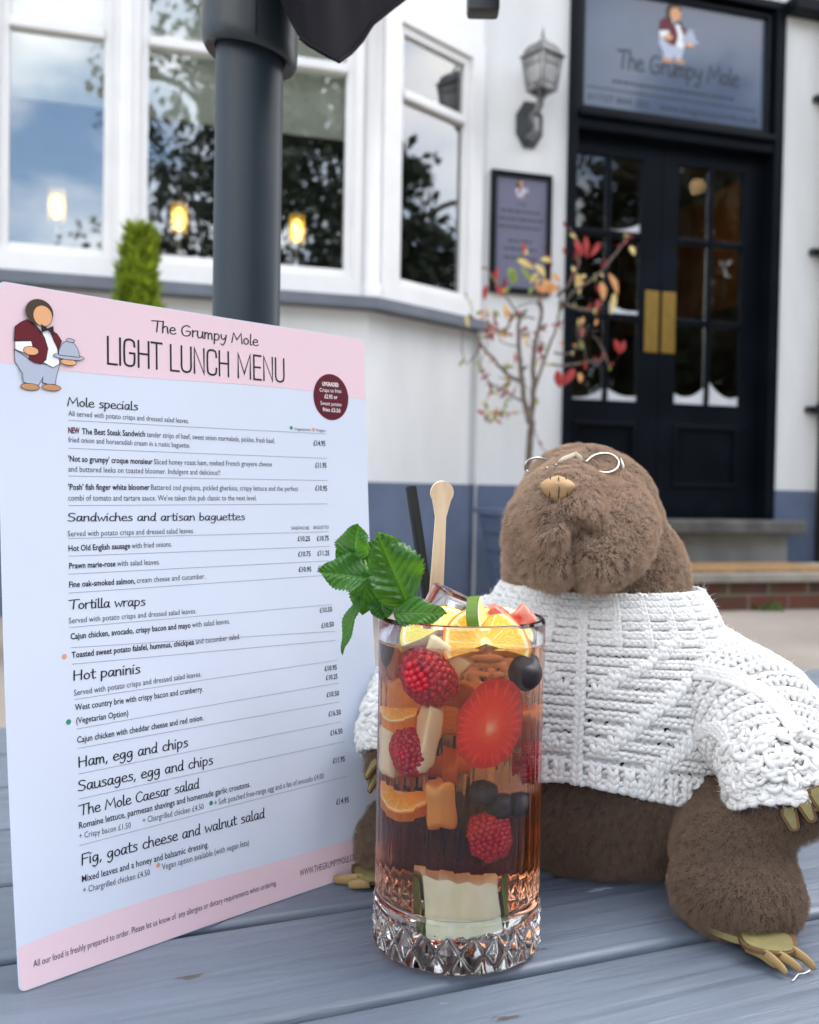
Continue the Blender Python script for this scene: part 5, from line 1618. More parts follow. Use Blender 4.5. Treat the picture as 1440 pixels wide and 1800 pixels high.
# strawberry half, cut face to the front
def strawberry_mat():
    m = bpy.data.materials.new('strawberry_cut_face'); m.use_nodes = True
    n = m.node_tree.nodes; l = m.node_tree.links; b = n['Principled BSDF']; b.inputs['Roughness'].default_value = .3
    b.inputs['Subsurface Weight'].default_value = 0.2; b.inputs['Subsurface Radius'].default_value = (.004, .001, .001)
    uv = n.new('ShaderNodeUVMap'); sp = n.new('ShaderNodeSeparateXYZ'); l.new(uv.outputs[0], sp.inputs[0])
    nz = n.new('ShaderNodeTexNoise'); nz.inputs['Scale'].default_value = 5
    mp = n.new('ShaderNodeMapping'); mp.inputs['Scale'].default_value = (3, 1.6, 1); l.new(uv.outputs[0], mp.inputs[0]); l.new(mp.outputs[0], nz.inputs['Vector'])
    nz.inputs['Detail'].default_value = 4
    ad = n.new('ShaderNodeMath'); ad.operation = 'MULTIPLY_ADD'; ad.inputs[1].default_value = .30; l.new(nz.outputs['Fac'], ad.inputs[0]); l.new(sp.outputs[1], ad.inputs[2])
    r = n.new('ShaderNodeValToRGB'); e = r.color_ramp.elements
    e[0].position = .17; e[0].color = (*lin(250, 176, 150), 1); e[1].position = 1.0; e[1].color = (*lin(200, 8, 6), 1)
    for p, c in ((.34, (240, 84, 52)), (.6, (234, 46, 22)), (.92, (226, 30, 12)), (1.08, (200, 8, 6))):
        x = e.new(min(p, .999)); x.color = (*lin(*c), 1)
    l.new(ad.outputs[0], r.inputs[0])
    wv = n.new('ShaderNodeTexWave'); wv.inputs['Scale'].default_value = 2.0; wv.inputs['Distortion'].default_value = 3.5; wv.inputs['Detail'].default_value = 2
    mp2 = n.new('ShaderNodeMapping'); mp2.inputs['Scale'].default_value = (0.62, .02, 1); l.new(uv.outputs[0], mp2.inputs[0]); l.new(mp2.outputs[0], wv.inputs['Vector'])
    rr = n.new('ShaderNodeValToRGB'); rr.color_ramp.elements[0].position = .72; rr.color_ramp.elements[1].position = 1.0; l.new(wv.outputs['Fac'], rr.inputs[0])
    # streaks only in the outer flesh
    g = n.new('ShaderNodeValToRGB'); g.color_ramp.elements[0].position = .45; g.color_ramp.elements[1].position = .7; l.new(sp.outputs[1], g.inputs[0])
    g2 = n.new('ShaderNodeValToRGB'); g2.color_ramp.elements[0].position = .86; g2.color_ramp.elements[1].position = .97; g2.color_ramp.elements[0].color = (1, 1, 1, 1); g2.color_ramp.elements[1].color = (0, 0, 0, 1); l.new(sp.outputs[1], g2.inputs[0])
    mu = n.new('ShaderNodeMath'); mu.operation = 'MULTIPLY'; l.new(rr.outputs[0], mu.inputs[0]); l.new(g.outputs[0], mu.inputs[1])
    mu2 = n.new('ShaderNodeMath'); mu2.operation = 'MULTIPLY'; l.new(mu.outputs[0], mu2.inputs[0]); l.new(g2.outputs[0], mu2.inputs[1])
    mx = n.new('ShaderNodeMix'); mx.data_type = 'RGBA'; mx.inputs[7].default_value = (*lin(236, 66, 36), 1)
    l.new(mu2.outputs[0], mx.inputs[0]); l.new(r.outputs[0], mx.inputs[6]); l.new(mx.outputs[2], b.inputs['Base Color'])
    return m
M_sface = strawberry_mat()
M_sskin = mat('strawberry_skin', lin(208, 24, 22), 0.3, 0.2, 160, 0.4, 260, sss=0.15, bdist=0.0008)
def strawberry_half(c, right, up, size, lab):
    right = Vector(right).normalized(); up = Vector(up); up = (up - right * up.dot(right)).normalized(); back = -right.cross(up)
    c = Vector(c)
    def outl(a):          # teardrop: narrow at the tip (up), broad at the base
        r_ = 1.0 + 0.24 * max(0, math.sin(a)) ** 4 - 0.13 * abs(math.cos(a)) ** 2 - .06 * max(0, -math.sin(a)) ** 6 + 0.02 * math.sin(3 * a) + .012 * math.sin(7 * a)
        return r_
    n1, n2 = 48, 10
    root = thing('strawberry_half', lab, 'strawberry', c)
    V = [c.copy()]; U = [(0, 0)]; F = []
    for j in range(1, n2 + 1):
        for i in range(n1):
            a = 2 * math.pi * i / n1; q = outl(a) * size * j / n2
            V.append(c + right * math.cos(a) * q * .86 + up * math.sin(a) * q - back * .0006 * math.cos(j / n2 * 3) )
            U.append((6 * i / n1 if i <= n1 / 2 else 6 * (n1 - i) / n1, j / n2))
    for i in range(n1): F.append((0, 1 + i, 1 + (i + 1) % n1))
    for j in range(n2 - 1):
        for i in range(n1):
            a_ = 1 + j * n1 + i; b_ = 1 + j * n1 + (i + 1) % n1
            F.append((a_, a_ + n1, b_ + n1, b_))
    uvmesh(V, F, U, 'cut_face', M_sface, root)
    V = []; F = []; m_ = 8
    for j in range(m_ + 1):
        t = j / m_ * math.pi / 2
        for i in range(n1):
            a = 2 * math.pi * i / n1; q = outl(a) * size * max(.02, math.cos(t))
            V.append(c + right * math.cos(a) * q * .86 + up * math.sin(a) * q + back * (.0002 + size * .55 * math.sin(t)))
    for j in range(m_):
        for i in range(n1): F.append((j * n1 + i, j * n1 + (i + 1) % n1, (j + 1) * n1 + (i + 1) % n1, (j + 1) * n1 + i))
    k = MB(); k.add(V, F); k.build('skin', M_sskin, root, smooth=True)
    return root
strawberry_half(GP(858, 1278, .0075), (0.93, 0.16, -0.25), (0.36, 0.0, 1), 0.0188, 'halved strawberry with its red cut face against the front of the glass')
def chunk(name, lab, cat, c, sx, sy, sz, rot, m, seed, grp=None, bev=.3, noise=.12):
    import bmesh
    rd = random.Random(seed); bm = bmesh.new(); bmesh.ops.create_cube(bm, size=1.0)
    bmesh.ops.bevel(bm, geom=bm.edges[:], offset=bev * .5, segments=3, affect='EDGES', profile=.5)
    bmesh.ops.subdivide_edges(bm, edges=bm.edges[:], cuts=1, use_grid_fill=True)
    M3 = Matrix.Rotation(rot[2], 3, 'Z') @ Matrix.Rotation(rot[1], 3, 'Y') @ Matrix.Rotation(rot[0], 3, 'X')
    ph_ = [rd.uniform(0, 6) for _ in range(6)]
    for v in bm.verts:
        p = v.co
        f_ = 1 + noise * (math.sin(5 * p.x + ph_[0]) * math.sin(6 * p.y + ph_[1]) + .6 * math.sin(7 * p.z + ph_[2]))
        v.co = Vector(c) + M3 @ Vector((p.x * f_ * sx, p.y * f_ * sy, p.z * f_ * sz))
    k = MB(); k.bm(bm)
    return tag(k.build(name, m, None, smooth=True, auto=50), lab, cat, grp)
M_sflesh = mat('strawberry_flesh', lin(226, 66, 50), 0.3, 0, 220, col2=lin(244, 168, 150), sss=.2)
chunk('strawberry_piece', 'pointed strawberry piece at the rim, the one beside the lime wedge', 'strawberry', GP(873, 1086, .026), .011, .008, .010, (0.3, .5, .2), M_sflesh, 4, 'strawberry pieces at the rim')
chunk('strawberry_piece', 'pointed strawberry piece at the right of the rim', 'strawberry', GP(917, 1088, .026), .009, .006, .010, (0.2, .8, .1), M_sflesh, 5, 'strawberry pieces at the rim')
chunk('strawberry_piece', 'pale red strawberry piece at the rim behind the mint', 'strawberry', GP(800, 1094, .030), .012, .009, .007, (0.1, .1, .6), M_sflesh, 8, 'strawberry pieces at the rim')

# citrus
def citrus_mat(name, pulp, pulp2, pith, rind, segs):
    m = bpy.data.materials.new(name); m.use_nodes = True
    n = m.node_tree.nodes; l = m.node_tree.links; b = n['Principled BSDF']; b.inputs['Roughness'].default_value = .28
    b.inputs['Subsurface Weight'].default_value = .15; b.inputs['Subsurface Radius'].default_value = (.004, .003, .001)
    uv = n.new('ShaderNodeUVMap'); sp = n.new('ShaderNodeSeparateXYZ'); l.new(uv.outputs[0], sp.inputs[0])
    nz = n.new('ShaderNodeTexNoise'); nz.inputs['Scale'].default_value = 6; nz.inputs['Detail'].default_value = 5
    mp = n.new('ShaderNodeMapping'); mp.inputs['Scale'].default_value = (14, 1.5, 1); l.new(uv.outputs[0], mp.inputs[0]); l.new(mp.outputs[0], nz.inputs['Vector'])
    pc_ = n.new('ShaderNodeValToRGB'); pc_.color_ramp.elements[0].position = .35; pc_.color_ramp.elements[1].position = .68
    pc_.color_ramp.elements[0].color = (*pulp, 1); pc_.color_ramp.elements[1].color = (*pulp2, 1); l.new(nz.outputs['Fac'], pc_.inputs[0])
    fr_ = n.new('ShaderNodeMath'); fr_.operation = 'FRACT'; mu = n.new('ShaderNodeMath'); mu.operation = 'MULTIPLY'; mu.inputs[1].default_value = segs
    l.new(sp.outputs[0], mu.inputs[0]); l.new(mu.outputs[0], fr_.inputs[0])
    wr = n.new('ShaderNodeValToRGB'); e = wr.color_ramp.elements; e[0].position = 0.0; e[0].color = (1, 1, 1, 1); e[1].position = .06; e[1].color = (0, 0, 0, 1)
    x = e.new(.94); x.color = (0, 0, 0, 1); x = e.new(1.0); x.color = (1, 1, 1, 1); l.new(fr_.outputs[0], wr.inputs[0])
    rr = n.new('ShaderNodeValToRGB'); e = rr.color_ramp.elements; e[0].position = .10; e[0].color = (1, 1, 1, 1); e[1].position = .16; e[1].color = (0, 0, 0, 1)
    x = e.new(.84); x.color = (0, 0, 0, 1); x = e.new(.88); x.color = (1, 1, 1, 1); l.new(sp.outputs[1], rr.inputs[0])
    mxm = n.new('ShaderNodeMath'); mxm.operation = 'MAXIMUM'; l.new(wr.outputs[0], mxm.inputs[0]); l.new(rr.outputs[0], mxm.inputs[1])
    m1 = n.new('ShaderNodeMix'); m1.data_type = 'RGBA'; m1.inputs[7].default_value = (*pith, 1); l.new(mxm.outputs[0], m1.inputs[0]); l.new(pc_.outputs[0], m1.inputs[6])
    gt = n.new('ShaderNodeMath'); gt.operation = 'GREATER_THAN'; gt.inputs[1].default_value = .945; l.new(sp.outputs[1], gt.inputs[0])
    m2 = n.new('ShaderNodeMix'); m2.data_type = 'RGBA'; m2.inputs[7].default_value = (*rind, 1); l.new(gt.outputs[0], m2.inputs[0]); l.new(m1.outputs[2], m2.inputs[6]); l.new(m2.outputs[2], b.inputs['Base Color'])
    bp = n.new('ShaderNodeBump'); bp.inputs['Strength'].default_value = .4; bp.inputs['Distance'].default_value = .001; l.new(nz.outputs['Fac'], bp.inputs['Height']); l.new(bp.outputs[0], b.inputs['Normal'])
    return m
M_or = citrus_mat('orange_slice', lin(246, 168, 24), lin(252, 204, 70), lin(250, 226, 160), lin(236, 140, 20), 10)
M_le = citrus_mat('lemon_slice', lin(244, 222, 96), lin(250, 238, 150), lin(250, 246, 214), lin(240, 214, 40), 9)
M_li = citrus_mat('lime_wedge', lin(216, 222, 130), lin(236, 238, 170), lin(240, 240, 200), lin(96, 130, 26), 8)
def citrus(name, lab, c, nrm, start, rad, a0, a1, th, m, grp=None):
    c = Vector(c); nrm = Vector(nrm).normalized(); ex = Vector(start); ex = (ex - nrm * ex.dot(nrm)).normalized(); ey = nrm.cross(ex)
    n1, n2 = 36, 8; V = []; U = []; F = []
    for side in (1, -1):
        o = len(V)
        for j in range(n2 + 1):
            for i in range(n1 + 1):
                a = R(a0 + (a1 - a0) * i / n1); q = rad * (j / n2 if j else .01)
                V.append(c + (ex * math.cos(a) + ey * math.sin(a)) * q + nrm * side * th / 2 * (1 - .15 * (j == n2))); U.append(((a0 + (a1 - a0) * i / n1) / 360.0, j / n2))
        for j in range(n2):
            for i in range(n1):
                q = o + j * (n1 + 1) + i; f_ = (q, q + 1, q + n1 + 2, q + n1 + 1)
                F.append(f_ if side < 0 else f_[::-1])
    half = (n2 + 1) * (n1 + 1)
    lp = [n2 * (n1 + 1) + i for i in range(n1 + 1)]
    for a, b_ in zip(lp[:-1], lp[1:]): F.append((a, b_, b_ + half, a + half))
    if abs(a1 - a0) < 359:
        for col in (0, n1):
            for j in range(n2):
                a, b_ = j * (n1 + 1) + col, (j + 1) * (n1 + 1) + col
                F.append((a, b_, b_ + half, a + half) if col == 0 else (b_, a, a + half, b_ + half))
    ob = uvmesh(V, F, U, name, m, None, True, 40)
    return tag(ob, lab, 'citrus slice', grp)
citrus('orange_slice', 'orange slice floating at the front of the drink', GP(852, 1137, .0145), (0.10, -.78, .55), (-1, 0, 0), .0190, 165, 385, .0055, M_or)
citrus('lemon_slice', 'yellow lemon slice beside the orange slice at the surface', GP(772, 1118, .018), (-.1, -.62, .75), (1, 0, .1), .0165, 15, 200, .0045, M_le)
citrus('lime_wedge', 'small lime wedge with green peel standing at the rim', GP(846, 1086, .022), (.9, -.4, .15), (-.4, -.8, .35), .0120, -38, 38, .0062, M_li)
citrus('lime_slice', 'pale lime slice at the right of the rim', GP(893, 1108, .030), (.25, -.62, .7), (1, 0, 0), .0130, -30, 190, .004, M_li)
citrus('orange_piece', 'orange piece pressed to the left side of the glass', GP(716, 1255, .025), (-.3, -.3, .9), (-.45, -.8, 0), .0110, -100, 100, .0075, M_or)
citrus('orange_piece', 'orange piece low at the left side of the glass under the raspberry', GP(722, 1396, .025), (-.25, -.55, .8), (-.4, -.8, 0), .0118, -110, 110, .0065, M_or)
M_apple = mat('apple_flesh', lin(236, 214, 176), 0.35, 0.05, 60, sss=.3)
chunk('apple_piece', 'pale apple wedge hanging below the lemon slice', 'apple piece', GP(782, 1160, .013), .020, .007, .013, (.1, .55, .1), M_apple, 11, 'apple pieces in the drink')
chunk('apple_piece', 'tall pale apple slab in the middle left of the glass', 'apple piece', GP(757, 1296, .012), .0080, .009, .027, (.1, .16, .3), M_apple, 12, 'apple pieces in the drink')
chunk('apple_piece', 'pale apple piece against the left side of the glass', 'apple piece', GP(694, 1318, .024), .010, .012, .020, (0, 0, .5), M_apple, 13, 'apple pieces in the drink')
chunk('melon_piece', 'long amber melon slab below the apple slab', 'melon piece', GP(778, 1408, .016), .0105, .009, .019, (.2, -.28, .4), mat('amber_melon_flesh', lin(226, 176, 104), .35, .08, 60, sss=.3), 14, None, .4, .2)
M_peach = mat('peach_flesh', lin(214, 138, 78), 0.35, 0, 70, col2=lin(236, 190, 130), sss=.3)
for i, (px, py, d, sx, sy, sz, rot, lab) in enumerate((
        (820, 1215, .034, .016, .010, .013, (.4, .5, .2), 'amber peach piece behind the strawberry half, upper one'),
        (800, 1330, .036, .018, .011, .012, (.2, -.5, .8), 'amber peach piece in the middle of the drink between apple slab and strawberry'),
        (905, 1270, .044, .016, .010, .018, (.6, .3, .1), 'amber peach piece behind the right side of the strawberry half'))):
    chunk('peach_piece', lab, 'peach piece', GP(px, py, d), sx, sy, sz, rot, M_peach, 31 + i, 'peach pieces in the drink', .45, .22)
citrus('lemon_slice', 'lemon slice standing at the back of the drink left of the strawberry half', GP(770, 1230, .046), (-.2, -.9, .3), (-1, 0, 0), .0150, 0, 360, .005, M_le)
# cucumber at the bottom
M_cuc = mat('cucumber_flesh', lin(232, 232, 196), 0.35, 0.0, 160, 0.3, 300, col2=lin(246, 244, 222), sss=.3, bdist=.0008, stretch=(1, 1, .35))
M_cucs = mat('cucumber_skin', lin(84, 112, 44), 0.4, 0.25, 90)
cu = thing('cucumber_piece', 'chunky pale green cucumber piece on the bottom of the glass', 'cucumber piece', GP(812, 1585, .013))
cc = GP(812, 1583, .0105)
k = MB(Matrix.Translation(cc) @ Matrix.Rotation(R(-7), 4, 'Y'))
n1 = 26
def cuo(i, z):
    x = -0.0155 + 0.0310 * i / n1
    topz = 0.0150 - 0.0068 * (i / n1) + 0.0006 * math.sin(i * .9)
    return x, topz
vs = []
for y in (-0.0075, 0.008):
    for i in range(n1 + 1):
        x, tz_ = cuo(i, 0)
        vs += [(x * (1 + .04 * (i == 0)), y + .0035 * (x / .017) ** 2, -0.0120), (x, y + .0035 * (x / .017) ** 2, tz_)]
N2 = 2 * (n1 + 1); fs = []
for i in range(n1):
    a = 2 * i
    fs += [(a, a + 2, a + 3, a + 1), (N2 + a, N2 + a + 1, N2 + a + 3, N2 + a + 2), (a + 1, a + 3, N2 + a + 3, N2 + a + 1), (a, N2 + a, N2 + a + 2, a + 2)]
k.add(vs, fs); k.build('flesh', M_cuc, cu, smooth=True, auto=40, recalc=True)
for sgn in (-1, 1):
    k = MB(Matrix.Translation(cc) @ Matrix.Rotation(R(-7), 4, 'Y'))
    x = sgn * 0.0168; tz_ = 0.0135 if sgn < 0 else .0085
    k.box(min(x, x + sgn * .0009), max(x, x + sgn * .0009), -0.004, 0.0115, -0.0120, tz_, .0005); k.build('skin', M_cucs, cu, smooth=True, auto=40)
# ice
M_ice = mat('clear_ice', (0.97, 0.98, 1.0), 0.06, 0, trans=1.0, ior=1.31)
chunk('ice_cube', 'clear ice cube showing above the rim behind the mint', 'ice cube', GP(790, 1076, .046), .022, .020, .018, (.3, .4, .5), M_ice, 21, None, .25, .05)

# straw and stirrer
st0 = W(722, 855, .492); st1 = W(752, 1062, .497); dv = (st1 - st0)
k = MB()
n_ = 24; vs = []; fs = []
end_ = st0 + dv * ((TZ + FLOOR + .006 - st0.z) / dv.z)
ax = dv.normalized(); a1_ = ax.cross(Vector((0, 1, 0))).normalized(); a2_ = ax.cross(a1_)
for (p, r_) in ((st0, .0030), (end_, .0030), (end_, .0026), (st0, .0026)):
    for j in range(n_):
        a = 2 * math.pi * j / n_; vs.append(p + (a1_ * math.cos(a) + a2_ * math.sin(a)) * r_)
for i in range(4):
    for j in range(n_): fs.append((i * n_ + j, i * n_ + (j + 1) % n_, ((i + 1) % 4) * n_ + (j + 1) % n_, ((i + 1) % 4) * n_ + j))
k.add(vs, fs)
so = k.build('drinking_straw', mat('black_straw_plastic', (0.014, 0.018, 0.022), 0.3, 0.15, 20, coat=.2), None, smooth=True, auto=40)
tag(so, 'black plastic straw standing in the drink behind the mint', 'straw')
M_stick = mat('pale_birch_wood', lin(226, 196, 160), 0.6, 0, 6, 0.3, 60, col2=lin(240, 216, 184), stretch=(40, 40, 3), bdist=.0006)
sa = W(777, 866, .480); sb = W(766, 1062, .488); d_ = sb - sa
end2 = sa + d_ * ((TZ + FLOOR + .03 - sa.z) / d_.z)
ax = (end2 - sa).normalized(); sr = Vector((0.97, 0.24, 0)); sr = (sr - ax * sr.dot(ax)).normalized(); sn = sr.cross(ax)
poly = []
rh = 0.0057; wh = 0.0026
for i in range(25):
    a = R(-127 + 254 * i / 24); poly.append(sa - ax * rh * math.cos(a) * 1.0 + sr * rh * math.sin(a))
poly += [sa + ax * .012 + sr * wh, sa + ax * .06 + sr * .0036, end2 + sr * .0036, end2 - sr * .0036, sa + ax * .06 - sr * .0036, sa + ax * .012 - sr * wh]
k = MB(); k.prism([p - sn * .0009 for p in poly], sn * .0018)
o = k.build('wooden_stirrer', M_stick, None, recalc=True); tag(o, 'flat wooden stirrer with a round head standing in the drink', 'stirrer')
# little air bubbles clinging inside the glass
# mint
def mint_mat():
    m = bpy.data.materials.new('mint_leaf'); m.use_nodes = True
    n = m.node_tree.nodes; l = m.node_tree.links; b = n['Principled BSDF']; b.inputs['Roughness'].default_value = .42
    uv = n.new('ShaderNodeUVMap'); sp = n.new('ShaderNodeSeparateXYZ'); l.new(uv.outputs[0], sp.inputs[0])
    r = n.new('ShaderNodeValToRGB'); e = r.color_ramp.elements
    e[0].position = 0.0; e[0].color = (*lin(104, 142, 80), 1); e[1].position = 1; e[1].color = (*lin(36, 92, 26), 1)
    x = e.new(.22); x.color = (*lin(56, 112, 38), 1)
    l.new(sp.outputs[0], r.inputs[0])
    nz = n.new('ShaderNodeTexNoise'); nz.inputs['Scale'].default_value = 160; tc = n.new('ShaderNodeTexCoord'); l.new(tc.outputs['Object'], nz.inputs['Vector'])
    mx = n.new('ShaderNodeMix'); mx.data_type = 'RGBA'; mx.blend_type = 'OVERLAY'; mx.inputs[0].default_value = .35; l.new(r.outputs[0], mx.inputs[6]); l.new(nz.outputs['Fac'], mx.inputs[7]); l.new(mx.outputs[2], b.inputs['Base Color'])
    tr = n.new('ShaderNodeBsdfTranslucent'); tr.inputs[0].default_value = (*lin(120, 180, 40), 1)
    ms = n.new('ShaderNodeMixShader'); ms.inputs[0].default_value = .28; out = n['Material Output']
    l.new(b.outputs[0], ms.inputs[1]); l.new(tr.outputs[0], ms.inputs[2]); l.new(ms.outputs[0], out.inputs[0])
    return m
M_mint = mint_mat()
mb_ = GP(735, 1075, .004)
mint = thing('mint_sprig', 'fresh green mint sprig tucked into the left of the glass rim', 'mint', mb_)
def mint_leaf(b, t, wid, nrm, curl=.12, cup=.2, nv=9, roll=0):
    b = Vector(b); t = Vector(t); ax = t - b; L = ax.length; ax.normalize()
    nrm = Vector(nrm); nrm = (nrm - ax * nrm.dot(ax)).normalized(); sd = ax.cross(nrm)
    NU, NV = 44, 110; V = []; U = []; F = []
    for j in range(NV + 1):
        q = j / NV
        w_ = wid * .5 * (math.sin(math.pi * min(1, q ** .84)) ** .62 * (1 - .18 * q) + .02)
        saw = (q * 15) % 1.0
        for i in range(NU + 1):
            s = -1 + 2 * i / NU
            edge = 1 + .17 * (abs(s) ** 5) * (saw - .5) * (0.3 + .7 * math.sin(math.pi * q))
            vq = q * nv - abs(s) * 2.6 * (.4 + .6 * math.sin(math.pi * q)) + (.5 if s > 0 else 0)
            vein = abs(math.sin(math.pi * vq)); sec = abs(math.sin(math.pi * (abs(s) * 3.2 + q * 1.5 + .3 * math.sin(vq * 6))))
            mid = min(1, abs(s) / .10)
            hgt = (vein ** .6 * .75 + .25 * vein * sec ** .6) * min(1, abs(s) * 3 + .1) * (1 - abs(s) ** 4)
            z = wid * .066 * hgt + cup * wid * (abs(s) ** 1.5) * .5 * (math.sin(math.pi * q) + .2) - curl * L * q * q - wid * .03 * (1 - mid)
            z += wid * .075 * math.sin(q * 11 + s * 3) * abs(s)
            V.append(b + ax * L * q * (1 - .04 * abs(s) ** 2) + sd * s * w_ * edge + nrm * z)
            U.append((max(0, min(1, mid * min(vein * 2.6, 1) * (.8 + .2 * min(1, sec * 3)))), q))
    for j in range(NV):
        for i in range(NU):
            a = j * (NU + 1) + i; F.append((a, a + 1, a + NU + 2, a + NU + 1))
    uvmesh(V, F, U, 'leaf', M_mint, mint)
YM = gy - .018
mint_leaf(W(716, 1060, YM + .002), W(662, 934, YM - .010), .0280, (.25, -.9, .25), .02, .16)
mint_leaf(W(622, 985, YM + .010), W(628, 920, YM + .012), .0178, (-.3, -.75, -.2), .05, .3, 7)
mint_leaf(W(650, 1016, YM + .004), W(558, 1003, YM + .000), .0205, (.1, -.8, .55), .03, .15)
mint_leaf(W(645, 1005, YM + .012), W(637, 1082, YM + .008), .0165, (.1, -.95, .1), .0, .1, 7)
mint_leaf(W(650, 1068, YM + .010), W(690, 1075, YM + .010), .010, (0, -.6, .8), .0, .1, 6)
mint_leaf(W(634, 1050, YM + .008), W(599, 1150, YM + .003), .0098, (-.75, -.6, -.1), .04, .3, 8)
mint_leaf(W(692, 1078, YM - .004), W(786, 1076, YM - .006), .0165, (.1, -.72, .65), .05, .1, 8)
mint_leaf(W(690, 1040, YM + .014), W(742, 1066, YM + .010), .012, (.2, -.5, .8), .03, .2, 7)
mint_leaf(W(655, 1000, YM + .014), W(668, 945, YM + .020), .016, (.4, -.8, .3), .04, .25, 7)
mint_leaf(W(668, 1050, YM + .010), W(676, 1092, YM + .006), .013, (.1, -.9, .3), .03, .2, 6)
mint_leaf(W(632, 1000, YM + .010), W(590, 965, YM + .012), .013, (-.2, -.7, .5), .05, .25, 7)
k = MB(); k.tube([W(640, 985, YM + .012), W(650, 1020, YM + .009), W(690, 1060, YM + .006), W(735, 1085, YM + .008), W(760, 1160, YM + .015)], [.0009, .0012, .0014, .0015, .0013], 8)
k.build('stem', mat('mint_stem_green', lin(96, 128, 64), .5, .15, 60), mint, smooth=True)
# ================================================================== PLUSH MOLE IN A KNITTED JUMPER
MF_ = Vector((-0.38, -0.925, 0)).normalized()      # the way it faces
MRt = Vector((0.925, -0.38, 0)).normalized()       # its side towards the right of the picture
mc = Vector((W(1050, 1200, .59).x, .59, TZ))
mole = thing('plush_mole', 'brown plush mole in a white knitted jumper and wire spectacles sitting on the table', 'plush toy', mc)
NA3 = lambda v: np.array([v.x, v.y, v.z])
AX = [NA3(MRt), NA3(MF_), np.array([0, 0, 1.0])]
P_ = lambda px, py, Y: NA3(W(px, py, Y))
def torso_ring(v):
    """v 0 at the neck, 1 at the hem -> z, half width, half depth"""
    zs = [.8935, .884, .871, .856, .838, .818, .797]
    rx = [.0560, .0625, .0690, .0765, .0815, .0840, .0850]
    ry = [.0480, .0530, .0570, .0600, .0635, .0665, .0680]
    x = np.clip(v, 0, 1) * (len(zs) - 1); i = np.minimum(x.astype(int), len(zs) - 2); f_ = x - i
    f_ = f_ * f_ * (3 - 2 * f_) * .35 + f_ * .65
    L_ = lambda a: np.array(a)[i] * (1 - f_) + np.array(a)[i + 1] * f_
    return L_(zs), L_(rx), L_(ry)
def torso(a, v):
    a = np.asarray(a, float); v = np.asarray(v, float)
    z, rx, ry = torso_ring(v)
    rx = np.where(v > 1, rx, rx); 
    # the hem hangs lower towards its sides and flares a little; soft folds run down from the shoulders
    low = 0.020 * np.abs(np.sin(a)) ** 1.5 * np.clip(v, 0, 1.2) ** 2
    fold = 0.0018 * np.sin(7 * a + 1.0) * np.clip(v - .25, 0, 1)
    sq = 1 + .04 * np.cos(4 * a)
    x = mc.x + AX[0][0] * np.sin(a) * (rx * sq + fold) + AX[1][0] * np.cos(a) * (ry * sq + fold)
    y = mc.y + AX[0][1] * np.sin(a) * (rx * sq + fold) + AX[1][1] * np.cos(a) * (ry * sq + fold)
    return np.stack([x, y, z - low], -1)
SLV = {
 'r': (np.array([P_(1215, 1188, .580), P_(1285, 1228, .550), P_(1342, 1285, .520), P_(1368, 1355, .498), P_(1374, 1425, .488)]), np.array([.0325, .0315, .0300, .0265, .0225])),
 'l': (np.array([P_(885, 1150, .606), P_(805, 1185, .582), P_(745, 1225, .558), P_(714, 1280, .542), P_(702, 1328, .534)]), np.array([.036, .031, .027, .0235, .020])),
}
def cr(Pn, t):
    """Catmull-Rom through rows of Pn"""
    n = len(Pn) - 1; x = np.clip(t, 0, 1) * n; i = np.minimum(x.astype(int), n - 1); f_ = x - i
    g_ = lambda j: Pn[np.clip(j, 0, n)]
    a, b, c, d = g_(i - 1), g_(i), g_(i + 1), g_(i + 2)
    if Pn.ndim == 2: f_ = f_[..., None]
    return .5 * (2 * b + (c - a) * f_ + (2 * a - 5 * b + 4 * c - d) * f_ ** 2 + (3 * b - a - 3 * c + d) * f_ ** 3)
def sleeve(key):
    C_, R_ = SLV[key]
    def fn(a, v):
        a = np.asarray(a, float); v = np.asarray(v, float)
        vo = v; v = np.clip(v, 0.001, .999); c = cr(C_, v); r_ = cr(R_, v)
        t = cr(C_, v + .02) - cr(C_, v - .02); t /= np.linalg.norm(t, axis=-1, keepdims=True)
        c = c + t * ((vo - v) * .14)[..., None]
        up = np.zeros_like(c); up[..., 1] = -1.0
        u = up - t * (up * t).sum(-1, keepdims=True); u /= np.linalg.norm(u, axis=-1, keepdims=True)
        w_ = np.cross(t, u)
        r_ = r_ * (1 + .035 * np.sin(2 * a + 8 * v)) + .0010 * np.sin(16 * v + 2 * np.cos(a)) * np.clip(v * 2, 0, 1)
        return c + (u * np.cos(a)[..., None] + w_ * np.sin(a)[..., None]) * r_[..., None]
    return fn

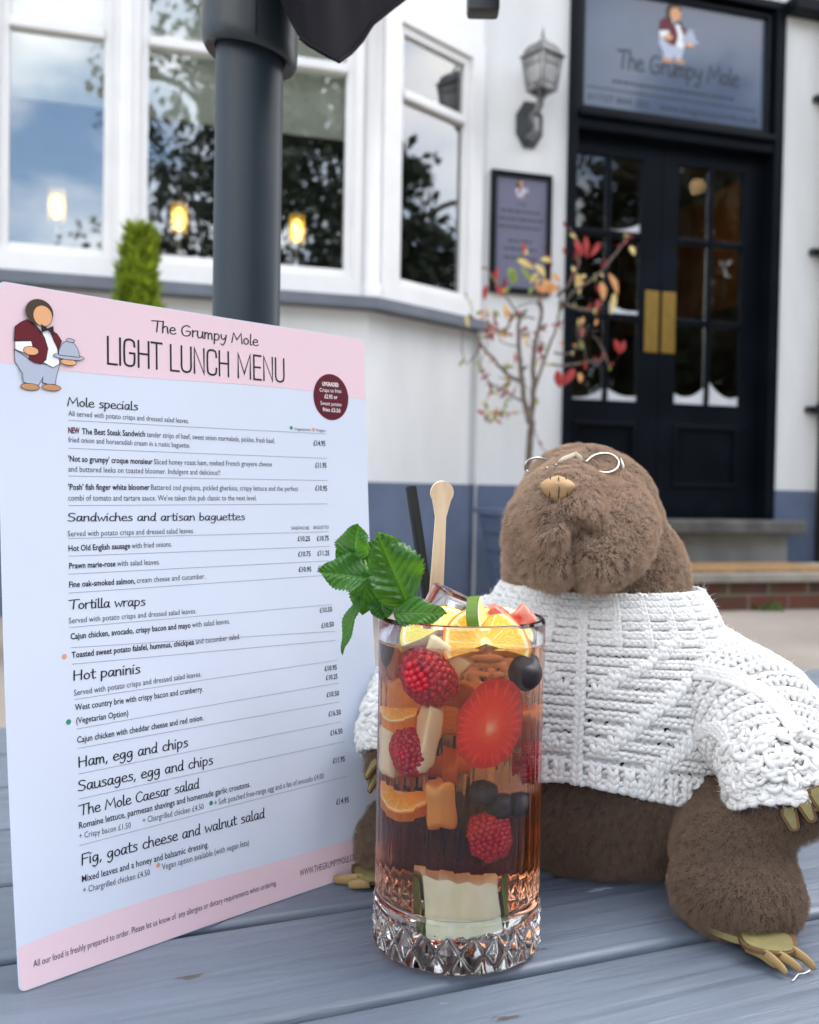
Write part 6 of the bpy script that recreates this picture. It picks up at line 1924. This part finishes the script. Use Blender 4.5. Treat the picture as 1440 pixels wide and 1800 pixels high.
# ---- body: one continuous implicit surface
headA = [np.array([.96, -.28, 0]), np.array([-.27, -.90, .34]), np.array([-.09, -.33, .94])]
CRE = [  # creases read on the muzzle: (x0,z0)-(x1,z1) at the muzzle's depth, width, depth
 ((980, 900), (1000, 950), .0034, .0038), ((1000, 950), (1008, 1026), .0030, .0036),
 ((1000, 912), (1038, 936), .0040, .0050), ((972, 905), (950, 920), .0036, .0032),
]
CRE = [(P_(*a, .522), P_(*b, .522), w_, d_) for a, b, w_, d_ in CRE]
def mole_sdf(X, Y, Z):
    D = sd_ell(X, Y, Z, (mc.x, mc.y - .004, TZ + .042), (.073, .061, .062), AX)
    D = smin(D, sd_ell(X, Y, Z, (mc.x, mc.y, .838), (.062, .050, .062), AX), .02)
    D = smin(D, sd_ell(X, Y, Z, (mc.x, mc.y + .003, .893), (.0500, .0410, .045), AX), .012)
    D = smin(D, sd_ell(X, Y, Z, P_(1040, 985, .600), (.0490, .040, .036), AX), .020)
    D = smin(D, sd_ell(X, Y, Z, P_(1022, 884, .588), (.0350, .033, .0345), AX), .014)
    D = smin(D, sd_ell(X, Y, Z, P_(1085, 905, .588), (.022, .024, .030), AX), .014)
    D = smin(D, sd_ell(X, Y, Z, P_(1027, 917, .556), (.0368, .033, .0212), headA), .005)
    D = smin(D, sd_ell(X, Y, Z, P_(988, 882, .524), (.0190, .024, .0155), headA), .024)
    D = smin(D, sd_ell(X, Y, Z, P_(1056, 932, .538), (.0232, .017, .0130), headA), .022)
    D = smin(D, sd_ell(X, Y, Z, P_(954, 928, .538), (.0155, .015, .0140), headA), .022)
    for a, b, w_, d_ in CRE:
        ab = (b - a)[[0, 2]]; t = np.clip(((X - a[0]) * ab[0] + (Z - a[2]) * ab[1]) / ab.dot(ab), 0, 1)
        q = (X - a[0] - t * ab[0]) ** 2 + (Z - a[2] - t * ab[1]) ** 2
        D = D + d_ * np.exp(-q / w_ ** 2) * (Y < .565)
    # legs
    D = smin(D, sd_cap(X, Y, Z, P_(1222, 1440, .575), P_(1284, 1450, .530), .0290, .0280), .008)
    D = smin(D, sd_cap(X, Y, Z, P_(1280, 1450, .535), P_(1290, 1505, .497), .0275, .0275), .006)
    D = smin(D, sd_ell(X, Y, Z, P_(1299, 1562, .482), (.0305, .026, .0210), AX), .004)
    D = smin(D, sd_cap(X, Y, Z, P_(905, 1470, .600), P_(760, 1470, .565), .0300, .0270), .010)
    D = smin(D, sd_ell(X, Y, Z, P_(712, 1478, .548), (.0270, .027, .0250), AX), .005)
    # arms
    for key, tip, rt in (('r', P_(1424, 1418, .484), .0115), ('l', P_(688, 1338, .528), .0115)):
        C_, R_ = SLV[key]
        for i in range(4): D = smin(D, sd_cap(X, Y, Z, C_[i], C_[i + 1], R_[i] - .010, R_[i + 1] - .010), .006)
        D = smin(D, sd_cap(X, Y, Z, C_[4], tip, .014, rt), .005)
    D = D + .0007 * np.sin(X * 210 + 2 * np.sin(Z * 130)) * np.sin(Z * 190 + Y * 150)
    D = np.maximum(D, TZ + .0006 - Z)
    return D
BV, BF = surface_net(mole_sdf, (mc.x - .16, mc.y - .16, TZ - .006), (mc.x + .17, mc.y + .10, .985), .0026)
def surf(px, py, back=0.0, y0=.44):          # where the line of sight through a pixel meets the plush
    d = NA3(ray(px, py)); d = d / d[1]; o = np.array([0, 0, CAMZ]); Y = y0
    for _ in range(80):
        p = o + d * Y; s_ = float(mole_sdf(*[np.array([q]) for q in p])[0])
        if s_ < .0002: break
        Y += max(s_ * .8, .0002)
        if Y > .75: break
    return Vector(o + d * (Y + back))
M_furbase = mat('brown_plush_backing', (0.07, 0.046, 0.032), 0.95, 0.2, 60)
def fur_mat():
    m = bpy.data.materials.new('brown_plush_fur'); m.use_nodes = True
    n = m.node_tree.nodes; l = m.node_tree.links; b = n['Principled BSDF']
    b.inputs['Roughness'].default_value = .75; b.inputs['Sheen Weight'].default_value = .25; b.inputs['Specular IOR Level'].default_value = .25
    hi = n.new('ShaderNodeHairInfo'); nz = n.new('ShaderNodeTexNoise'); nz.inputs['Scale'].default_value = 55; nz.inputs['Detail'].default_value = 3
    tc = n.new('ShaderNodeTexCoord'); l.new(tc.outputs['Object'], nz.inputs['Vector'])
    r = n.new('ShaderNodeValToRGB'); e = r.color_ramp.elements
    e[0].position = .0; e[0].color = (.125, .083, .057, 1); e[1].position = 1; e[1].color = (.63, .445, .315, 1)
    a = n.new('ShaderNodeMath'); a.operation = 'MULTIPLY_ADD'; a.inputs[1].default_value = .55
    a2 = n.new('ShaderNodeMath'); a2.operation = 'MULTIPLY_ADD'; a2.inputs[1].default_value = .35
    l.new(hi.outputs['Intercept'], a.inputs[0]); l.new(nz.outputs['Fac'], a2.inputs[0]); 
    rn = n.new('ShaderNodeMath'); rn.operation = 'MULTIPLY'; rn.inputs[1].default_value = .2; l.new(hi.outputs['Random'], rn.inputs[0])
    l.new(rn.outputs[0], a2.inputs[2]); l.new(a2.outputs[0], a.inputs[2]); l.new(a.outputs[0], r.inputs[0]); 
    # lighter pile on the head, darker brown pile below the jumper
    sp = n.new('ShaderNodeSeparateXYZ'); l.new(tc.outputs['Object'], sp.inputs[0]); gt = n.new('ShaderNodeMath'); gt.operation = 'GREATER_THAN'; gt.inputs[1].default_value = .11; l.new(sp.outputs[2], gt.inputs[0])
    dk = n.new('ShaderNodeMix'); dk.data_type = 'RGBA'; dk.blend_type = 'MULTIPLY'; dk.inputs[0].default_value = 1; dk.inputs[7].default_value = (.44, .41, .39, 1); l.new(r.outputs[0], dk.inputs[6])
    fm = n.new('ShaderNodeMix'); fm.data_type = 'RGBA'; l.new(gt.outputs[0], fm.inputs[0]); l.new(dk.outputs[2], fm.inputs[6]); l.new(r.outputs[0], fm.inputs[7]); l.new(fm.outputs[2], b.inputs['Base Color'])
    return m
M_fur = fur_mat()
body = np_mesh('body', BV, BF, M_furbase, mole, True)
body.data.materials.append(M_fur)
sm = body.modifiers.new('smooth', 'SMOOTH'); sm.iterations = 3; sm.factor = .5
# fur grows where the jumper does not cover the plush
zz, rxx, ryy = BV[:, 2], BV[:, 0] - mc.x, BV[:, 1] - mc.y
ang = np.arctan2(rxx * AX[0][0] + ryy * AX[0][1], rxx * AX[1][0] + ryy * AX[1][1])
hemz = torso(ang, np.ones_like(ang))[:, 2]; rad = np.hypot(rxx, ryy)
tz_, trx, try_ = torso_ring(np.interp(-zz, [-.8935, -.797], [0, 1]))
trad = 1 / np.sqrt((np.sin(ang) / trx) ** 2 + (np.cos(ang) / try_) ** 2)
cov = (zz > hemz + .003) & (zz < .8915) & (rad < trad + .004)
for key in 'rl':
    C_, R_ = SLV[key]
    tt = np.linspace(0, .985, 60); CC = cr(C_, tt); RR = cr(R_, tt)
    d2 = np.linalg.norm(BV[:, None, :] - CC[None], axis=2); j = d2.argmin(1)
    cov |= (d2[np.arange(len(BV)), j] < RR[j] + .001) & (j < 59)
wt = (~cov).astype(float)
vg = body.vertex_groups.new(name='fur')
vg.add([int(i) for i in np.nonzero(wt)[0]], 1.0, 'REPLACE')
# the pile is shorter along the stitched creases of the muzzle
lg = np.ones(len(BV))
for a, b, w_, d_ in CRE:
    ab = (b - a)[[0, 2]]; t = np.clip(((BV[:, 0] - a[0]) * ab[0] + (BV[:, 2] - a[2]) * ab[1]) / ab.dot(ab), 0, 1)
    q = (BV[:, 0] - a[0] - t * ab[0]) ** 2 + (BV[:, 2] - a[2] - t * ab[1]) ** 2
    lg = np.minimum(lg, 1 - .62 * np.exp(-q / (w_ * .8) ** 2) * (BV[:, 1] < .565))
vl = body.vertex_groups.new(name='pile')
for i, w_ in enumerate(lg): vl.add([i], float(w_), 'REPLACE')
md = body.modifiers.new('fur', 'PARTICLE_SYSTEM')
ps = md.particle_system; se = ps.settings
se.type = 'HAIR'; se.count = 9000; se.hair_length = .0058; se.hair_step = 4
se.emit_from = 'FACE'; se.use_even_distribution = True; se.distribution = 'RAND' if False else 'JIT'
se.child_type = 'INTERPOLATED'; se.rendered_child_count = 36; se.child_percent = 2 if hasattr(se, 'child_percent') else 0
se.use_advanced_hair = True
se.normal_factor = .00085; se.object_align_factor = (-.00025, -.0002, -.00060); se.factor_random = .00032
se.clump_factor = .25; se.clump_shape = .1
se.roughness_1 = .0012; se.roughness_1_size = .02; se.roughness_2 = .0016; se.roughness_2_size = .01; se.roughness_endpoint = .0016
se.root_radius = .00013; se.tip_radius = .00004; se.radius_scale = 1.0; se.shape = 0.2
se.length_random = .35
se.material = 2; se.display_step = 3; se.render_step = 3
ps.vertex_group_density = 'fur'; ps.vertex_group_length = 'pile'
ps.seed = 3

# ---- leather nose, claws
M_leather = mat('tan_suede_nose', lin(176, 144, 104), 0.75, 0.15, 120, 0.5, 500, bdist=.0006)
M_claw = mat('olive_yellow_leather', lin(122, 114, 72), 0.7, 0.15, 100, 0.4, 600, bdist=.0005)
M_clawe = mat('brown_leather_edge', lin(96, 70, 42), 0.75, 0.2, 150, 0.5, 600, bdist=.0005)
nc = surf(978, 860)
V, F = ICO3
pts = []
for v in V:
    lobes = 1 + .10 * abs(v.x) - .10 * math.exp(-(v.x / .16) ** 2) + .05 * math.sin(v.z * 5)
    pts.append(nc + Vector((v.x * .0078 * lobes * (1 + .25 * v.z), v.y * .0060 * lobes, v.z * .0066 * (1 - .22 * abs(v.x)))) + Vector((0, -.0038, .0004)))
k = MB(); k.add(pts, F); k.build('nose', M_leather, mole, smooth=True)
k = MB()
for s_ in (-.33, 0, .33): k.tube([nc + Vector((s_ * .012 + .0005 * i * s_, -.0098 + .0000 * i + .0022 * abs(i - 2) ** 1.3 * .5 + abs(s_) * .004, .0062 - .0031 * i)) for i in range(5)], .00028, 5)
k.build('nose_stitch', mat('dark_brown_thread', lin(72, 54, 40), .9, .1, 50), mole)
def claw(b, t, w0, w1, nrm, name='claw', th=.0016):
    b = Vector(b); t = Vector(t); ax = (t - b); L = ax.length; ax.normalize(); nrm = Vector(nrm); nrm = (nrm - ax * nrm.dot(ax)).normalized(); sd = ax.cross(nrm)
    def outline(sh, off):
        o_ = []
        for (q, w_) in ((0, w0 * .8), (.25, w0), (.6, (w0 + w1) / 2), (.86, w1)):
            o_.append((q, -w_ / 2 + sh))
        tipn = [(.86 + .14 * math.sin(R(a)), -(w1 / 2 - sh) * math.cos(R(a))) for a in (30, 60, 90, 120, 150)]
        p = o_ + tipn + [(q, -x) for q, x in reversed(o_)]
        return [b + ax * L * (q if sh == 0 else .06 + q * .86) + sd * x + nrm * (off - .10 * L * q * q) for q, x in p]
    k = MB(); k.mi = 0; k.prism(outline(0, -th / 2), nrm * th)
    k.mi = 1; k.prism(outline(w0 * .16, th / 2 - .0004), nrm * .0009)
    return k.build(name, [M_clawe, M_claw], mole, recalc=True)
for (bx, by, tx_, ty, dy) in ((1383, 1420, 1399, 1461, .0), (1406, 1396, 1431, 1446, -.003), (1430, 1384, 1452, 1430, -.004), (1450, 1372, 1474, 1412, -.003)):
    claw(W(bx, by, .470 + dy), W(tx_, ty, .464 + dy), .0078, .0052, (-.15, -.9, .3))
for (bx, by, tx_, ty) in ((664, 1336, 641, 1368), (668, 1352, 646, 1392), (680, 1362, 664, 1404)):
    claw(W(bx, by, .518), W(tx_, ty, .512), .0052, .0030, (-.6, -.7, .3))
def flatshape(pl, z0, z1, m_, name, mats=None):
    k = MB(); P = [onz(px, py, z0) for px, py in pl]
    k.prism([Vector((p.x, p.y, z0)) for p in P], (0, 0, z1 - z0))
    return k.build(name, m_, mole, recalc=True)
def densify(pl, n=4):
    out = []
    m_ = len(pl)
    for i in range(m_):
        a, b, c, d = [Vector((*pl[(i + q) % m_], 0)) for q in (-1, 0, 1, 2)]
        for s_ in range(n):
            t = s_ / n; v = .5 * (2 * b + (c - a) * t + (2 * a - 5 * b + 4 * c - d) * t * t + (3 * b - a - 3 * c + d) * t ** 3); out.append((v.x, v.y))
    return out
def sheet(mb, pl, z, th):
    P = [onz(px, py, z) for px, py in densify(pl)]
    mb.prism([Vector((p.x, p.y, z)) for p in P], (0, 0, th))
k = MB(); sheet(k, [(1226, 1606), (1255, 1618), (1300, 1640), (1304, 1660), (1270, 1650), (1240, 1634)], TZ + .0035, .003); k.build('foot_sole', M_claw, mole, recalc=True)
k = MB(); k.mi = 0; sheet(k, [(1296, 1626), (1340, 1630), (1392, 1644), (1402, 1668), (1388, 1682), (1348, 1680), (1306, 1666)], TZ + .0062, .0016)
k.mi = 1; sheet(k, [(1302, 1629), (1340, 1634), (1386, 1647), (1394, 1668), (1384, 1675), (1348, 1673), (1312, 1660)], TZ + .0076, .0010)
fp = k.build('foot_pad', [M_clawe, M_claw], mole, recalc=True)
M_toe = mat('pale_leather_toe', lin(146, 122, 80), .75, .15, 90, .4, 500, bdist=.0005)
for (x0, y0, x1, y1, w_) in ((1312, 1664, 1366, 1700, .0055), (1338, 1674, 1384, 1712, .0050), (1362, 1678, 1410, 1708, .0050), (1388, 1670, 1434, 1704, .0054)):
    a, b = onz(x0, y0, TZ + .006), onz(x1, y1, TZ + .0025); k = MB()
    P = [a.lerp(b, q) + Vector((0, 0, .0012 * math.sin(q * math.pi))) for q in (0, .2, .4, .6, .8, .95, 1)]
    k.tube(P, [w_ * q for q in (.5, .5, .46, .42, .40, .30, .12)], 10, flat=.5); k.build('toe', M_toe, mole, smooth=True)
k = MB(); k.tube([onz(1424, 1706, TZ + .003), onz(1415, 1711, TZ + .0022), onz(1404, 1712, TZ + .0012), onz(1396, 1722, TZ + .0008), onz(1393, 1724, TZ + .0008)], .00032, 6)
k.build('loose_thread', mat('white_thread', (.75, .73, .68), .8, .05, 40), mole, smooth=True)
k = MB(); k.mi = 0; sheet(k, [(618, 1528), (640, 1518), (690, 1520), (700, 1545), (660, 1556), (628, 1550)], TZ + .0035, .0030)
k.mi = 1; sheet(k, [(624, 1530), (642, 1523), (686, 1525), (694, 1542), (660, 1550), (632, 1546)], TZ + .0062, .0010)
k.build('foot_pad', [M_clawe, M_claw], mole, recalc=True)
for (x0, y0, x1, y1, w_) in ((640, 1546, 586, 1546, .0062), (650, 1552, 612, 1556, .0055)):
    a, b = onz(x0, y0, TZ + .005), onz(x1, y1, TZ + .0025); k = MB()
    k.tube([a.lerp(b, q) for q in (0, .2, .4, .6, .8, .95, 1)], [w_ * q for q in (.5, .5, .48, .44, .42, .32, .12)], 10, flat=.5); k.build('toe', M_toe, mole, smooth=True)

# ---- wire spectacles
M_wire = mat('silver_spectacle_wire', (.42, .40, .37), .3, .05, 50, metal=1.0)
spx = surf(1010, 815)
spec_ = thing('spectacles_pin', '', '', spx) if False else None
def wire(pts, r_=.00095, lift=-.0055):
    P = []
    for px, py in pts:
        q = surf(px, py, lift)
        if q.y > .66: q = W(px, py, P[-1].y if P else .560)
        P.append(q)
    P = [P[0]] + [(P[i - 1] + P[i] * 2 + P[i + 1]) / 4 for i in range(1, len(P) - 1)] + [P[-1]]
    Q = []
    for i in range(len(P) - 1):
        a = P[max(i - 1, 0)]; b = P[i]; c = P[i + 1]; d = P[min(i + 2, len(P) - 1)]
        for t in (0, .25, .5, .75): Q.append(.5 * ((2 * b) + (c - a) * t + (2 * a - 5 * b + 4 * c - d) * t * t + (3 * b - a - 3 * c + d) * t ** 3))
    Q.append(P[-1]); return Q
k = MB(); k.tube(wire([(962, 822), (940, 834), (926, 832), (920, 820), (926, 808), (940, 804), (956, 805), (968, 810), (978, 818)]), .0007, 10); k.build('spectacle_rim', M_wire, mole, smooth=True)
k = MB(); k.tube(wire([(1030, 812), (1038, 802), (1052, 797), (1068, 796), (1082, 801), (1090, 811), (1087, 823), (1076, 831), (1062, 832), (1052, 829)]), .0007, 10)
sr_ = k.build('spectacle_rim', M_wire, mole, smooth=True)
k = MB(); k.tube([surf(1090, 806, -.005), surf(1095, 818, -.002), surf(1098, 834, .003)], .0009, 8); k.build('temple_arm', M_wire, mole, smooth=True)
k = MB()
pb = [surf(px, py, -.0035) for px, py in ((982, 813), (992, 807), (1004, 803), (1012, 800), (1018, 804), (1024, 810))]
k.tube(pb, [.001, .0016, .0018, .0020, .0018, .001], 8); k.build('spectacle_bridge', mat('grey_felt_bridge', lin(176, 164, 146), .95, .1, 200, .5, 500), mole, smooth=True)

# ---- jumper: every stitch is a loop of yarn on the jumper's surface
def yarn_mat():
    m = mat('white_wool_yarn', (.74, .74, .73), .85, .03, 90, .55, 1500, sheen=.35, bdist=.0004, stretch=None)
    return m
M_yarn = yarn_mat()
SIDES = 6
TV, TF, TO = [], [], [0]
def tubes(P, U_, rad):
    """P (N,n,3) yarn paths, U_ (N,n,3) outward directions, rad (N,n)"""
    N, n = P.shape[:2]
    T = np.gradient(P, axis=1); T /= np.linalg.norm(T, axis=2, keepdims=True) + 1e-12
    U_ = U_ - T * (U_ * T).sum(2, keepdims=True); U_ /= np.linalg.norm(U_, axis=2, keepdims=True) + 1e-12
    Bn = np.cross(T, U_)
    a = np.arange(SIDES) * 2 * np.pi / SIDES
    V = P[:, :, None] + (U_[:, :, None] * np.cos(a)[None, None, :, None] + Bn[:, :, None] * np.sin(a)[None, None, :, None]) * rad[:, :, None, None]
    idx = np.arange(N * n * SIDES).reshape(N, n, SIDES) + TO[0]
    i0 = idx[:, :-1]; i1 = idx[:, 1:]
    q = np.stack([i0, np.roll(i0, -1, 2), np.roll(i1, -1, 2), i1], -1).reshape(-1, 4)
    TV.append(V.reshape(-1, 3)); TF.append(q); TO[0] += N * n * SIDES
def frame(fn, a, v):
    e = 1e-3
    p = fn(a, v); da = fn(a + e, v) - fn(a - e, v); dv_ = fn(a, v + e) - fn(a, v - e)
    n = np.cross(da, dv_); n /= np.linalg.norm(n, axis=-1, keepdims=True) + 1e-12
    return p, n
def lay(fn, A, Vv, x, y, h, rad, da, dv_, sgn):
    """stitch centres A,Vv (N); local path x,y,h (N,n) in cells and metres"""
    a = A[:, None] + x * da; v = Vv[:, None] + y * dv_
    p, n = frame(fn, a, v); n = n * sgn
    tubes(p + n * h[..., None], n, rad)
def knit(fn, na, nv, kind, sgn, rr=.00135, hh=.0012, a0=0.0):
    da = 2 * np.pi / na; dv_ = 1.0 / nv
    I, J = np.meshgrid(np.arange(na), np.arange(nv), indexing='ij'); I = I.ravel(); J = J.ravel()
    A = a0 + (I - na // 2) * da; Vv = (J + .5) * dv_
    K = kind(I - na // 2, J)
    for code in (0, 1, 2):
        m_ = K == code
        if not m_.any(): continue
        a, v, j = A[m_], Vv[m_], J[m_]; N = len(a)
        jit = rng.normal(0, 1, (N, 4))
        if code == 0:            # purl bump: a bowed bar, alternate rows shifted half a stitch and bowed the other way
            s = np.linspace(-1, 1, 9)[None]
            x = s * .60 + ((j % 2) * .5)[:, None] + jit[:, :1] * .05
            bow = np.where(j % 2 == 0, 1, -1)[:, None]
            y = bow * .42 * (1 - s ** 2) - bow * .21 + jit[:, 1:2] * .06
            h = hh * (1.25 - 2.0 * s ** 2) + jit[:, 2:3] * .00012
            rd = rr * (1.0 - .18 * s ** 2) * (1 + .07 * jit[:, 3:4])
            lay(fn, a, v, np.broadcast_to(x, (N, 9)).copy(), y, h, np.broadcast_to(rd, (N, 9)).copy(), da, dv_, sgn)
        else:                    # knit V: two leaning legs
            for sd_ in (-1, 1):
                s = np.linspace(0, 1, 8)[None]
                x = sd_ * (.52 - .46 * s) + jit[:, :1] * .04
                y = -.85 + 1.6 * s + jit[:, 1:2] * .05
                h = (hh * (.2 + 1.0 * np.sin(np.pi * s) ** .7)) * (1.35 if code == 2 else 1.0) + jit[:, 2:3] * .0001
                rd = rr * (.80 + .28 * np.sin(np.pi * s)) * (1.12 if code == 2 else 1.0) * (1 + .06 * jit[:, 3:4])
                lay(fn, a, v, np.broadcast_to(x, (N, 8)).copy(), np.broadcast_to(y, (N, 8)).copy(), np.broadcast_to(h, (N, 8)).copy(), np.broadcast_to(rd, (N, 8)).copy(), da, dv_, sgn)
def cord(fn, A, Vv, rad, h, sgn, n=40, lump=9):
    """a raised cord of yarn along a path on the surface"""
    t = np.linspace(0, 1, n * 3); a = np.interp(t, np.linspace(0, 1, len(A)), A)[None]; v = np.interp(t, np.linspace(0, 1, len(Vv)), Vv)[None]
    p, nn = frame(fn, a, v); nn = nn * sgn
    rd = rad * (1 + .22 * np.abs(np.sin(t * lump * np.pi)) )[None]
    tubes(p + nn * h, nn, rd)
NAT, NVT = 120, 38
def backing(fn, na, nv, sgn):
    # the inner face of the knit, with small gaps left between stitches
    A = np.linspace(-np.pi, np.pi, na * 2 + 1); V_ = np.linspace(0.01, .99, nv * 2 + 1)
    a, v = np.meshgrid(A, V_, indexing='ij'); p, n = frame(fn, a.ravel(), v.ravel())
    p = p - n * sgn * .0009
    m_ = nv * 2 + 1
    I, J = np.meshgrid(np.arange(na * 2), np.arange(nv * 2), indexing='ij'); I = I.ravel(); J = J.ravel()
    keep = rng.random(len(I)) > .10
    q = np.stack([I * m_ + J, (I + 1) * m_ + J, (I + 1) * m_ + J + 1, I * m_ + J + 1], 1)[keep] + TO[0]
    TV.append(p); TF.append(q); TO[0] += len(p)
def front_off(j): return 0
CEN = 1
def tkind(i, j):
    k_ = np.zeros_like(i)
    d = i - CEN
    rib = (j < 14) & (np.mod(d, 5) == 0)
    k_[rib] = 1
    k_[(np.abs(d) == 0) & (j >= 14)] = 1
    for (ja, jb, xa, xb) in ((12, 22, 15, 2.4), (20, 32, 15, 2.4), (28, 37, 15, 7)):
        tt = (j - ja) / (jb - ja); xc = xa + (xb - xa) * tt
        m_ = (j >= ja) & (j <= jb) & (np.abs(np.abs(d) - xc) < .95)
        k_[m_] = 2
    k_[(j >= 35) & (np.mod(d, 2) == 0)] = 2
    k_[(np.abs(d) > 19) & (np.mod(np.abs(d), 6) < 2) & (j > 13) & (j < 35)] = 2
    return k_
tsg = 1.0
_p, _n = frame(torso, np.array([0.0]), np.array([.5]))
tsg = 1.0 if float((_n[0] * AX[1]).sum()) > 0 else -1.0
knit(torso, NAT, NVT, tkind, tsg, .00145, .0011); backing(torso, NAT, NVT, tsg)
# rolled edges at neck and hem
for v0, rr_, n_ in ((0.0, .0017, 120), (1.0, .0021, 96)):
    aa = np.linspace(-np.pi, np.pi, n_, endpoint=False); s = np.linspace(-1, 1, 9)[None]
    N = len(aa); jit = rng.normal(0, 1, (N, 2))
    x = np.broadcast_to(s * .62, (N, 9)); y = .6 * np.cos(s * 1.6) - .3 + jit[:, :1] * .12; h = .0014 * (1 - s ** 2) + 0 * y
    lay(torso, aa, np.full(N, v0), x.copy(), y, h, np.broadcast_to(rr_ * (1 - .25 * s ** 2), (N, 9)) * (1 + .1 * jit[:, 1:2]), 2 * np.pi / n_, 1.0 / NVT, tsg)
for key in 'rl':
    fn = sleeve(key)
    _p, _n = frame(fn, np.array([0.0]), np.array([.5])); c_ = cr(SLV[key][0], np.array([.5]))
    sg_ = 1.0 if float(((_p - c_) * _n).sum()) > 0 else -1.0
    def skind(i, j):
        k_ = np.zeros_like(i); k_[(np.mod(i, 9) < 2) & (j < 22)] = 2; return k_
    knit(fn, 48, 32, skind, sg_, .0015, .0011); backing(fn, 48, 32, sg_)
    # thick fluffy cuff: fat loose loops in two layers
    for lyr in (0, 1):
        n1_ = 420
        a = rng.uniform(-np.pi, np.pi, n1_); v = rng.uniform(.70 - .02 * lyr, 1.0, n1_); s = np.linspace(-1, 1, 9)[None]
        ori = rng.uniform(-.9, .9, (n1_, 1))
        x = s * .9 * np.cos(ori) - .5 * np.sin(ori) * (1 - s ** 2); y = s * .9 * np.sin(ori) + .5 * np.cos(ori) * (1 - s ** 2)
        h = .0010 + .0011 * lyr + .0011 * (1 - s ** 2) + 0 * x
        lay(fn, a, v, x, y, h, np.broadcast_to(.00145 * (1 - .25 * s ** 2), x.shape) * (1 + .1 * rng.normal(0, 1, (n1_, 1))), 2 * np.pi / 48, 1 / 30, sg_)
# loose tuft hanging from the near cuff
tc_ = P_(1368, 1443, .486)
n1_ = 260; dirs = rng.normal(0, 1, (n1_, 3)); dirs /= np.linalg.norm(dirs, axis=1, keepdims=True)
t1 = np.cross(dirs, rng.normal(0, 1, (n1_, 3))); t1 /= np.linalg.norm(t1, axis=1, keepdims=True)
s = np.linspace(-1, 1, 8)[None, :, None]
Pq = tc_ + dirs[:, None] * (.0072 + .0012 * (1 - s ** 2)) * np.array([1.3, .9, .95]) + t1[:, None] * s * .0036
tubes(Pq, np.broadcast_to(dirs[:, None], Pq.shape).copy(), np.broadcast_to(.00135 * (1 - .3 * s[..., 0] ** 2), Pq.shape[:2]).copy())
jumper = np_mesh('jumper', np.concatenate(TV), np.concatenate(TF), M_yarn, mole, True)
# stray wool fibres
allv = np.concatenate(TV)
sel = rng.choice(len(allv), 45000, replace=False)
TV.clear(); TF.clear(); TO[0] = 0; SIDES = 3
P0 = allv[sel]
cen = np.array([mc.x, mc.y, .84])
out_ = rng.normal(0, 1, P0.shape) ; out_ /= np.linalg.norm(out_, axis=1, keepdims=True)
t_ = np.linspace(0, 1, 4)[None, :, None]; bend = rng.normal(0, .0010, (len(P0), 1, 3))
Pf = P0[:, None] + out_[:, None] * t_ * rng.uniform(.0012, .0042, (len(P0), 1, 1)) + bend * t_ ** 2
tubes(Pf, np.broadcast_to(rng.normal(0, 1, (len(P0), 1, 3)), Pf.shape).copy(), np.broadcast_to(np.array([.00009, .00008, .00006, .00002])[None], Pf.shape[:2]).copy())
np_mesh('wool_fuzz', np.concatenate(TV), np.concatenate(TF), M_yarn, jumper, True)
print('mole verts', len(BV), 'yarn', len(allv))
